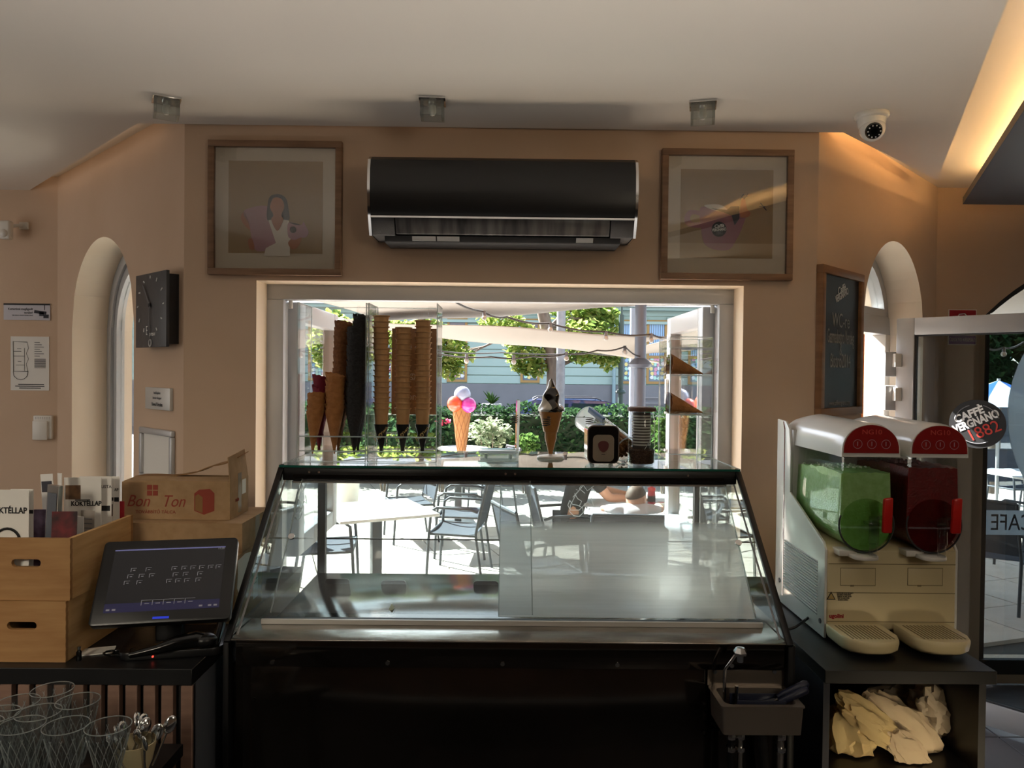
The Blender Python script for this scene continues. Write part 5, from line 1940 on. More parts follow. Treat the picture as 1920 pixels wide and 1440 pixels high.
def sq(x0_, y0_, x1__, y1__, m, nm, z=.0008):
    MB().box((-uw / 2 + x0_ * uw, .004 - uh / 2 + y0_ * uh, z - .0003), (-uw / 2 + x1__ * uw, .004 - uh / 2 + y1__ * uh, z + .0002), SM).build(nm, m, scr)


sq(0, .965, 1, .985, M['screen_b'], 'title_bar')
sq(0, .0, 1, .135, M['screen_n'], 'task_bar')
mb = MB()
for x_, y_ in ((.17, .62), (.30, .62), (.15, .52), (.25, .52), (.34, .52), (.13, .42), (.24, .42), (.53, .62), (.62, .62), (.70, .62), (.78, .62), (.86, .62), (.93, .62), (.55, .52), (.64, .52), (.77, .52), (.50, .42), (.58, .42), (.66, .42), (.76, .42)):
    for bx in ((x_, y_, x_ + .005, y_ + .06), (x_, y_ + .055, x_ + .05, y_ + .06), (x_ + .02, y_ + .02, x_ + .04, y_ + .03)):
        mb.box((-uw / 2 + bx[0] * uw, .004 - uh / 2 + bx[1] * uh, .0006), (-uw / 2 + bx[2] * uw, .004 - uh / 2 + bx[3] * uh, .001), SM)
for k in range(5):
    x_ = .31 + k * .095
    for bx in ((x_, .09, x_ + .005, .17), (x_, .165, x_ + .09, .17), (x_ + .03, .11, x_ + .07, .12)):
        mb.box((-uw / 2 + bx[0] * uw, .004 - uh / 2 + bx[1] * uh, .0009), (-uw / 2 + bx[2] * uw, .004 - uh / 2 + bx[3] * uh, .0013), SM)
for x_ in (.02, .07, .82, .9, .95):
    mb.box((-uw / 2 + x_ * uw, .004 - uh / 2 + .03 * uh, .0009), (-uw / 2 + (x_ + .03) * uw, .004 - uh / 2 + .055 * uh, .0013), SM)
o_ = mb.build('screen_icons', M['screen_l'], scr, kind='stuff')
text('10:28', .008, SM @ TX(uw * .46, .004 + uh * .45, .0008), M['screen_l'], scr)
MB().box((-.02, -SH / 2 + .010, 0), (.02, -SH / 2 + .016, .0006), SM).build('maker_badge', M['led_b'], scr)
MB().box((-.035, .04, .02), (.035, .075, cz)).build('neck', M['black'], t, bevel=.006)
MB().prism(rrect(.26, .20, .03), 0, .022, TX(.02, .06, 0)).build('base', M['black'], t, bevel=.004)
MB().tube([(.13, -.03, .02), (.135, .05, .06), (.13, .12, .085)], .012, 8).build('rear_arch', M['blackgloss'], t, smooth=60)
MB().cyl((-.02, -.0445, .010), (-.02, -.041, .010), .0025, 8).build('indicator', M['led_r'], t)
# handheld scanner, card, cable, small bottle
p = PZ(330, 1215, ZC + .03)
t = thing('barcode_scanner', 'black hand scanner lying under the touch screen', 'scanner', (p.x, p.y, ZC + .024), rad(20), world=False)
MB().tube([(-.11, 0, .0), (-.05, .0, .008), (0, 0, .02), (.05, 0, .024), (.08, 0, .02)], [.008, .013, .018, .022, .014], 12).build('scanner_body', M['blackgloss'], t, smooth=60)
MB().ell((.07, 0, .02), (.03, .026, .018), 16, 10).build('scanner_head', M['black'], t, smooth=180)
p = PZ(182, 1222, ZC)
t = thing('white_card', 'white plastic card lying on the counter beside the crate', 'card', (p.x, p.y, ZC + .0005), rad(18))
MB().prism(rrect(.085, .05, .004), 0, .003).build('card', M['white'], t)
mb = MB()
c = PZ(225, 1232, ZC)
pts = []
for k in range(60):
    a_ = k * .55
    r = .022 + .010 * math.sin(k * .37)
    pts.append((c.x - .02 + k * .0014 + r * math.cos(a_), c.y + r * .8 * math.sin(a_), ZC + .004 + .006 * abs(math.sin(k * .21)) + .0002 * k))
tag(mb.tube(pts, .0028, 6).build('coiled_cable', M['blackgloss'], None, smooth=60), 'coiled black cable on the counter under the touch screen', 'cable')
p = PZ(148, 1238, ZC)
t = thing('small_bottle', 'tiny dark bottle standing at the crate corner', 'bottle', (p.x, p.y, ZC))
MB().lathe([(.006, 0), (.0065, .002), (.0065, .022), (.004, .026), (.004, .028)], 12).build('bottle_body', M['blackgloss'], t, smooth=40)
MB().lathe([(.0045, .028), (.0045, .036), (.003, .037)], 12).build('cap', M['chrome'], t, smooth=40)

# ---------------------------------------------------------------- low table with sundae glasses
lt = thing('low_table', 'dark low side table under the sundae glasses', 'table', (-1.25, 1.62, 0), world=True)
MB().box((-1.75, 1.34, .735), (-.80, 1.86, .765)).build('tabletop', M['ctop'], lt)
for x in (-1.72, -.87):
    for y in (1.37, 1.79):
        MB().box((x, y, 0), (x + .04, y + .04, .735)).build('leg', M['black'], lt)


def sundae():
    t = thing('sundae_glass', '', 'glass', (0, 0, .766), 0, 'sundae glasses on the low table')
    h, R0 = .168, .0465
    n = 24
    prof = [(.034, 0), (.034, .004), (.012, .009), (.008, .018), (.013, .026), (R0 * .55, .085), (R0, h), (R0 - .003, h), (R0 * .55 - .003, .087), (.010, .030)]
    MB().lathe(prof, n, cap=False).build('bowl', M['tint_glass'], t, smooth=40)
    mb = MB()
    for d_ in (-1, 1):
        for k in range(12):
            pts = []
            for j in range(7):
                f = j / 6
                a = 2 * PI * k / 12 + d_ * f * 1.1
                z = .03 + (h - .045) * f
                r = .013 + (R0 - .013) * ((z - .026) / (h - .026)) + .0003
                pts.append((r * math.cos(a), r * math.sin(a), z))
            mb.tube(pts, .0008, 4)
    mb.build('cut_pattern', M['acryl_e'], t, kind='stuff')
    MB().tube([(R0 * .985 * math.cos(k * PI / 14), R0 * .985 * math.sin(k * PI / 14), h) for k in range(28)], .0012, 6, True).build('rim', M['acryl_e'], t, smooth=60)
    return t


sg = sundae()
gl_sp = [(203, 1378, 1.60, 'front row, beside the bowl of spoons'), (124, 1372, 1.60, 'front row, second from the bowl of spoons'), (40, 1380, 1.60, 'front row, third from the bowl of spoons'), (-40, 1372, 1.60, 'front row, cut off by the frame edge'),
         (146, 1335, 1.72, 'back row, nearest the bowl of spoons'), (98, 1328, 1.78, 'back row, pushed against the slats'), (32, 1340, 1.71, 'back row, third from the bowl of spoons'), (-6, 1352, 1.65, 'middle row at the frame edge'), (72, 1362, 1.66, 'middle row between two front glasses')]
for k, (px, py, y, l_) in enumerate(gl_sp):
    p = P(px, py, y)
    lab = 'clear cut-glass sundae cone, ' + l_
    if k == 0:
        sg.location = (p.x, y, .766)
        sg['label'] = lab
    else:
        dup(sg, (p.x, y, .766), .3 * k, lab)
p = P(254, 1385, 1.70)
t = thing('spoon_bowl', 'cream bowl full of spoons beside the sundae glasses', 'bowl', (p.x, 1.70, .766))
MB().lathe([(.022, 0), (.024, .01), (.036, .04), (.046, .085), (.043, .085), (.033, .042), (.02, .014), (.004, .012)], 28, cap=False).build('bowl', M['cream'], t, smooth=40)
sp0 = None
SPL = 'first,second,third,fourth,fifth,sixth,seventh,eighth,ninth,tenth,eleventh,twelfth,thirteenth'.split(',')
for k in range(13):
    a = k * 2.39996
    if sp0 is None:
        mb = MB()
        mb.ell((0, 0, .092), (.014, .004, .021), 14, 8)
        mb.tube([(0, 0, .075), (0, 0, .035), (0, .002, 0)], [.003, .0022, .003], 6)
        sp0 = mb.build('dessert_spoon', M['chrome'], None, smooth=60)
        o = sp0
    else:
        o = sp0.copy()
        COL.objects.link(o)
    r = .012 + .012 * (k % 3)
    o.location = (p.x + r * math.cos(a), 1.70 + r * math.sin(a), .766 + .022)
    o.rotation_euler = (rad(-24) * math.sin(a), rad(24) * math.cos(a), a)
    tag(o, 'steel dessert spoon standing in the cream bowl', 'spoon', 'dessert spoons in the cream bowl')

# ================================================================ RIGHT: CABINET, SLUSH MACHINE, SINK
KY = 2.036
KZ = P(1700, 1258, KY).z
KX0, KX1 = P(1548, 1258, KY).x, P(1870, 1262, KY).x
KT = .037
cb = thing('side_cabinet', 'black open cabinet under the slush machine', 'cabinet', ((KX0 + KX1) / 2, 2.3, 0), world=True)
MB().box((KX0 - .001, KY, KZ - KT), (KX1, 2.72, KZ)).build('cabinet_top', M['ctop'], cb, bevel=.0015, seg=1)
MB().box((KX0, KY + .012, 0), (KX0 + .018, 2.70, KZ - KT)).build('side_panel', M['navy'], cb)
xr_ = P(1848, 1350, KY + .012).x
MB().box((xr_ - .02, KY + .012, 0), (xr_, 2.70, KZ - KT)).build('side_panel', M['ctop'], cb)
zsh = P(1700, 1436, KY + .05).z
MB().box((KX0 + .018, KY + .02, zsh - .018), (xr_ - .02, 2.68, zsh)).build('shelf', M['ctop'], cb)
MB().box((KX0 + .018, 2.68, 0), (xr_ - .02, 2.695, KZ - KT)).build('back_panel', M['blackmatte'], cb)
MB().box((KX0 + .018, KY + .02, .06), (xr_ - .02, 2.68, .078)).build('shelf', M['ctop'], cb)

# crumpled bags stuffed on the shelf
bagm = cloth('cream_bag_film', 'D9C493', .35)
bagm2 = cloth('beige_bag_film', 'C9B89C', .35)
bagm3 = cloth('clear_bag_film', 'C2B6A2', .45)


def bag(label, px, py, y, r, rot, m, seed, sharp=.05, tail=None):
    p = P(px, py, y)
    r = (r[0], r[1] * .8, r[2])
    bm = bmesh.new()
    bmesh.ops.create_icosphere(bm, subdivisions=4, radius=1.0)
    Rm = Matrix.Rotation(rad(rot), 4, 'Y')
    for v in bm.verts:
        d = v.co.normalized()
        k = 1.0
        q = d * 1.5 + Vector((seed, seed * .7, 0))
        n1 = 1 - abs(noise.noise(q)) * 2
        n2 = 1 - abs(noise.noise(q * 2.0 + Vector((3, 1, 2)))) * 2
        n3 = 1 - abs(noise.noise(q * 4.2 + Vector((1, 5, 2)))) * 2
        k += sharp * 2.4 * (n1 - .5) + sharp * 1.4 * (n2 - .5) + sharp * .35 * (n3 - .5)
        c = Vector((d.x * r[0], d.y * r[1], d.z * r[2])) * k
        if tail and d.dot(Vector(tail).normalized()) > .55:
            c += Vector(tail) * (d.dot(Vector(tail).normalized()) - .55) * 1.6
        v.co = Rm @ c
    zlo = zsh + .002 - p.z
    zhi = KZ - KT - .004 - p.z
    xlo, xhi = KX0 + .021 - p.x, xr_ - .023 - p.x
    for v in bm.verts:
        v.co.z = min(max(v.co.z, zlo + .004 * abs(math.sin(v.co.x * 60))), zhi)
        v.co.x = min(max(v.co.x, xlo), xhi)
        v.co.y = max(v.co.y, KY + .03 - y)
    bmesh.ops.recalc_face_normals(bm, faces=bm.faces[:])
    me = bpy.data.meshes.new('plastic_bag')
    bm.to_mesh(me)
    bm.free()
    me.materials.append(m)
    me.shade_smooth()
    me.set_sharp_from_angle(angle=rad(32))
    o = bpy.data.objects.new('plastic_bag', me)
    COL.objects.link(o)
    o.location = p
    tag(o, label, 'bag', 'crumpled bags in the cabinet')
    return o


bag('yellowish crumpled bag at the left of the cabinet shelf', 1590, 1375, 2.20, (.075, .10, .085), 12, bagm, 2.0, .10)
bag('yellowish folded bag with a corner pointing down, front left', 1632, 1352, 2.13, (.115, .05, .042), 38, bagm, 5.1, .11)
bag('large beige sheet of bag film lying diagonally across the middle', 1690, 1362, 2.19, (.135, .06, .062), 38, bagm2, 9.3, .10)
bag('small beige bag corner sticking down at the shelf front', 1702, 1408, 2.10, (.075, .02, .04), 42, bagm2, 12.2, .10)
bag('greyish translucent bag bundled at the right end of the shelf', 1752, 1330, 2.24, (.062, .08, .075), -20, bagm3, 17.7, .12)
bag('pale bag twisted upright behind the diagonal bag film', 1690, 1312, 2.36, (.10, .06, .05), 5, bagm3, 22.4, .12)

# ---------------------------------------------------------------- slush machine
SY = 2.267
SXL, SXR = P(1549, 1120, SY).x, P(1794, 1120, SY).x
SC = (SXL + SXR) / 2
z0 = KZ + .006
zb_ = P(1670, 1026, SY).z
sm = thing('slush_machine', 'white twin-bowl slush machine with red control caps on the black cabinet', 'slush machine', (SC, 2.45, KZ), world=True)
YBK = 2.675
zc_top = P(1545, 792, 2.5).z
# lower housing with raised sloping side cheeks
xprism([(SY, z0 + .03), (SY, zb_ - .012), (SY + .02, zb_), (2.60, zb_ + .03), (YBK, zb_ + .03), (YBK, z0 + .02), (SY + .04, z0 + .004)], SXL + .004, SXR - .004).build('front_housing', M['cream'], sm, bevel=.004)
for s, x in ((-1, SXL), (1, SXR)):
    mb = xprism([(SY + .004, z0), (SY + .004, zb_ - .01), (SY + .02, zb_ + .01), (2.56, zb_ + .12), (2.56, zc_top - .10), (2.575, zc_top - .03), (2.61, zc_top - .004), (YBK + .012, zc_top), (YBK + .012, z0)], x - .004, x + .004)
    cheek = mb.build('side_cheek', M['white_g'], sm, bevel=.002)
    if s < 0:
        for k in range(19):
            z = z0 + .062 + k * (zb_ - z0 - .12) / 18
            ya, yb = SY + .055, 2.60
            MB().hexa([(x - .0055, ya, z - .0035), (x - .001, ya, z - .0035), (x - .001, yb, z + .0015), (x - .0055, yb, z + .0015), (x - .009, ya, z + .0005), (x - .001, ya, z + .0005), (x - .001, yb, z + .0055), (x - .009, yb, z + .0055)]).build('louvre', M['white_g'], cheek)
            MB().hexa([(x - .0047, ya, z - .0065), (x - .001, ya, z - .0065), (x - .001, yb, z - .0015), (x - .0047, yb, z - .0015), (x - .0047, ya, z - .0035), (x - .001, ya, z - .0035), (x - .001, yb, z + .0015), (x - .0047, yb, z + .0015)]).build('slot', M['cside'], cheek)
        for yy_, zz_ in ((SY + .03, z0 + .045), (2.645, z0 + .075)):
            MB().cyl((x - .0065, yy_, zz_), (x - .003, yy_, zz_), .008, 14).build('screw_cover', M['ink_g'], cheek)
        xprism([(2.612, z0 + .03), (2.616, z0 + .03), (2.616, zc_top - .035), (2.63, zc_top - .006), (2.626, zc_top - .006), (2.612, zc_top - .03)], x - .0052, x - .0035).build('red_line', M['red_panel'], cheek)
# rear column rounded over the top
MB().box((SXL + .004, 2.56, zb_), (SXR - .004, YBK, zc_top - .03)).build('rear_column', M['white_g'], sm, bevel=.004)
# front panel joints and recesses
for zz in (P(1670, 1058, SY).z, P(1670, 1112, SY).z, P(1670, 1166, SY).z):
    MB().box((SXL + .006, SY - .0006, zz - .0012), (SXR - .006, SY + .002, zz + .0012)).build('panel_joint', mat('shadow_tan', '8E8160', .6) if 'shadow_tan' not in bpy.data.materials else bpy.data.materials['shadow_tan'], sm)
for px0, px1 in ((1576, 1641), (1702, 1767)):
    q0, q1 = P(px0, 1097, SY), P(px1, 1066, SY)
    MB().box((q0.x - .0015, SY - .0008, q0.z - .0015), (q1.x + .0015, SY + .001, q1.z + .0015)).build('plate_joint', bpy.data.materials['shadow_tan'], sm)
    fr_ = MB().box((q0.x, SY - .0015, q0.z), (q1.x, SY + .002, q1.z)).build('cover_plate', M['cream'], sm, bevel=.001)
    MB().box((q0.x + .03, SY - .003, q0.z - .004), (q0.x + .04, SY + .001, q0.z + .001)).build('latch', bpy.data.materials['shadow_tan'], fr_)
wl_ = P(1558, 1118, SY)
MB().prism([(-.014, -.010), (.014, -.010), (0, .015)], .0006, .0016, TX(wl_.x, SY, wl_.z) @ RX90).build('warning_triangle', M['ink'], sm)
MB().prism([(-.010, -.0075), (.010, -.0075), (0, .010)], .0016, .0022, TX(wl_.x, SY, wl_.z) @ RX90).build('warning_triangle', M['gold'], sm)
for k in range(5):
    text(('CAUTION RISK OF ELECTRIC SHOCK', 'DISCONNECT POWER BEFORE', 'SERVICING THIS UNIT. DO NOT', 'OPEN THE PANELS WHEN', 'MACHINE IS RUNNING')[k], .0056, stand(wl_.x + .017 + .001 * k, SY - .0010, wl_.z + .010 - k * .0052), M['ink'], sm, align='LEFT', wx=.55)
bp_ = P(1568, 1155, SY)
text('ugolini', .017, stand(bp_.x + .0, SY - .001, bp_.z), M['sign_r'], sm, offset=.0006)

slush_mats = []
for nm, c1_, c2_ in (('green_slush', 'A4CE84', '90BE6C'), ('red_slush', '7A0F14', '690A10')):
    m_ = mat(nm, c1_, .35, noise_=(50, c2_, 4), bump=(160, .25))
    b_ = m_.node_tree.nodes['Principled BSDF']
    b_.inputs['Subsurface Weight'].default_value = .3
    b_.inputs['Subsurface Radius'].default_value = (.05, .05, .03)
    b_.inputs['Subsurface Scale'].default_value = .6
    slush_mats.append(m_)
BY = 2.212           # front face of the bowls
bowl_m = glass('bowl_plastic', (243, 246, 246), 1.45)
RB = .0815


def ushape(w, r, ztop_, zaxis, n=14):
    """outline of a trough: round bottom, straight slightly inward sides"""
    pts = [(-w * .93, ztop_), (-w, zaxis)]
    pts = [(-w * .86, ztop_)]
    for k in range(n + 1):
        a = PI + PI * k / n
        pts.append((r * math.cos(a), zaxis + r * math.sin(a)))
    pts.append((w * .86, ztop_))
    return pts


for i, (bx, sl, nm) in enumerate(((P(1627, 986, BY).x, slush_mats[0], 'green'), (P(1754, 988, BY).x, slush_mats[1], 'red'))):
    zax = P(1690, 986, BY).z
    zlid = P(1690, 856, BY).z
    out = ushape(RB, RB, zlid, zax)
    n = len(out)
    yb = 2.565
    bowl = thing('b', '', '') if False else None
    mb = MB()
    rear_lift = .035

    def sec(y, sc=1.0, drop=0.0, cut=None):
        pts = []
        for x, z in out:
            if cut is not None and z > cut:
                z = cut
            pts.append((bx + x * sc, y, zax + (z - zax) * sc + drop))
        return pts
    ys = [(BY + .03, 1.0, 0), (BY + .12, 1.0, 0), (yb, 1.0, 0)]
    # wall of the bowl (open at the top, closed at the front by a round nose)
    secs = [sec(BY + .012, .97), sec(BY + .03), sec(yb)]
    vs = [v for s_ in secs for v in s_]
    fs = [(j * n + k, j * n + k + 1, (j + 1) * n + k + 1, (j + 1) * n + k) for j in range(len(secs) - 1) for k in range(n - 1)]
    fs.append(tuple(range(n)))
    mb.add(vs, fs)
    bw = mb.build('bowl', bowl_m, sm, smooth=40)
    # round front rim
    MB().tube([(bx + RB * 1.01 * math.cos(a), BY + .008, zax + RB * 1.01 * math.sin(a)) for a in [rad(-200 + 220 * k / 30) for k in range(31)]], .0028, 6).build('front_rim', M['gasket'], bw)
    # frozen drink inside, with a lumpy top and a frosty bank at the back
    ztop_f = P(1690, 886 if i == 0 else 876, BY).z

    def ice(u, v, bx=bx, i=i):
        y = BY + .018 + v * (yb - BY - .022)
        x = bx + (u - .5) * 2 * RB * .90
        z = ztop_f + .006 * noise.noise((x * 60, y * 40, i)) + (.0 if v < .5 else -.03 * (v - .5)) - .004
        return (x, y, z)
    nu, nv = 14, 18
    mb = MB()
    rim = []
    top = [[ice(a / nu, b / nv) for a in range(nu + 1)] for b in range(nv + 1)]
    ins = .965
    m_o = [(x * ins, zax + (z - zax) * ins) for x, z in out]
    vs, fs = [], []
    lower = [p_ for p_ in m_o if p_[1] <= ztop_f - .012]
    nl = len(lower)
    for b in range(nv + 1):
        y = top[b][0][1]
        row = [(bx + x, y, z) for x, z in lower] + [(p_[0], y, p_[2]) for p_ in reversed(top[b])]
        vs += row
    m_ = nl + nu + 1
    for b in range(nv):
        for k in range(m_):
            k2 = (k + 1) % m_
            fs.append((b * m_ + k, b * m_ + k2, (b + 1) * m_ + k2, (b + 1) * m_ + k))
    fs.append(tuple(range(m_)))
    fs.append(tuple(range((nv + 1) * m_ - 1, nv * m_ - 1, -1)))
    fz = MB().add(vs, fs).build('frozen_drink', sl, sm, smooth=45)
    mb = MB()
    for k in range(150):
        x = bx + RND.uniform(-.9, .9) * RB * .88
        y = RND.uniform(BY + .12, yb - .01)
        mb.ell((x, y, ztop_f - .006 + RND.uniform(-.002, .006) - (0.03 * max(0, (y - BY) / (yb - BY) - .5))), RND.uniform(.003, .007), 6, 4)
    mb.build('frost_bank', mat('frost_' + nm, 'DCE8D2' if i == 0 else 'C49496', .6), fz, kind='stuff')
    # spiral auger inside seen faintly: shaft end at the front
    MB().cyl((bx, BY + .004, zax), (bx, BY + .012, zax), RB * .97, 36).build('front_disc', glass('disc_' + nm, (238, 247, 232) if i == 0 else (235, 215, 215), 1.4, haze=.08, haze_col=(130, 190, 90) if i == 0 else (120, 16, 20)), bw, smooth=40)
    # tap
    tx_ = bx + .008
    tp = MB().cyl((tx_, BY - .022, zax - .05), (tx_, BY - .022, zax + .03), .014, 16).build('tap_body', bowl_m, sm, smooth=40)
    MB().cyl((tx_, BY - .020, zax - .088), (tx_, BY - .020, zax - .05), .011, 14).build('spout', M['tint_glass'], tp, smooth=40)
    MB().box((tx_ - .02, BY - .03, zax + .005), (tx_ + .016, BY + .006, zax + .014)).build('collar', M['tint_glass'], tp, bevel=.002)
    MB().cyl((tx_ + .006, BY - .035, zax + .03), (tx_ + .02, BY - .035, zax + .03), .006, 10).build('pivot', M['tint_glass'], tp)
    lv = MB()
    lv.hexa([(tx_ + .018, BY - .04, zax - .015), (tx_ + .046, BY - .04, zax - .015), (tx_ + .046, BY - .025, zax - .015), (tx_ + .018, BY - .025, zax - .015),
             (tx_ + .016, BY - .052, zax + .088), (tx_ + .042, BY - .052, zax + .092), (tx_ + .042, BY - .036, zax + .092), (tx_ + .016, BY - .036, zax + .088)])
    lv.build('tap_lever', M['red_p'], tp, bevel=.005)
    # drip lip under the tap
    mb = MB()
    mb.prism(rrect(.078, .10, .03), 0, .012, TX(bx - .008, BY + .02, zax - RB - .018))
    lip = mb.build('drip_lip', M['white'], sm, bevel=.003)
    MB().box((bx - .075, BY + .02, zax - RB - .016), (bx - .02, SY + .02, zax - RB + .002), None).build('lip_arm', M['white'], lip, bevel=.003)
    # lid with domed control cap
    lz0, lz1 = P(1690, 853, BY).z, P(1690, 796, BY).z
    hw = .087
    hgt = lz1 - lz0
    dome = [(hw * math.cos(rad(a)), hgt * max(0, math.sin(rad(a))) ** .8) for a in range(0, 181, 9)]
    domes = [(hw, -.006)] + dome + [(-hw, -.006)]
    nd = len(domes)
    secs = []
    for y, sc, lift in ((BY - .012, 1.0, 0), (BY + .005, 1.02, .003), (BY + .06, .99, .006), (2.56, .99, .012), (2.62, .97, .006), (YBK, .95, -.002)):
        secs += [(bx + x * sc, y, lz0 + (z * sc) + lift * (z / hgt if z > 0 else 0)) for x, z in domes]
    fs = [(j * nd + k, j * nd + (k + 1) % nd, (j + 1) * nd + (k + 1) % nd, (j + 1) * nd + k) for j in range(5) for k in range(nd)]
    fs += [tuple(range(nd - 1, -1, -1)), tuple(range(5 * nd, 6 * nd))]
    lid = MB().add(secs, fs).build('lid', M['white_g'], sm, smooth=35)
    face = [(x * .94, .006 + z * .92) for x, z in dome]
    MB().prism(face, .012, .016, TX(bx, BY, lz0) @ RX90).build('control_panel', M['red_panel'], lid, smooth=35)
    text('NG10', .020, stand(bx, BY - .0166, lz0 + hgt * .75), M['ink_r'], lid, wx=1.2)
    for dx in (-.042, 0, .042):
        MB().tube([(bx + dx + .013 * math.cos(k * PI / 10), BY - .0166, lz0 + hgt * .36 + .013 * math.sin(k * PI / 10)) for k in range(20)], .0007, 4, True).build('button_ring', M['pink'], lid)
        MB().box((bx + dx - .001, BY - .017, lz0 + hgt * .30), (bx + dx + .001, BY - .016, lz0 + hgt * .44), None).build('button_mark', M['pink'], lid)
# drip trays
for i, (px, nm) in enumerate(((1615, 'a'), (1745, 'b'))):
    yF = 2.108
    cx_ = (SXL + .083, SXR - .112)[i]
    zt = P(px, 1192, 2.16).z
    w = .083
    outl = [(-w, SY - .002), (-w, yF + .055), (-w + .012, yF + .022), (-w + .04, yF + .002), (-.02, yF - .004), (.02, yF - .004), (w - .04, yF + .002), (w - .012, yF + .022), (w, yF + .055), (w, SY - .002)]
    mb = MB()
    no = len(outl)
    yc = (SY + yF) / 2
    rings = []
    for sc, z in ((.90, KZ + .012), (.97, KZ + .02), (1.0, zt - .012), (1.0, zt - .004), (.985, zt)):
        rings += [(cx_ + x * sc, SY - .002 + (y - SY + .002) * sc, z) for x, y in outl]
    fs = [(j * no + k, j * no + (k + 1) % no, (j + 1) * no + (k + 1) % no, (j + 1) * no + k) for j in range(4) for k in range(no)]
    fs += [tuple(range(no - 1, -1, -1)), tuple(range(4 * no, 5 * no))]
    tr = mb.add(rings, fs).build('drip_tray', M['cream'], sm, smooth=50)
    for k in range(12):
        x = cx_ - .062 + k * .0108
        MB().hexa([(x, yF + .025, zt - .001), (x + .004, yF + .025, zt - .001), (x + .001, SY - .02, zt - .001), (x - .003, SY - .02, zt - .001),
                   (x, yF + .025, zt + .0012), (x + .004, yF + .025, zt + .0012), (x + .001, SY - .02, zt + .0012), (x - .003, SY - .02, zt + .0012)]).build('drain_slot', bpy.data.materials['shadow_tan'], tr)
for x in (SXL + .03, SXR - .03):
    for y in (2.33, 2.62):
        MB().cyl((x, y, KZ), (x, y, z0 + .008), .015, 12).build('foot', M['black'], sm)
pts = [(SXL + .005, 2.40, KZ + .03), (SXL - .03, 2.36, KZ + .028), (SXL - .065, 2.34, KZ + .016), (SXL - .088, 2.345, KZ + .006)]
MB().tube(pts, .0045, 8).build('power_cord', M['black'], sm, smooth=60)
# small white label card behind the machine
p = P(1570, 793, 2.74)
# ---------------------------------------------------------------- wash basin on the case
BXL, BXR = P(1326, 1290, 2.03).x, P(1474, 1290, 2.03).x
BZ = P(1400, 1293, 2.0).z
wb = thing('hand_basin', 'small steel hand basin with tall tap fixed to the case front', 'basin', ((BXL + BXR) / 2, 2.03, BZ - .08), world=True)
sd_ = mat('basin_steel', '8A8076', .3, .6)
zbk = P(1400, 1248, 2.03).z
MB().add([(BXL, 2.030, BZ), (BXR, 2.030, BZ), (BXR, 2.030, zbk - .012), (BXR - .012, 2.030, zbk), (BXL + .012, 2.030, zbk), (BXL, 2.030, zbk - .012),
          (BXL, 2.026, BZ), (BXR, 2.026, BZ), (BXR, 2.026, zbk - .012), (BXR - .012, 2.026, zbk), (BXL + .012, 2.026, zbk), (BXL, 2.026, zbk - .012)],
         [(0, 1, 2, 3, 4, 5), (11, 10, 9, 8, 7, 6)] + [(k, 6 + k, 6 + (k + 1) % 6, (k + 1) % 6) for k in range(6)]).build('splash_plate', sd_, wb)
YBF = 1.895
hb = .075
rim_, rm2 = rrect(BXR - BXL, 2.026 - YBF, .008, 3), rrect(BXR - BXL - .03, 2.026 - YBF - .028, .018, 3)
cxb, cyb = (BXL + BXR) / 2, (2.026 + YBF) / 2
nr = len(rim_)
rings = []
for pl_, z, sc in ((rim_, BZ - .004, 1), (rim_, BZ, 1), (rm2, BZ, 1), (rm2, BZ - hb + .008, .92), ):
    rings += [(cxb + x * sc, cyb + y * sc, z) for x, y in pl_]
fs = [(j * nr + k, j * nr + (k + 1) % nr, (j + 1) * nr + (k + 1) % nr, (j + 1) * nr + k) for j in range(3) for k in range(nr)]
fs.append(tuple(range(3 * nr, 4 * nr)))
rings2 = []
for pl_, z, sc in ((rim_, BZ - .004, .97), (rim_, BZ - hb, .93)):
    rings2 += [(cxb + x * sc, cyb + y * sc, z) for x, y in pl_]
o_ = len(rings)
fs += [(o_ + k, o_ + (k + 1) % nr, o_ + nr + (k + 1) % nr, o_ + nr + k) for k in range(nr)]
fs.append(tuple(range(o_ + 2 * nr - 1, o_ + nr - 1, -1)))
fs += [(k, (k + 1) % nr, o_ + (k + 1) % nr, o_ + k) for k in range(nr)]
MB().add(rings + rings2, fs).build('bowl', sd_, wb, smooth=35)
for px in (1340, 1452):
    c = P(px, 1259, 2.026)
    MB().cyl((c.x, 2.0255, c.z), (c.x, 2.0235, c.z), .006, 12).build('bolt', M['cside'], wb)
tb = P(1358, 1316, 1.975)
zt1, hd = P(1358, 1255, 1.975), P(1388, 1224, 1.955)
MB().tube([(tb.x, 1.975, BZ - .05), (tb.x, 1.975, zt1.z), (tb.x + .004, 1.973, zt1.z + .008), (hd.x - .008, 1.957, hd.z - .002), (hd.x, 1.955, hd.z)], .0048, 10).build('tap_pipe', M['chrome'], wb, smooth=50)
hdm = MB().lathe([(.008, -.010), (.018, -.006), (.019, .0), (.011, .012), (.002, .013)], 7, TX(hd.x, 1.955, hd.z + .002)).build('tap_head', M['chrome'], wb)
MB().lathe([(.008, -.026), (.0085, -.010)], 14, TX(hd.x, 1.955, hd.z + .002)).build('nozzle', M['cside'], hdm, smooth=40)
MB().cyl((hd.x - .002, 1.975, BZ - .03), (hd.x - .002, 1.975, BZ + .02), .005, 10).build('drain_plug', M['chrome'], wb)
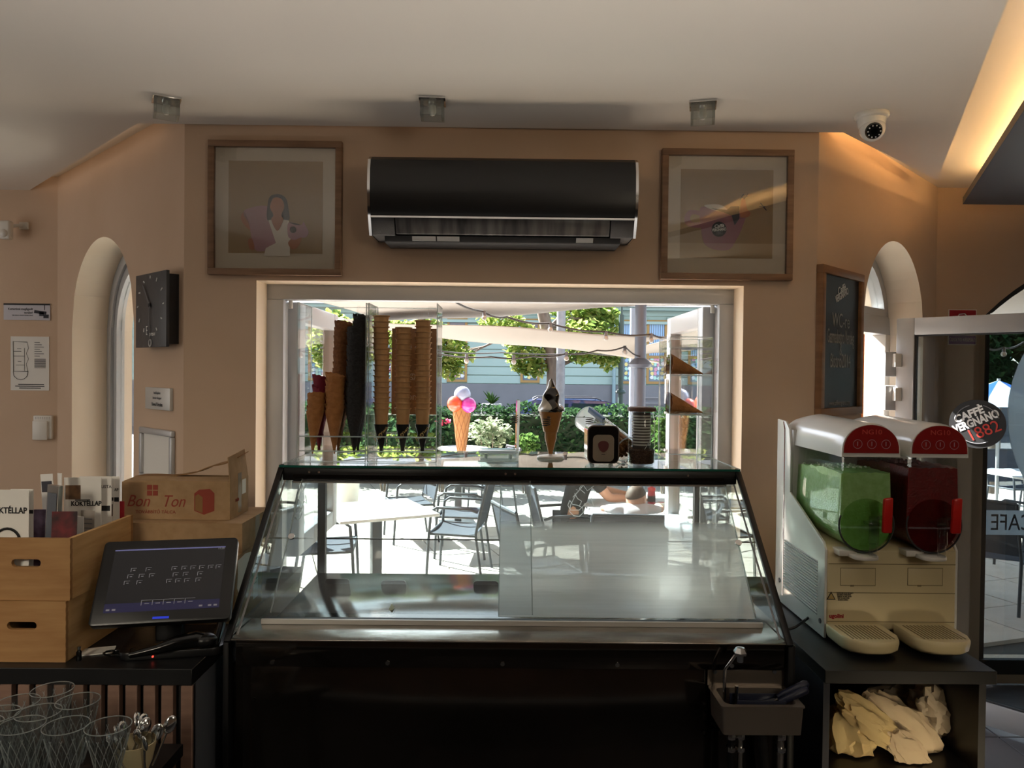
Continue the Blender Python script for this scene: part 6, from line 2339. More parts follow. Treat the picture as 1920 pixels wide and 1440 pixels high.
for px, m_, r in ((1370, M['black'], .009), (1388, M['steel'], .008), (1463, M['steel'], .010)):
    x = P(px, 1400, 1.96).x
    pp_ = MB().tube([(x, 1.96, BZ - hb + .002), (x, 1.96, .60), (x + .01, 1.99, .35), (x + .01, 2.0, .05)], r, 10).build('pipe', m_, wb, smooth=50)
    MB().lathe([(r + .004, -.008), (r + .005, 0), (r + .004, .008)], 8, TX(x, 1.96, BZ - hb - .03)).build('pipe_nut', M['chrome'], pp_)
    MB().lathe([(r + .004, -.006), (r + .005, 0), (r + .004, .006)], 8, TX(x, 1.96, BZ - hb - .065)).build('pipe_nut', M['chrome'], pp_)
x = P(1438, 1400, 1.99).x
MB().tube([(x - .02, 1.99, BZ - hb), (x + .01, 1.995, .55), (x + .03, 2.0, .3)], .012, 10).build('pipe', M['blackmatte'], wb, smooth=50)
nv_ = mat('navy_plastic', '1A2036', .4)
insx = cxb + .01
it = thing('utensil_tray', 'navy plastic insert tray sitting in the steel basin', 'tray', (cxb, cyb, BZ - .05), world=True)
MB().box((cxb - .060, cyb - .040, BZ - .05), (cxb + .068, cyb - .036, BZ + .004)).build('front_wall', nv_, it, bevel=.001)
MB().box((cxb - .060, cyb + .024, BZ - .05), (cxb + .068, cyb + .028, BZ - .004)).build('rear_wall', nv_, it, bevel=.001)
MB().box((cxb - .060, cyb - .036, BZ - .05), (cxb + .068, cyb + .024, BZ - .046)).build('tray_floor', nv_, it)
for k, (dy, l_) in enumerate(((-.012, 'navy spatula handle lying over the basin edge, nearer the room'), (.012, 'navy spatula handle lying over the basin edge, nearer the case'))):
    t = thing('ice_cream_spatula', l_, 'spatula', (cxb + .02, cyb + dy, BZ - .03), 0, 'spatulas in the hand basin')
    a, b = Vector((0, 0, 0)), Vector((.115 + .01 * k, 0, .055 + .006 * k))
    MB().tube([a.lerp(b, f) for f in (.35, .45, .7, .95, 1.0)], [.007, .010, .011, .011, .006], 10).build('handle', nv_, t, smooth=50)
    MB().hexa([(-.02, -.012, -.003), (.045, -.006, .018), (.045, .006, .018), (-.02, .012, -.003), (-.02, -.012, -.0015), (.045, -.006, .0195), (.045, .006, .0195), (-.02, .012, -.0015)]).build('blade', M['chrome'], t)

# ================================================================ OUTSIDE
TZ = -.15     # the terrace lies a step below the shop floor
tg = structure(MB().box((-9, YB + .0, TZ - .13), (12, 13.9, TZ - .03)).build('terrace', mat('terrace_joint', '4A4844', .9)))
structure(MB().box((-1.25, 3.34, TZ - .13), (1.2, 4.3, TZ - .025)).build('terrace_apron', mat('terrace_apron_stone', 'C4BEB4', .9)))
slab_m = [mat('pale_slab', 'C9C3BA', .75, noise_=(4, 'BDB6AC', 4)), mat('pale_slab_warm', 'CFC6BA', .75, noise_=(5, 'C0B8AC', 4))]
TS = .60
base_t = []
for m_ in slab_m:
    o = MB().box((.006, .006, -.03), (TS - .006, TS - .006, 0)).build('tile', m_, tg, bevel=.002, seg=1)
    base_t.append(o)
first = [True, True]
TR = rad(18)
for ix in range(-14, 18):
    for iy in range(-4, 24):
        x = ix * TS * math.cos(TR) - iy * TS * math.sin(TR) + .4
        y = ix * TS * math.sin(TR) + iy * TS * math.cos(TR) + 4.2
        if not (-5.5 < x < 8.5 and y > 3.6 and y < 12.4):
            continue
        if y < 4.35 + max(0, abs(x) - .9) * .95 and abs(x) < 2.6:
            continue
        if abs(x / y) > .98 or (abs(x) >= 2.6 and y < 5.0):
            continue
        i = RND.random() < .4
        if first[i]:
            first[i] = False
            base_t[i].location = (x, y, TZ)
            base_t[i].rotation_euler = (0, 0, TR)
        else:
            share(base_t[i], 'tile', tg, (x, y, TZ), (0, 0, TR))
structure(MB().box((-30, 13.9, -.60), (30, 29, -.42)).build('road', mat('asphalt', '5E5E60', .9, noise_=(8, '545458', 5))))
structure(MB().box((-30, 13.85, -.6), (30, 14.1, -.28)).build('kerb', mat('kerb_stone', 'A8A6A2', .8)))

# ---------------------------------------------------------------- house across the street
FYH = 28.0
hz_p = P(950, 720, FYH).z
hs = thing('street_house', 'long pale turquoise house with grey plinth across the street', 'building', (0, FYH, -.45), world=True)
fm = mat('turquoise_render', '9BB2AC', .9, noise_=(.6, '94AAA4', 3))
X0, X1 = -17.0, 19.0
ZE = P(1280, 578, FYH).z
MB().box((X0, FYH + .08, -.45), (X1, FYH + 7, ZE)).build('wall', fm, hs)
wxs = [(578, 612), (838, 876), (976, 1012), (1164, 1202), (1212, 1250), (1290, 1326), (700, 738), (1400, 1440), (1480, 1520)]
wz0, wz1 = P(950, 717, FYH).z, P(950, 597, FYH).z
gold_m = mat('ochre_window_frame', '9A7A44', .6)
wins = sorted([(P(a, 680, FYH).x, P(b, 680, FYH).x) for a, b in wxs])
nb = 9
bh = (ZE - hz_p) / nb
for k in range(nb):
    za, zb = hz_p + k * bh + .02, hz_p + (k + 1) * bh - .02
    cuts = [X0]
    for a, b in wins:
        if za < wz1 and zb > wz0:
            cuts += [a, b]
    cuts.append(X1)
    for j in range(0, len(cuts), 2):
        MB().box((cuts[j], FYH, za), (cuts[j + 1], FYH + .09, zb)).build('facade_band', fm, hs)
MB().box((X0, FYH - .08, -.45), (X1, FYH + .09, hz_p)).build('plinth', mat('grey_plinth', '76787C', .9, noise_=(1.2, '6E7074', 4)), hs)
MB().box((X0, FYH - .35, ZE - .12), (X1, FYH + .1, ZE)).build('cornice', fm, hs)
MB().box((X0, FYH - .12, ZE - .62), (X1, FYH + .1, ZE - .52)).build('cornice', fm, hs)
rf = MB().hexa([(X0 - .3, FYH - .5, ZE), (X1 + .3, FYH - .5, ZE), (X1 + .3, FYH + 7.5, ZE), (X0 - .3, FYH + 7.5, ZE), (X0 - .3, FYH + 3.5, ZE + 2.0), (X1 + .3, FYH + 3.5, ZE + 2.0), (X1 + .3, FYH + 4, ZE + 2.0), (X0 - .3, FYH + 4, ZE + 2.0)]).build('roof', mat('slate_roof', '5E666E', .8), hs)
pic = [mat('window_picture_' + n_, c, .7) for n_, c in (('blue', '8FB2D6'), ('mint', 'A8D4C8'), ('rose', 'C890A8'), ('yellow', 'D8CC86'), ('white', 'D6DCE0'))]
wpane = mat('house_window_glass', '5E7284', .12)
for i, (a, b) in enumerate(wins):
    wf = MB()
    t_ = .09
    wf.box((a, FYH - .03, wz0), (b, FYH + .06, wz0 + t_)).box((a, FYH - .03, wz1 - t_), (b, FYH + .06, wz1)).box((a, FYH - .03, wz0 + t_), (a + t_, FYH + .06, wz1 - t_)).box((b - t_, FYH - .03, wz0 + t_), (b, FYH + .06, wz1 - t_))
    zm_ = wz0 + (wz1 - wz0) * .42
    wf.box((a + t_, FYH - .02, zm_ - .05), (b - t_, FYH + .05, zm_ + .05))
    win = wf.build('window', gold_m, hs)
    MB().box((a + t_, FYH + .02, wz0 + t_), (b - t_, FYH + .04, wz1 - t_)).build('pane', wpane, win)
    rw = random.Random(i)
    for r in range(5):
        for c in range(4):
            cx = a + t_ + .06 + (b - a - 2 * t_ - .06) * (c + .3 + .3 * rw.random()) / 4
            cz = wz0 + t_ + .06 + (zm_ - wz0 - .15) * (r + .3 + .3 * rw.random()) / 5
            MB().prism([(.08 * rw.uniform(.7, 1.1) * math.cos(q_ * PI / 3), .085 * rw.uniform(.7, 1.1) * math.sin(q_ * PI / 3)) for q_ in range(6)], 0, .01, TX(cx, FYH + .018, cz) @ RX90).build('paper_picture', pic[rw.randrange(5)], win)
    if i in (4, 5, 6):
        for c in range(7):
            xx = a + t_ + (b - a - 2 * t_) * (c + .2) / 7
            MB().box((xx, FYH + .005, zm_ + .06), (xx + .05, FYH + .018, wz1 - t_)).build('blind_slat', pic[0], win)
dp = P(1150, 700, FYH).x
MB().cyl((dp, FYH - .18, -.45), (dp, FYH - .18, ZE - .1), .07, 10).build('drain_pipe', mat('zinc_pipe', '7F9AA0', .5), hs, smooth=40)

# ---------------------------------------------------------------- car
def car():
    yc = 20.0
    cx0 = P(1105, 745, yc).x
    zr = P(1100, 748, yc).z
    zg = -.42
    t = thing('car', 'dark blue estate car with roof rails parked beyond the hedge', 'car', (cx0, yc, zg), world=True)
    cm_ = mat('blue_car_paint', '2E4C86', .18, .2, coat=.8)
    H_ = zr - zg
    prof = [(-2.15, .35), (-2.2, .62), (-2.1, .92), (-1.75, H_ - .12), (-1.5, H_ - .02), (-.4, H_), (.35, H_ - .03), (.75, H_ - .14), (1.45, .98), (2.15, .86), (2.3, .60), (2.25, .35)]
    hw = .85
    mb = MB()
    n = len(prof)
    rings = []
    for yy, sc in ((-hw * .80, .9), (-hw, 1.0), (hw, 1.0), (hw * .80, .9)):
        for x, z in prof:
            inn = .16 if z > 1.0 else 0
            rings.append((cx0 + x, yc + yy - math.copysign(inn, yy) * (1 if abs(yy) == hw else .6), zg + (z if abs(yy) == hw else z)))
    fs = [(j * n + k, j * n + (k + 1) % n, (j + 1) * n + (k + 1) % n, (j + 1) * n + k) for j in range(3) for k in range(n)]
    fs += [tuple(range(n)), tuple(range(4 * n - 1, 3 * n - 1, -1))]
    mb.add(rings, fs).build('body', cm_, t, smooth=30)
    gm_ = mat('car_glass', '1C2630', .08)
    for pts in ([(-1.62, 1.02), (-.62, 1.02), (-.62, H_ - .10), (-1.45, H_ - .12)], [(-.52, 1.02), (.42, 1.02), (.28, H_ - .10), (-.52, H_ - .09)], [(.54, 1.02), (1.28, 1.02), (.74, H_ - .19), (.40, H_ - .11)]):
        q_ = []
        for x, z in pts:
            f = (z - .95) / (H_ - .95)
            q_.append((cx0 + x, yc - hw - .012 + .17 * 1.0 * min(1, max(.9, f)), zg + z))
        MB().add(q_ + [(p_[0], p_[1] + .01, p_[2]) for p_ in q_], [(0, 1, 2, 3), (7, 6, 5, 4), (0, 4, 5, 1), (1, 5, 6, 2), (2, 6, 7, 3), (3, 7, 4, 0)]).build('window', gm_, t)
    for yy in (-.58, .58):
        MB().tube([(cx0 - 1.5, yc + yy, zg + H_ - .02), (cx0 - 1.4, yc + yy, zg + H_ + .04), (cx0 + .1, yc + yy, zg + H_ + .04), (cx0 + .25, yc + yy, zg + H_ - .01)], .02, 6).build('roof_rail', M['gasket'], t)
    for xx in (-1.35, 1.4):
        for yy in (-hw + .02, hw - .2):
            MB().cyl((cx0 + xx, yc + yy - .02, zg + .32), (cx0 + xx, yc + yy + .19, zg + .32), .32, 20).build('wheel', M['blackmatte'], t, smooth=40)


car()

# ---------------------------------------------------------------- foliage
def leaves(pts, size, seed, kinds=1, droop=.5):
    """folded leaves, two triangles pairs each"""
    r = random.Random(seed)
    mb = MB()
    for c in pts:
        s = size * r.uniform(.6, 1.25)
        q = Matrix.Translation(c) @ Matrix.Rotation(r.uniform(0, 2 * PI), 4, 'Z') @ Matrix.Rotation(r.uniform(-1.2, .9), 4, 'X') @ Matrix.Rotation(r.uniform(-.6, .6), 4, 'Y')
        mb.mi(r.randrange(kinds))
        mb.add([(0, -s * .55, 0), (s * .42, -s * .1, .12 * s), (s * .25, s * .35, .08 * s), (0, s * .6, 0), (-s * .25, s * .35, .08 * s), (-s * .42, -s * .1, .12 * s)], [(0, 1, 2, 3), (0, 3, 4, 5)], q)
    return mb


def fill(r, c, rr, n, shell=.45):
    out = []
    while len(out) < n:
        v = Vector((r.uniform(-1, 1), r.uniform(-1, 1), r.uniform(-1, 1)))
        l = v.length
        if l > 1 or l < shell:
            continue
        out.append(Vector((c[0] + v.x * rr[0], c[1] + v.y * rr[1], c[2] + v.z * rr[2])))
    return out


lf = [cloth('plane_leaf', '84984A', .55), cloth('plane_leaf_light', 'AEB86C', .55), cloth('plane_leaf_deep', '647E3E', .55)]
bark = mat('plane_bark', '7C7064', .85, noise_=(7, '544A42', 4), bump=(10, .5), stretch=(1, 1, .4))


def tree(label, trunk, blobs, n, size, seed, r0=.15, mats=None, name='plane_tree'):
    b = Vector(trunk[0])
    t = thing(name, label, 'tree', b, world=True)
    m = len(trunk)
    MB().tube(trunk, [r0 * (1 - .55 * k / (m - 1)) for k in range(m)], 12).build('trunk', bark, t, smooth=60)
    r = random.Random(seed)
    tot = sum(rr[0] * rr[1] * rr[2] for _, rr in blobs) ** 1
    pts = []
    top = Vector(trunk[-1])
    br = MB()
    for c, rr in blobs:
        k = max(60, int(n * (rr[0] * rr[2]) / sum(q[1][0] * q[1][2] for q in blobs)))
        pts += fill(r, c, rr, k)
        src = min((Vector(q) for q in trunk[1:]), key=lambda q: (q - Vector(c)).length)
        mid = src.lerp(Vector(c), .5) + Vector((0, 0, .15))
        br.tube([src, mid, Vector(c)], [.05, .035, .012], 7)
        for q_ in range(5):
            e = Vector(c) + Vector((r.uniform(-1, 1) * rr[0], r.uniform(-1, 1) * rr[1], r.uniform(-1, 1) * rr[2])) * .85
            br.tube([mid.lerp(Vector(c), .5), e], [.015, .005], 5)
    br.build('branches', bark, t, smooth=60)
    leaves(pts, size, seed, 3).build('foliage', mats or lf, t, kind='stuff', flip=False)
    return t


def bl(px, py, y, rx, rz, ry=None):
    p = P(px, py, y)
    k = y / FPX
    return ((p.x, p.y, p.z), (rx * k, ry or (rx * k * .8), rz * k))


y = 15.6
tree('plane tree with pale flaking trunk behind the display cone',
     [Vector((P(1038, 800, y).x, y, -.42)), P(1040, 690, y), P(1026, 620, y), P(1012, 560, y), P(1000, 490, y)],
     [bl(985, 655, y, 42, 48), bl(1095, 640, y, 62, 45), bl(1120, 600, y + .4, 46, 34), bl(940, 600, y, 46, 18), bl(1085, 580, y + .6, 60, 30), bl(1000, 690, y, 30, 16), bl(1140, 672, y, 28, 22), bl(870, 668, y - .4, 22, 12)], 3000, .135, 5, r0=.19)
y = 14.6
tree('leafy tree at the left, half hidden behind the wafer cups',
     [Vector((P(775, 820, y).x, y, -.42)), P(778, 700, y), P(790, 600, y), P(780, 500, y)],
     [bl(845, 655, y, 34, 44), bl(800, 630, y, 40, 40), bl(740, 640, y, 50, 46), bl(660, 650, y, 50, 55), bl(620, 640, y, 40, 60), bl(840, 690, y, 30, 22)], 2800, .13, 8, r0=.13)
dk = [cloth('dark_leaf', '223C24', .35), cloth('dark_leaf_b', '2E4C2C', .35), cloth('dark_leaf_c', '1C3220', .35)]
y = 11.0
tree('dark leafy tree beyond the arched window of the right wall',
     [Vector((7.2, y, -.0)), Vector((7.25, y, 1.6)), Vector((7.2, y, 2.6))],
     [bl(1862, 680, y, 30, 60), bl(1900, 720, y, 40, 40), bl(1850, 640, y, 40, 36), bl(1935, 640, y, 50, 40)], 1800, .14, 15, r0=.10, mats=dk, name='dark_tree')


# hedge and border plants
hm = [cloth('hedge_leaf', '2C442C', .3), cloth('hedge_leaf_b', '3E5A38', .3), cloth('hedge_leaf_c', '203424', .3)]
HY = 12.5
hx0, hx1 = -4.8, 5.8
hzt = P(1000, 768, HY).z
hg = thing('hedge', 'long clipped green hedge between terrace and street', 'hedge', (0, HY + .4, 0), world=True)
r = random.Random(3)
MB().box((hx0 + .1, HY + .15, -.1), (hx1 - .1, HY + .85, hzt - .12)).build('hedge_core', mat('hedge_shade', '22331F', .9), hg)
pts = []
for k in range(9000):
    q_ = r.random()
    x = r.uniform(hx0, hx1)
    bulge = .10 * noise.noise((x * 1.3, 1.0, 0)) + .05 * noise.noise((x * 4, 2.0, 0))
    if q_ < .72:
        z = r.uniform(-.02, 1) ** 1.0 * hzt
        pts.append(Vector((x, HY + .06 + r.uniform(-.08, .10) - .12 * noise.noise((x * 2, z * 2, 4)), z + bulge * .5)))
    else:
        pts.append(Vector((x, HY + r.uniform(0, .9), hzt - .02 + bulge + r.uniform(-.08, .06))))
leaves(pts, .075, 4, 3).build('foliage', hm, hg, kind='stuff', flip=False)


def shrub(label, px, py, y, rx, rz, n, size, mats, seed, name='shrub', flowers=None):
    c, rr = bl(px, py, y, rx, rz)
    t = thing(name, label, 'shrub', (c[0], c[1], TZ), world=True)
    r = random.Random(seed)
    for k in range(5):
        a = k * 1.256
        MB().tube([(c[0] + .03 * math.cos(a), c[1] + .03 * math.sin(a), TZ), (c[0] + rr[0] * .5 * math.cos(a), c[1] + rr[1] * .5 * math.sin(a), c[2])], [.012, .006], 6).build('stem', bark, t)
    leaves(fill(r, c, rr, n, .2), size, seed, len(mats)).build('foliage', mats, t, kind='stuff', flip=False)
    if flowers:
        leaves(fill(r, flowers[0], flowers[1], flowers[2], .1), size * .8, seed + 1, 1).build('blossoms', [flowers[3]], t, kind='stuff', flip=False)
    return t


pale = [cloth('silver_leaf', '8C987A', .4), cloth('silver_leaf_b', '76886A', .4), cloth('silver_leaf_c', 'A4AC94', .4)]
grn = [cloth('fresh_leaf', '54703A', .4), cloth('fresh_leaf_b', '405E30', .4)]
shrub('pale silvery shrub in front of the hedge beside the balloon cone', 918, 812, 11.7, 44, 30, 420, .085, pale, 21)
shrub('pale green shrub at the hedge foot left of the display cone', 985, 832, 11.5, 30, 20, 260, .08, grn, 22)
pk = cloth('oleander_pink', 'D8607C', .4)
fc, fr_ = bl(832, 792, 11.6, 12, 8)
shrub('oleander with pink blossoms left of the balloon cone', 828, 815, 11.6, 22, 32, 260, .085, hm, 23, 'oleander', (fc, fr_, 40, pk))
shrub('fresh green shrub beside the hedge right of the storage jar', 1245, 815, 11.6, 26, 42, 320, .09, grn, 24)
shrub('green shrub seen low under the wafer cups', 720, 820, 11.6, 60, 34, 420, .085, hm, 25)
# stone planter with yucca beyond the hedge
PY_ = 14.6
p = P(922, 760, PY_)
t = thing('stone_planter', 'grey stone planter with spiky plant beyond the hedge', 'planter', (p.x, PY_, -.42), world=True)
zt = P(922, 757, PY_).z
MB().box((p.x - .2, PY_ - .2, -.42), (p.x + .2, PY_ + .2, zt)).build('pot', mat('pot_stone', '9AA0A0', .9), t, bevel=.02)
mb = MB()
for k in range(26):
    a = k * 2.4
    e = Vector((math.cos(a) * (.10 + .12 * (k % 3) / 3), math.sin(a) * .15, .12 + .2 * ((k * 7) % 5) / 5))
    b0 = Vector((p.x, PY_, zt - .02))
    w_ = Vector((-math.sin(a), math.cos(a), 0)) * .014
    mb.add([b0 - w_, b0 + w_, b0 + e * .6 + w_ * .7 + Vector((0, 0, .04)), b0 + e, b0 + e * .6 - w_ * .7 + Vector((0, 0, .04))], [(0, 1, 2, 3, 4)])
mb.build('spiky_leaves', grn[1], t, kind='stuff', flip=False)
# dark bench across
p = P(1225, 760, 17)
t = thing('street_bench', 'grey street bench in front of the house plinth', 'bench', (p.x, 17, -.42), world=True)
zt = P(1225, 746, 17).z
for k in range(3):
    MB().box((p.x - .5, 17.2, zt - .07 - k * .13), (p.x + .5, 17.24, zt - k * .13)).build('slat', M['cside'], t)
    MB().box((p.x - .5, 16.75 + k * .15, zt - .45), (p.x + .5, 16.87 + k * .15, zt - .41)).build('slat', M['cside'], t)
for x in (-.45, .45):
    MB().box((p.x + x - .03, 16.75, -.42), (p.x + x + .03, 17.26, zt - .45)).build('leg', M['cside'], t)
    MB().box((p.x + x - .02, 17.24, zt - .45), (p.x + x + .02, 17.28, zt)).build('leg', M['cside'], t)

# ---------------------------------------------------------------- posts
def post(name, label, px, ptop, y, r, m, z0=TZ, collar=None):
    p = P(px, 700, y)
    zt = P(px, ptop, y).z
    t = thing(name, label, 'post', (p.x, y, z0), world=True)
    MB().cyl((p.x, y, z0), (p.x, y, zt), r, 16).build('shaft', m, t, smooth=40)
    MB().cyl((p.x, y, z0), (p.x, y, z0 + .02), r * 2.2, 16).build('foot_plate', m, t, smooth=40)
    if collar:
        zc_ = P(px, collar, y).z
        MB().lathe([(r * 1.05, .06), (r * 1.5, .04), (r * 2.1, 0), (r * 1.9, -.03), (r * 1.1, -.035)], 18, TX(p.x, y, zc_)).build('collar', m, t, smooth=40)
    return t, p, zt


stp = mat('galvanised_post', '5C6676', .45, .3)
post('sail_post', 'thick grey steel sail post with flared collar behind the storage jar', 1200, 500, 7.6, .058, stp, collar=683)
post('sail_post', 'thinner pale blue-grey post just left of the collared sail post', 1186, 578, 10.4, .045, mat('pale_post', '7A8698', .5))
post('sail_post', 'pale street mast right of the plane tree trunk', 1051, 560, 14.9, .088, mat('mast_paint', '8C9096', .5, noise_=(6, '747880', 3)))
t, p, zt = post('street_lamp', 'dark green cast iron street lamp post in front of the house', 1164, 590, 15.5, .055, mat('lamp_green', '2F4440', .5), -.42, collar=735)
t['category'] = 'street lamp'
MB().tube([(p.x, 15.5, zt), (p.x, 15.5, zt + .15), (p.x + .0, 15.5, zt + .30)], .025, 8).build('finial', bpy.data.materials['lamp_green'], t)
MB().tube([(p.x + .10 * math.sin(k * PI / 10) * .8, 15.5, zt + .28 + .20 - .20 * math.cos(k * PI / 10)) for k in range(20)], .018, 6, True).build('scroll', bpy.data.materials['lamp_green'], t)

# ---------------------------------------------------------------- shade sails
sail_m = cloth('cream_sail', '979490', .11)


def sail(label, c, sag=.10, n=14):
    c = [Vector(q_) for q_ in c]
    ctr = sum(c, Vector()) / len(c)
    t = thing('shade_sail', label, 'shade sail', (ctr.x, ctr.y, ctr.z), group='shade sails over the terrace', world=True)

    def fn(u, v):
        # edges bow inwards, the middle sinks
        uu = .5 + (u - .5) * (1 - .10 * math.sin(PI * v))
        vv = .5 + (v - .5) * (1 - .10 * math.sin(PI * u))
        p_ = c[0] * (1 - uu) * (1 - vv) + c[1] * uu * (1 - vv) + c[2] * uu * vv + c[3] * (1 - uu) * vv
        return p_ - Vector((0, 0, sag * 4 * u * (1 - u) * v * (1 - v) * 1.2 + .02 * math.sin(9 * u + 4 * v)))
    MB().grid(fn, n, n).build('fabric', sail_m, t, smooth=180, solid=.004)
    for q_ in c:
        d = (q_ - ctr).normalized()
        MB().tube([q_ - d * .03, q_ + d * .12], .012, 6).build('corner_strap', M['alu'], t)
    return t


sail('large cream shade sail overhead, nearest the serving window', [P(560, 556, 7.7), P(1500, 530, 6.9), P(1290, 571, 7.8), P(700, 606, 9.0)], .05)
sail('cream shade sail band crossing the view behind the cups and display cone', [P(640, 598, 8.4), P(1256, 630, 7.6), P(1215, 676, 8.3), P(640, 612, 9.2)], .05)
sail('narrow cream shade sail behind the collared post at the right', [P(1190, 650, 10.5), P(1420, 590, 8.0), P(1440, 640, 10.5), P(1195, 668, 12.0)], .04)
sail('added unseen cream sail slung high to shade the doorway floor', [Vector((-.8, 4.95, 3.0)), Vector((2.6, 5.2, 3.1)), Vector((4.4, 10.2, 2.95)), Vector((.6, 10.4, 2.85))], .08)  # unseen sail, added only to keep sun off the doorway floor
sail('cream shade sail over the tables beyond the door glass', [Vector((3.4, 5.0, 2.55)), Vector((7.5, 5.2, 2.75)), Vector((8.0, 9.0, 2.45)), Vector((4.6, 9.2, 2.35))], .1)

# ---------------------------------------------------------------- string lights
bulb_m = mat('milky_bulb', '9C9E9C', .25)


def string(label, pts, bulbs, yb):
    P3 = [P(px, py, y) for px, py, y in pts]
    t = thing('string_light', label, 'string light', P3[0], group='string lights over the terrace', world=True)
    dense = []
    for i in range(len(P3) - 1):
        a, b = P3[i], P3[i + 1]
        for k in range(6):
            f = k / 6
            dense.append(a.lerp(b, f) - Vector((0, 0, .02 * math.sin(PI * f))))
    dense.append(P3[-1])
    MB().tube(dense, .008, 6).build('cable', M['gasket'], t, smooth=60)
    for px, py, y in bulbs:
        c = P(px, py, y)
        k = y / FPX
        c0 = min(dense, key=lambda q_: (q_ - c).length)
        c = Vector((c.x, c0.y, c.z))
        so = MB().cyl((c.x, c.y, c.z + 4 * k), (c.x, c.y, c.z + 13 * k), 3.2 * k, 10).build('socket', M['cside'], t, smooth=40)
        MB().ell((c.x, c.y, c.z), 5.0 * k, 12, 8).build('bulb', bulb_m, so, smooth=180)
    return t


string('string of white bulbs dipping from the window top towards the right', [(800, 420, 3.37), (838, 556, 5.0), (905, 584, 5.4), (950, 594, 5.6), (1030, 606, 5.8), (1135, 622, 6.0), (1222, 627, 6.1), (1262, 632, 6.2)],
       [(908, 596, 5.4), (1032, 618, 5.8), (1136, 634, 6.0), (1221, 638, 6.1)], 0)
string('lower string of white bulbs rising to the collared post', [(600, 652, 6.8), (820, 663, 7.0), (920, 669, 7.1), (1000, 668, 7.2), (1062, 663, 7.3), (1120, 657, 7.3), (1172, 650, 7.4), (1200, 668, 7.55)],
       [(875, 677, 7.05), (963, 679, 7.2), (1062, 672, 7.3), (1172, 661, 7.4)], 0)
string('thin string of bulbs behind the lower one', [(600, 640, 8.6), (820, 658, 8.8), (940, 661, 9.0), (1100, 662, 9.2), (1185, 664, 9.4)], [(700, 656, 8.7)], 0)
string('string of bulbs seen through the open door glass', [(1846, 650, 5.6), (1880, 652, 5.7), (1918, 642, 5.8), (1990, 640, 5.9)], [(1882, 664, 5.7), (1960, 652, 5.9)], 0)

# ---------------------------------------------------------------- terrace furniture
tm = mat('marble_table_top', 'E4E4E2', .35, noise_=(4, 'D6D8D8', 4))
dgm = mat('anthracite_metal', '4A4E54', .45, .3)
tex = cloth('grey_mesh_seat', '60646C', .2)


def table(label, x, y, rot=0, w=.70, round_=False, group='white tables on the terrace'):
    t = thing('cafe_table', label, 'table', (x, y, TZ), rad(rot), group)
    if round_:
        MB().lathe([(w / 2 - .02, .70), (w / 2, .705), (w / 2, .725), (w / 2 - .01, .73)], 32).build('tabletop', tm, t, smooth=40)
    else:
        MB().box((-w / 2, -w / 2, .705), (w / 2, w / 2, .73)).build('tabletop', tm, t, bevel=.006)
    MB().box((-.04, -.04, .02), (.04, .04, .705)).build('column', dgm, t, bevel=.004)
    MB().box((-.22, -.22, 0), (.22, .22, .02)).build('base_plate', dgm, t, bevel=.004)
    return t


CH = [None]


def chair(label, x, y, rot, group='grey mesh armchairs on the terrace'):
    """faces +x when rot is 0"""
    if CH[0] is None:
        t = thing('garden_chair', label, 'chair', (0, 0, 0), 0, group)
        w = .27
        for s in (-1, 1):
            MB().tube([(.24, s * w, 0), (.22, s * w, .40), (.20, s * w, .62), (.15, s * w, .655), (-.15, s * w, .645), (-.22, s * w, .62)], .013, 8).build('front_leg', dgm, t, smooth=60)
            MB().tube([(-.26, s * w, 0), (-.20, s * w * .98, .42), (-.24, s * w * .96, .62), (-.30, s * w * .94, .88)], .013, 8).build('rear_leg', dgm, t, smooth=60)
            MB().tube([(.22, s * w, .42), (-.20, s * w, .41)], .012, 8).build('seat_rail', dgm, t, smooth=60)
        MB().tube([(.22, -w, .42), (.22, w, .42)], .012, 8).build('cross_bar', dgm, t, smooth=60)
        MB().tube([(-.30, -w * .94, .88), (-.315, 0, .885), (-.30, w * .94, .88)], .013, 8).build('top_bar', dgm, t, smooth=60)

        def sf(u, v):
            return (-.19 + .41 * u, (v - .5) * 2 * (w - .012), .425 - .015 * math.sin(PI * v) - .012 * math.sin(PI * u))
        MB().grid(sf, 6, 6).build('seat', tex, t, solid=.004)

        def bf(u, v):
            z = .46 + .42 * u
            return (-.205 - .10 * u - .012 * math.sin(PI * v), (v - .5) * 2 * (w * .93), z)
        MB().grid(bf, 6, 6).build('backrest', tex, t, solid=.004)
        CH[0] = t
        t.location = (x, y, TZ)
        t.rotation_euler = (0, 0, rad(rot))
        return t
    return dup(CH[0], (x, y, TZ), rad(rot), label)


def gx(px, y):
    return P(px, 900, y).x


table('white square table seen through the clear sliding door, turned diagonally', gx(706, 6.1), 6.1, 27, .80)
chair('mesh armchair at the left of the diagonal white table', gx(612, 6.1), 6.15, 8)
chair('mesh armchair right of the diagonal white table, nearest the display case', gx(862, 6.85), 6.85, 172)
chair('mesh armchair just behind the nearest one right of the diagonal table', gx(866, 7.6), 7.65, 177)
chair('mesh armchair behind the diagonal white table, turned to the wafer cups', gx(770, 8.3), 8.3, 200)
table('white square table farther out behind the armchairs', gx(858, 9.0), 9.1, 10, .75)
chair('mesh armchair at the far side of the farther square table', gx(922, 9.7), 9.7, 200)
table('white round table by the balloon cone in front of the hedge', gx(867, 11.2), 11.2, 0, .76, True)
table('white table where the child sits', gx(1195, 6.3), 6.32, 4, .85)
chair('mesh armchair under the child, back to the display case', gx(1172, 5.45), 5.40, 86)
chair('mesh armchair seen edge-on left of the dark-shirted adult', gx(1016, 5.55), 5.5, 20)
table('white table seen through the open door glass', gx(1930, 8.8), 8.8, 8, .85)
chair('mesh armchair left of the table beyond the door glass', gx(1862, 6.1), 6.1, 40)
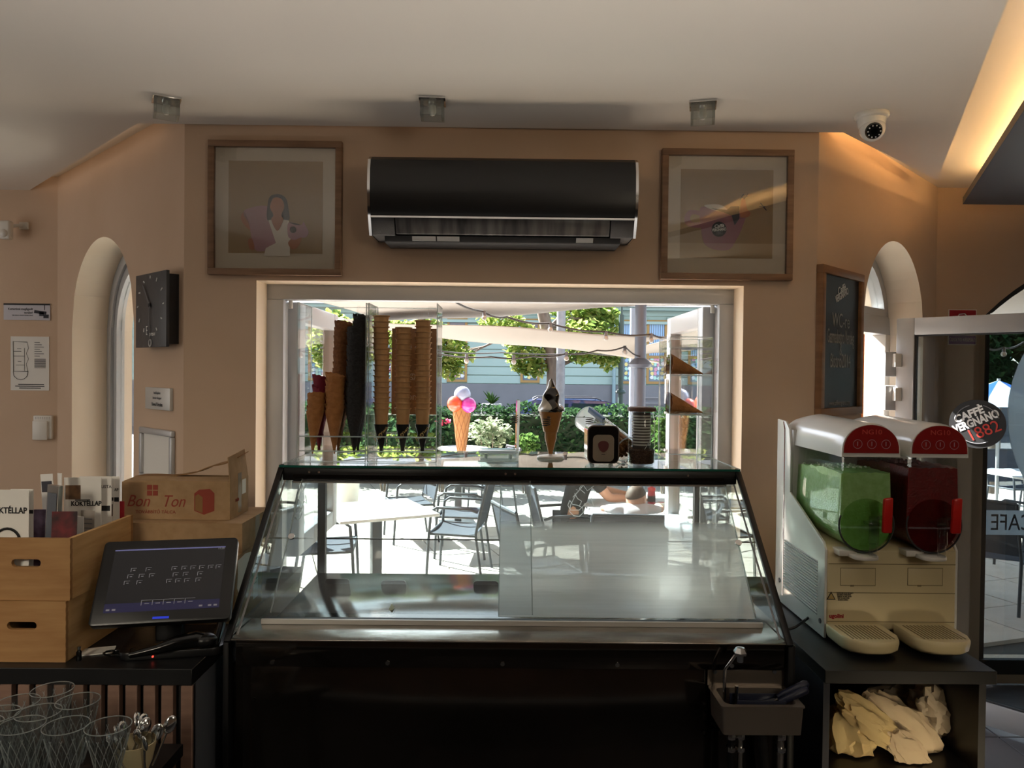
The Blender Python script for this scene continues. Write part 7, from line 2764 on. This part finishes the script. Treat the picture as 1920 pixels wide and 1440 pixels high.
chair('mesh armchair right of the table beyond the door glass', gx(1930, 7.4), 7.3, 120)
chair('mesh armchair farther out beyond the door glass', gx(1890, 10), 9.8, -80)
# dark planter box seen low through the door glass
# white plant pot
p = P(648, 946, 7.6)
t = thing('white_pot', 'tall white plant pot standing left behind the diagonal table', 'pot', (gx(648, 10.2), 10.2, TZ))
MB().lathe([(.15, 0), (.17, .02), (.20, .50), (.21, .52), (.19, .52), (.18, .46), (.01, .44)], 28).build('pot', M['white'], t, smooth=40)
MB().lathe([(.175, .45), (.10, .47), (.01, .47)], 20).build('soil', mat('pot_soil', '3E3026', .95), t, smooth=40)

# balloon ice cream cones
def balloon_cone(label, px, y, py_c, s):
    k = y / FPX
    p = P(px, py_c, y)
    t = thing('balloon_cone', label, 'display figure', (p.x, y, TZ), 0, 'giant ice cream cone displays')
    z = p.z - TZ
    wm = bpy.data.materials.get('giant_waffle') or mat('giant_waffle', '8E602E', .6, bump=(30, .3))
    cone = MB().lathe([(.035 * s, z - 86 * k * s), (.060 * s, z - 82 * k * s), (17 * k * s, z - 6 * k * s), (16 * k * s, z)], 26).build('cone', wm, t, smooth=40)
    gr = MB()
    for d_ in (-1, 1):
        for q_ in range(10):
            pts = []
            for j in range(6):
                f = j / 5
                zz = z - 80 * k * s + f * 74 * k * s
                r = .060 * s + (17 * k * s - .060 * s) * f + .002
                a = 2 * PI * q_ / 10 + d_ * f * 1.6
                pts.append((r * math.cos(a), r * math.sin(a), zz))
            gr.tube(pts, .004, 4)
    gr.build('waffle_grid', bpy.data.materials.get('giant_waffle_edge') or mat('giant_waffle_edge', '7C4E22', .6), cone, kind='stuff')
    for nm, c, dx, dz, r in (('white_scoop', '848CA4', 1, 24, 16), ('orange_scoop', 'C8421E', -12, 7, 15), ('magenta_scoop', 'AE2C84', 13, 5, 14.5)):
        mm_ = bpy.data.materials.get('balloon_' + nm) or mat('balloon_' + nm, c, .25, coat=.4)
        MB().ell((dx * k * s, -.02 - (.05 if dz < 20 else 0), z + dz * k * s), r * k * s, 20, 14).build(nm, mm_, t, smooth=180)
    MB().cyl((0, 0, .02), (0, 0, z - 80 * k * s), .018, 10).build('pole', M['alu'], t, smooth=40)
    MB().cyl((0, 0, 0), (0, 0, .02), .16, 24).build('foot', M['white'], t, smooth=40)


balloon_cone('giant ice cream cone with white, orange and magenta balls in front of the hedge', 866, 10.0, 764, 1.0)
balloon_cone('giant ice cream cone with coloured balls behind the clear three-tier rack', 1328, 9.6, 762, 1.05)

# parasol seen through the door glass
c = P(1872, 745, 9.5)
t = thing('blue_parasol', 'blue and white street parasol beyond the door glass', 'parasol', (c.x, 9.5, TZ))
zc_ = c.z - TZ
bpm = cloth('blue_parasol_cloth', '4A78C0', .4)
wpm = cloth('white_parasol_cloth', 'DCE4EC', .4)
n = 8
for k in range(n):
    a0, a1 = 2 * PI * k / n, 2 * PI * (k + 1) / n
    MB().add([(0, 0, zc_ + .22), (.75 * math.cos(a0), .75 * math.sin(a0), zc_ - .10), (.75 * math.cos(a1), .75 * math.sin(a1), zc_ - .10)], [(0, 1, 2)]).build('canopy_panel', wpm if k % 2 else bpm, t, flip=False, solid=.003)
MB().cyl((0, 0, .03), (0, 0, zc_ + .24), .02, 10).build('pole', M['alu'], t, smooth=40)
MB().cyl((0, 0, 0), (0, 0, .05), .22, 20).build('base', M['cside'], t, smooth=40)

# red condiment bottle, food on the child's table
TBX, TBY = gx(1200, 5.7), 5.75
t = thing('ketchup_bottle', 'red squeeze bottle standing on the child\'s table', 'bottle', (gx(1222, 6.4), 6.4, TZ + .731))
MB().lathe([(.03, 0), (.034, .01), (.034, .09), (.03, .115), (.026, .12)], 18).build('bottle_body', M['sign_r'], t, smooth=40)
MB().lathe([(.028, .12), (.034, .125), (.034, .15), (.012, .158), (.005, .175)], 18).build('cap', M['red_p'], t, smooth=40)
MB().lathe([(.0345, .03), (.0345, .08)], 18, cap=False).build('label_band', M['ink'], t, smooth=40)
t = thing('food_plate', 'white plate with fried food on the child\'s table', 'plate', (gx(1163, 6.2), 6.2, TZ + .731))
MB().lathe([(.06, 0), (.10, .012), (.102, .016), (.06, .006), (.01, .005)], 26).build('plate', M['white'], t, smooth=40)
mb = MB()
fm_ = mat('fried_food', 'B87838', .7, bump=(80, .5))
for k in range(7):
    a = k * .9
    mb = MB().ell((.04 * math.cos(a) * (k > 0), .04 * math.sin(a) * (k > 0), .022 + .01 * (k == 0)), (.025, .022, .014), 10, 6).build('fried_piece', fm_, t, smooth=180)
t = thing('paper_cup', 'small striped cup of sauce by the child\'s hand', 'cup', (gx(1240, 6.25), 6.25, TZ + .731))
MB().lathe([(.026, 0), (.036, .05), (.034, .05), (.026, .006)], 18).build('cup', M['white'], t, smooth=40)
MB().lathe([(.034, .044), (.02, .05), (.004, .05)], 16).build('sauce', M['red_p'], t, smooth=40)


# ---------------------------------------------------------------- people
def skin(name, verts, edges, radii, m, parent=None, sub=2, root=0):
    me = bpy.data.meshes.new(name)
    me.from_pydata([tuple(v) for v in verts], edges, [])
    o = bpy.data.objects.new(name, me)
    COL.objects.link(o)
    sk = o.modifiers.new('s', 'SKIN')
    sk.use_smooth_shade = True
    for i, r_ in enumerate(radii):
        sv = me.skin_vertices[0].data[i]
        sv.radius = r_ if isinstance(r_, tuple) else (r_, r_)
        sv.use_root = (i == root)
    sb = o.modifiers.new('u', 'SUBSURF')
    sb.levels = sub
    sb.render_levels = sub
    dg = bpy.context.evaluated_depsgraph_get()
    me2 = bpy.data.meshes.new_from_object(o.evaluated_get(dg))
    bpy.data.objects.remove(o)
    me2.materials.clear()
    me2.materials.append(m)
    me2.name = name
    me2.shade_smooth()
    if parent is not None and parent.name in WORLD:
        me2.transform(WORLD[parent.name].inverted())
    o = bpy.data.objects.new(name, me2)
    COL.objects.link(o)
    o.parent = parent
    if parent is not None and parent.name in WORLD:
        WORLD[o.name] = WORLD[parent.name]
    return o


def hand(verts, edges, radii, wrist_i, wpos, fwd, side, up, s=1.0):
    """palm and five curled fingers hanging off a wrist vertex"""
    fwd, side, up = fwd.normalized(), side.normalized(), up.normalized()
    pi_ = len(verts)
    verts.append(wpos + fwd * .045 * s)
    radii.append((.026 * s, .014 * s))
    edges.append((wrist_i, pi_))
    for k, (ln, off) in enumerate(((.070, -.026), (.080, -.009), (.075, .009), (.058, .026))):
        a = len(verts)
        verts += [wpos + fwd * .085 * s + side * off * s, wpos + fwd * (.085 + ln * .55) * s + side * off * 1.1 * s - up * .008 * s, wpos + fwd * (.085 + ln * .85) * s + side * off * 1.1 * s - up * .028 * s]
        radii += [.010 * s, .0088 * s, .0072 * s]
        edges += [(pi_, a), (a, a + 1), (a + 1, a + 2)]
    a = len(verts)
    verts += [wpos + fwd * .035 * s - side * .036 * s, wpos + fwd * .066 * s - side * .052 * s - up * .01 * s]
    radii += [.0105 * s, .008 * s]
    edges += [(pi_, a), (a, a + 1)]


def person(label, base, s, yaw, joints, shirt_m, trouser_m, skin_m, hair_m, head_c, head_r, face_dir, sleeves=.55, short=True):
    """joints in local metres; x right of the person, y forward, z up"""
    t = thing('person', label, 'person', base, rad(yaw))
    J = {k: Vector(v) for k, v in joints.items()}
    V, E, Rr = [], [], []
    idx = {}

    def add(n_, p_, r_):
        idx[n_] = len(V)
        V.append(p_)
        Rr.append(r_)
    add('pelvis', J['pelvis'], (.13 * s, .10 * s))
    add('belly', J['pelvis'].lerp(J['chest'], .45), (.12 * s, .095 * s))
    add('chest', J['chest'], (.145 * s, .10 * s))
    add('neck0', J['chest'].lerp(J['neck'], .75), (.075 * s, .065 * s))
    add('neck', J['neck'], .048 * s)
    add('head', Vector(head_c) - Vector((0, 0, head_r * .35)), .06 * s)
    E += [(0, 1), (1, 2), (2, 3), (3, 4), (4, 5)]
    for sd, q_ in (('l', -1), ('r', 1)):
        add('sh' + sd, J['sh' + sd], .058 * s)
        add('el' + sd, J['el' + sd], .042 * s)
        add('fm' + sd, J['el' + sd].lerp(J['wr' + sd], .4), .037 * s)
        add('wr' + sd, J['wr' + sd], .025 * s)
        E += [(idx['neck0'], idx['sh' + sd]), (idx['sh' + sd], idx['el' + sd]), (idx['el' + sd], idx['fm' + sd]), (idx['fm' + sd], idx['wr' + sd])]
        add('hp' + sd, J['hp' + sd], .085 * s)
        add('kn' + sd, J['kn' + sd], .058 * s)
        add('cf' + sd, J['kn' + sd].lerp(J['an' + sd], .35), .052 * s)
        add('an' + sd, J['an' + sd], .036 * s)
        add('to' + sd, J['to' + sd], .03 * s)
        E += [(0, idx['hp' + sd]), (idx['hp' + sd], idx['kn' + sd]), (idx['kn' + sd], idx['cf' + sd]), (idx['cf' + sd], idx['an' + sd]), (idx['an' + sd], idx['to' + sd])]
        f = J['wr' + sd] - J['el' + sd]
        fn_ = f.normalized()
        sid = Vector((fn_.y, -fn_.x, 0))
        if sid.length < .1:
            sid = Vector((1, 0, 0))
        hand(V, E, Rr, idx['wr' + sd], J['wr' + sd], f, sid * q_, Vector((0, 0, 1)), s)
    body = skin('body', V, E, Rr, skin_m, t, 2)
    # clothes follow the body
    cv, ce, cr = [], [], []
    names = ['pelvis', 'belly', 'chest', 'neck0']
    for i, n_ in enumerate(names):
        cv.append(V[idx[n_]])
        r_ = Rr[idx[n_]]
        cr.append(tuple(x * 1.10 + .006 for x in r_))
        if i:
            ce.append((i - 1, i))
    for sd in 'lr':
        a = len(cv)
        cv += [J['sh' + sd], J['sh' + sd].lerp(J['el' + sd], sleeves), J['sh' + sd].lerp(J['el' + sd], sleeves + .12)]
        cr += [.068 * s, .057 * s, .056 * s]
        ce += [(3, a), (a, a + 1), (a + 1, a + 2)]
    skin('shirt', cv, ce, cr, shirt_m, t, 2)
    cv, ce, cr = [J['pelvis']], [], [(.142 * s, .112 * s)]
    for sd in 'lr':
        a = len(cv)
        fk = .85 if short else 1.0
        cv += [J['hp' + sd], J['hp' + sd].lerp(J['kn' + sd], fk)]
        cr += [.096 * s, .072 * s]
        ce += [(0, a), (a, a + 1)]
        if not short:
            cv.append(J['an' + sd] + Vector((0, 0, .04)))
            cr.append(.055 * s)
            ce.append((a + 1, a + 2))
    skin('trousers', cv, ce, cr, trouser_m, t, 2)
    for sd in 'lr':
        c = J['an' + sd].lerp(J['to' + sd], .5)
        MB().ell((c.x, c.y + .01, max(.032, c.z)), (.04 * s, .10 * s, .035), 12, 8).build('shoe', M['white'], t, smooth=180)
    hc = Vector(head_c)
    fd = Vector(face_dir).normalized()
    q = fd.to_track_quat('Y', 'Z').to_matrix().to_4x4()
    HM = Matrix.Translation(hc) @ q
    r = head_r

    def hf(mb_):
        mb_.v = [HM @ v for v in mb_.v]
        return mb_
    mb = MB()
    mb.ell((0, 0, .05 * r), (.80 * r, .95 * r, 1.05 * r), 20, 14)
    head = hf(mb).build('head', skin_m, t, smooth=180)
    hf(MB().ell((0, .30 * r, -.55 * r), (.55 * r, .55 * r, .55 * r), 14, 10)).build('jaw', skin_m, head, smooth=180)
    hf(MB().add([(-.10 * r, .92 * r, -.18 * r), (.10 * r, .92 * r, -.18 * r), (0, 1.14 * r, -.2 * r), (0, .95 * r, .16 * r)], [(0, 1, 2), (0, 2, 3), (1, 3, 2), (0, 3, 1)])).build('nose', skin_m, head, smooth=180)
    for q_ in (-1, 1):
        hf(MB().ell((q_ * .30 * r, .86 * r, .10 * r), (.11 * r, .07 * r, .07 * r), 10, 6)).build('eye', M['ink_w'], head, smooth=180)
        hf(MB().ell((q_ * .82 * r, .0, -.05 * r), (.07 * r, .17 * r, .26 * r), 10, 8)).build('ear', skin_m, head, smooth=180)
    hf(MB().ell((0, .88 * r, -.48 * r), (.24 * r, .06 * r, .05 * r), 10, 6)).build('mouth', mat('lip', 'A85A50', .5) if 'lip' not in bpy.data.materials else bpy.data.materials['lip'], head, smooth=180)
    mb = MB()
    hv = []
    nu, nv = 20, 9
    for j in range(nv + 1):
        for k in range(nu):
            a = 2 * PI * k / nu
            back = (1 - math.sin(a)) / 2
            low = .95 + .75 * back
            th = low * j / nv
            hv.append((.84 * r * math.sin(th) * math.cos(a), 1.0 * r * math.sin(th) * math.sin(a) - .02 * r, .07 * r + 1.09 * r * math.cos(th)))
    hfs = [(j * nu + k, j * nu + (k + 1) % nu, (j + 1) * nu + (k + 1) % nu, (j + 1) * nu + k) for j in range(nv) for k in range(nu)]
    mb.add(hv, hfs)
    hf(mb).build('hair', hair_m, t, smooth=180, solid=.004)
    return t


skm = mat('fair_skin', 'D7A283', .55)
b = 1.0
# child on the armchair, back to us, leaning on the table with both arms
kx, ky = gx(1186, 5.65), 5.56
kz = P(1192, 938, 5.7).z - TZ
person('small child in a white T-shirt leaning on the terrace table, back to us', (kx, ky, TZ), .62, 2,
       dict(pelvis=(0, -.02, .50), chest=(.02, .06, .76), neck=(.035, .12, .855), shl=(-.12, .11, .825), shr=(.16, .11, .825), ell=(-.19, .30, .795), elr=(.27, .26, .795), wrl=(-.10, .45, .765), wrr=(.29, .42, .80),
            hpl=(-.06, .0, .49), hpr=(.06, .0, .49), knl=(-.08, .24, .49), knr=(.08, .24, .49), anl=(-.08, .25, .25), anr=(.08, .25, .25), tol=(-.08, .33, .22), tor=(.08, .33, .22)),
       cloth('white_tee', 'E4E2E6', .2), mat('child_shorts', '5A6472', .8), skm, mat('blond_hair', '4A3422', .7), (.045, .15, kz + .01), .092, (.75, .7, -.1), sleeves=.55)
# adult in a black T-shirt on the far left of the same table
axx = gx(1066, 6.6)
person('seated adult in a black T-shirt resting an arm on the child\'s table', (axx, 6.55, TZ), 1.0, -82,
       dict(pelvis=(0, 0, .54), chest=(0, .10, .92), neck=(0, .16, 1.08), shl=(-.18, .12, 1.0), shr=(.18, .14, 1.0), ell=(-.24, .34, .80), elr=(.22, .30, .79), wrl=(-.10, .54, .775), wrr=(.16, .55, .775),
            hpl=(-.10, .02, .52), hpr=(.10, .02, .52), knl=(-.14, .42, .50), knr=(.14, .42, .50), anl=(-.16, .40, .09), anr=(.16, .40, .09), tol=(-.17, .54, .04), tor=(.17, .54, .04)),
       mat('black_tee', '1E1E22', .85), mat('grey_trousers', '3C3E46', .85), skm, mat('dark_hair', '33261E', .7), (0, .24, 1.22), .105, (.05, .9, -.35), sleeves=.6, short=False)
chair('mesh armchair under the adult in the black T-shirt', axx - .05, 6.54, 8)

# stucco pier of the building beside the doorway
structure(wall_build('wall_outer_pier', Wall((2.12, 4.62), (2.58, 4.62)), .3, z1=3.2, mats=[M['stucco'], M['stucco'], M['stucco']]))
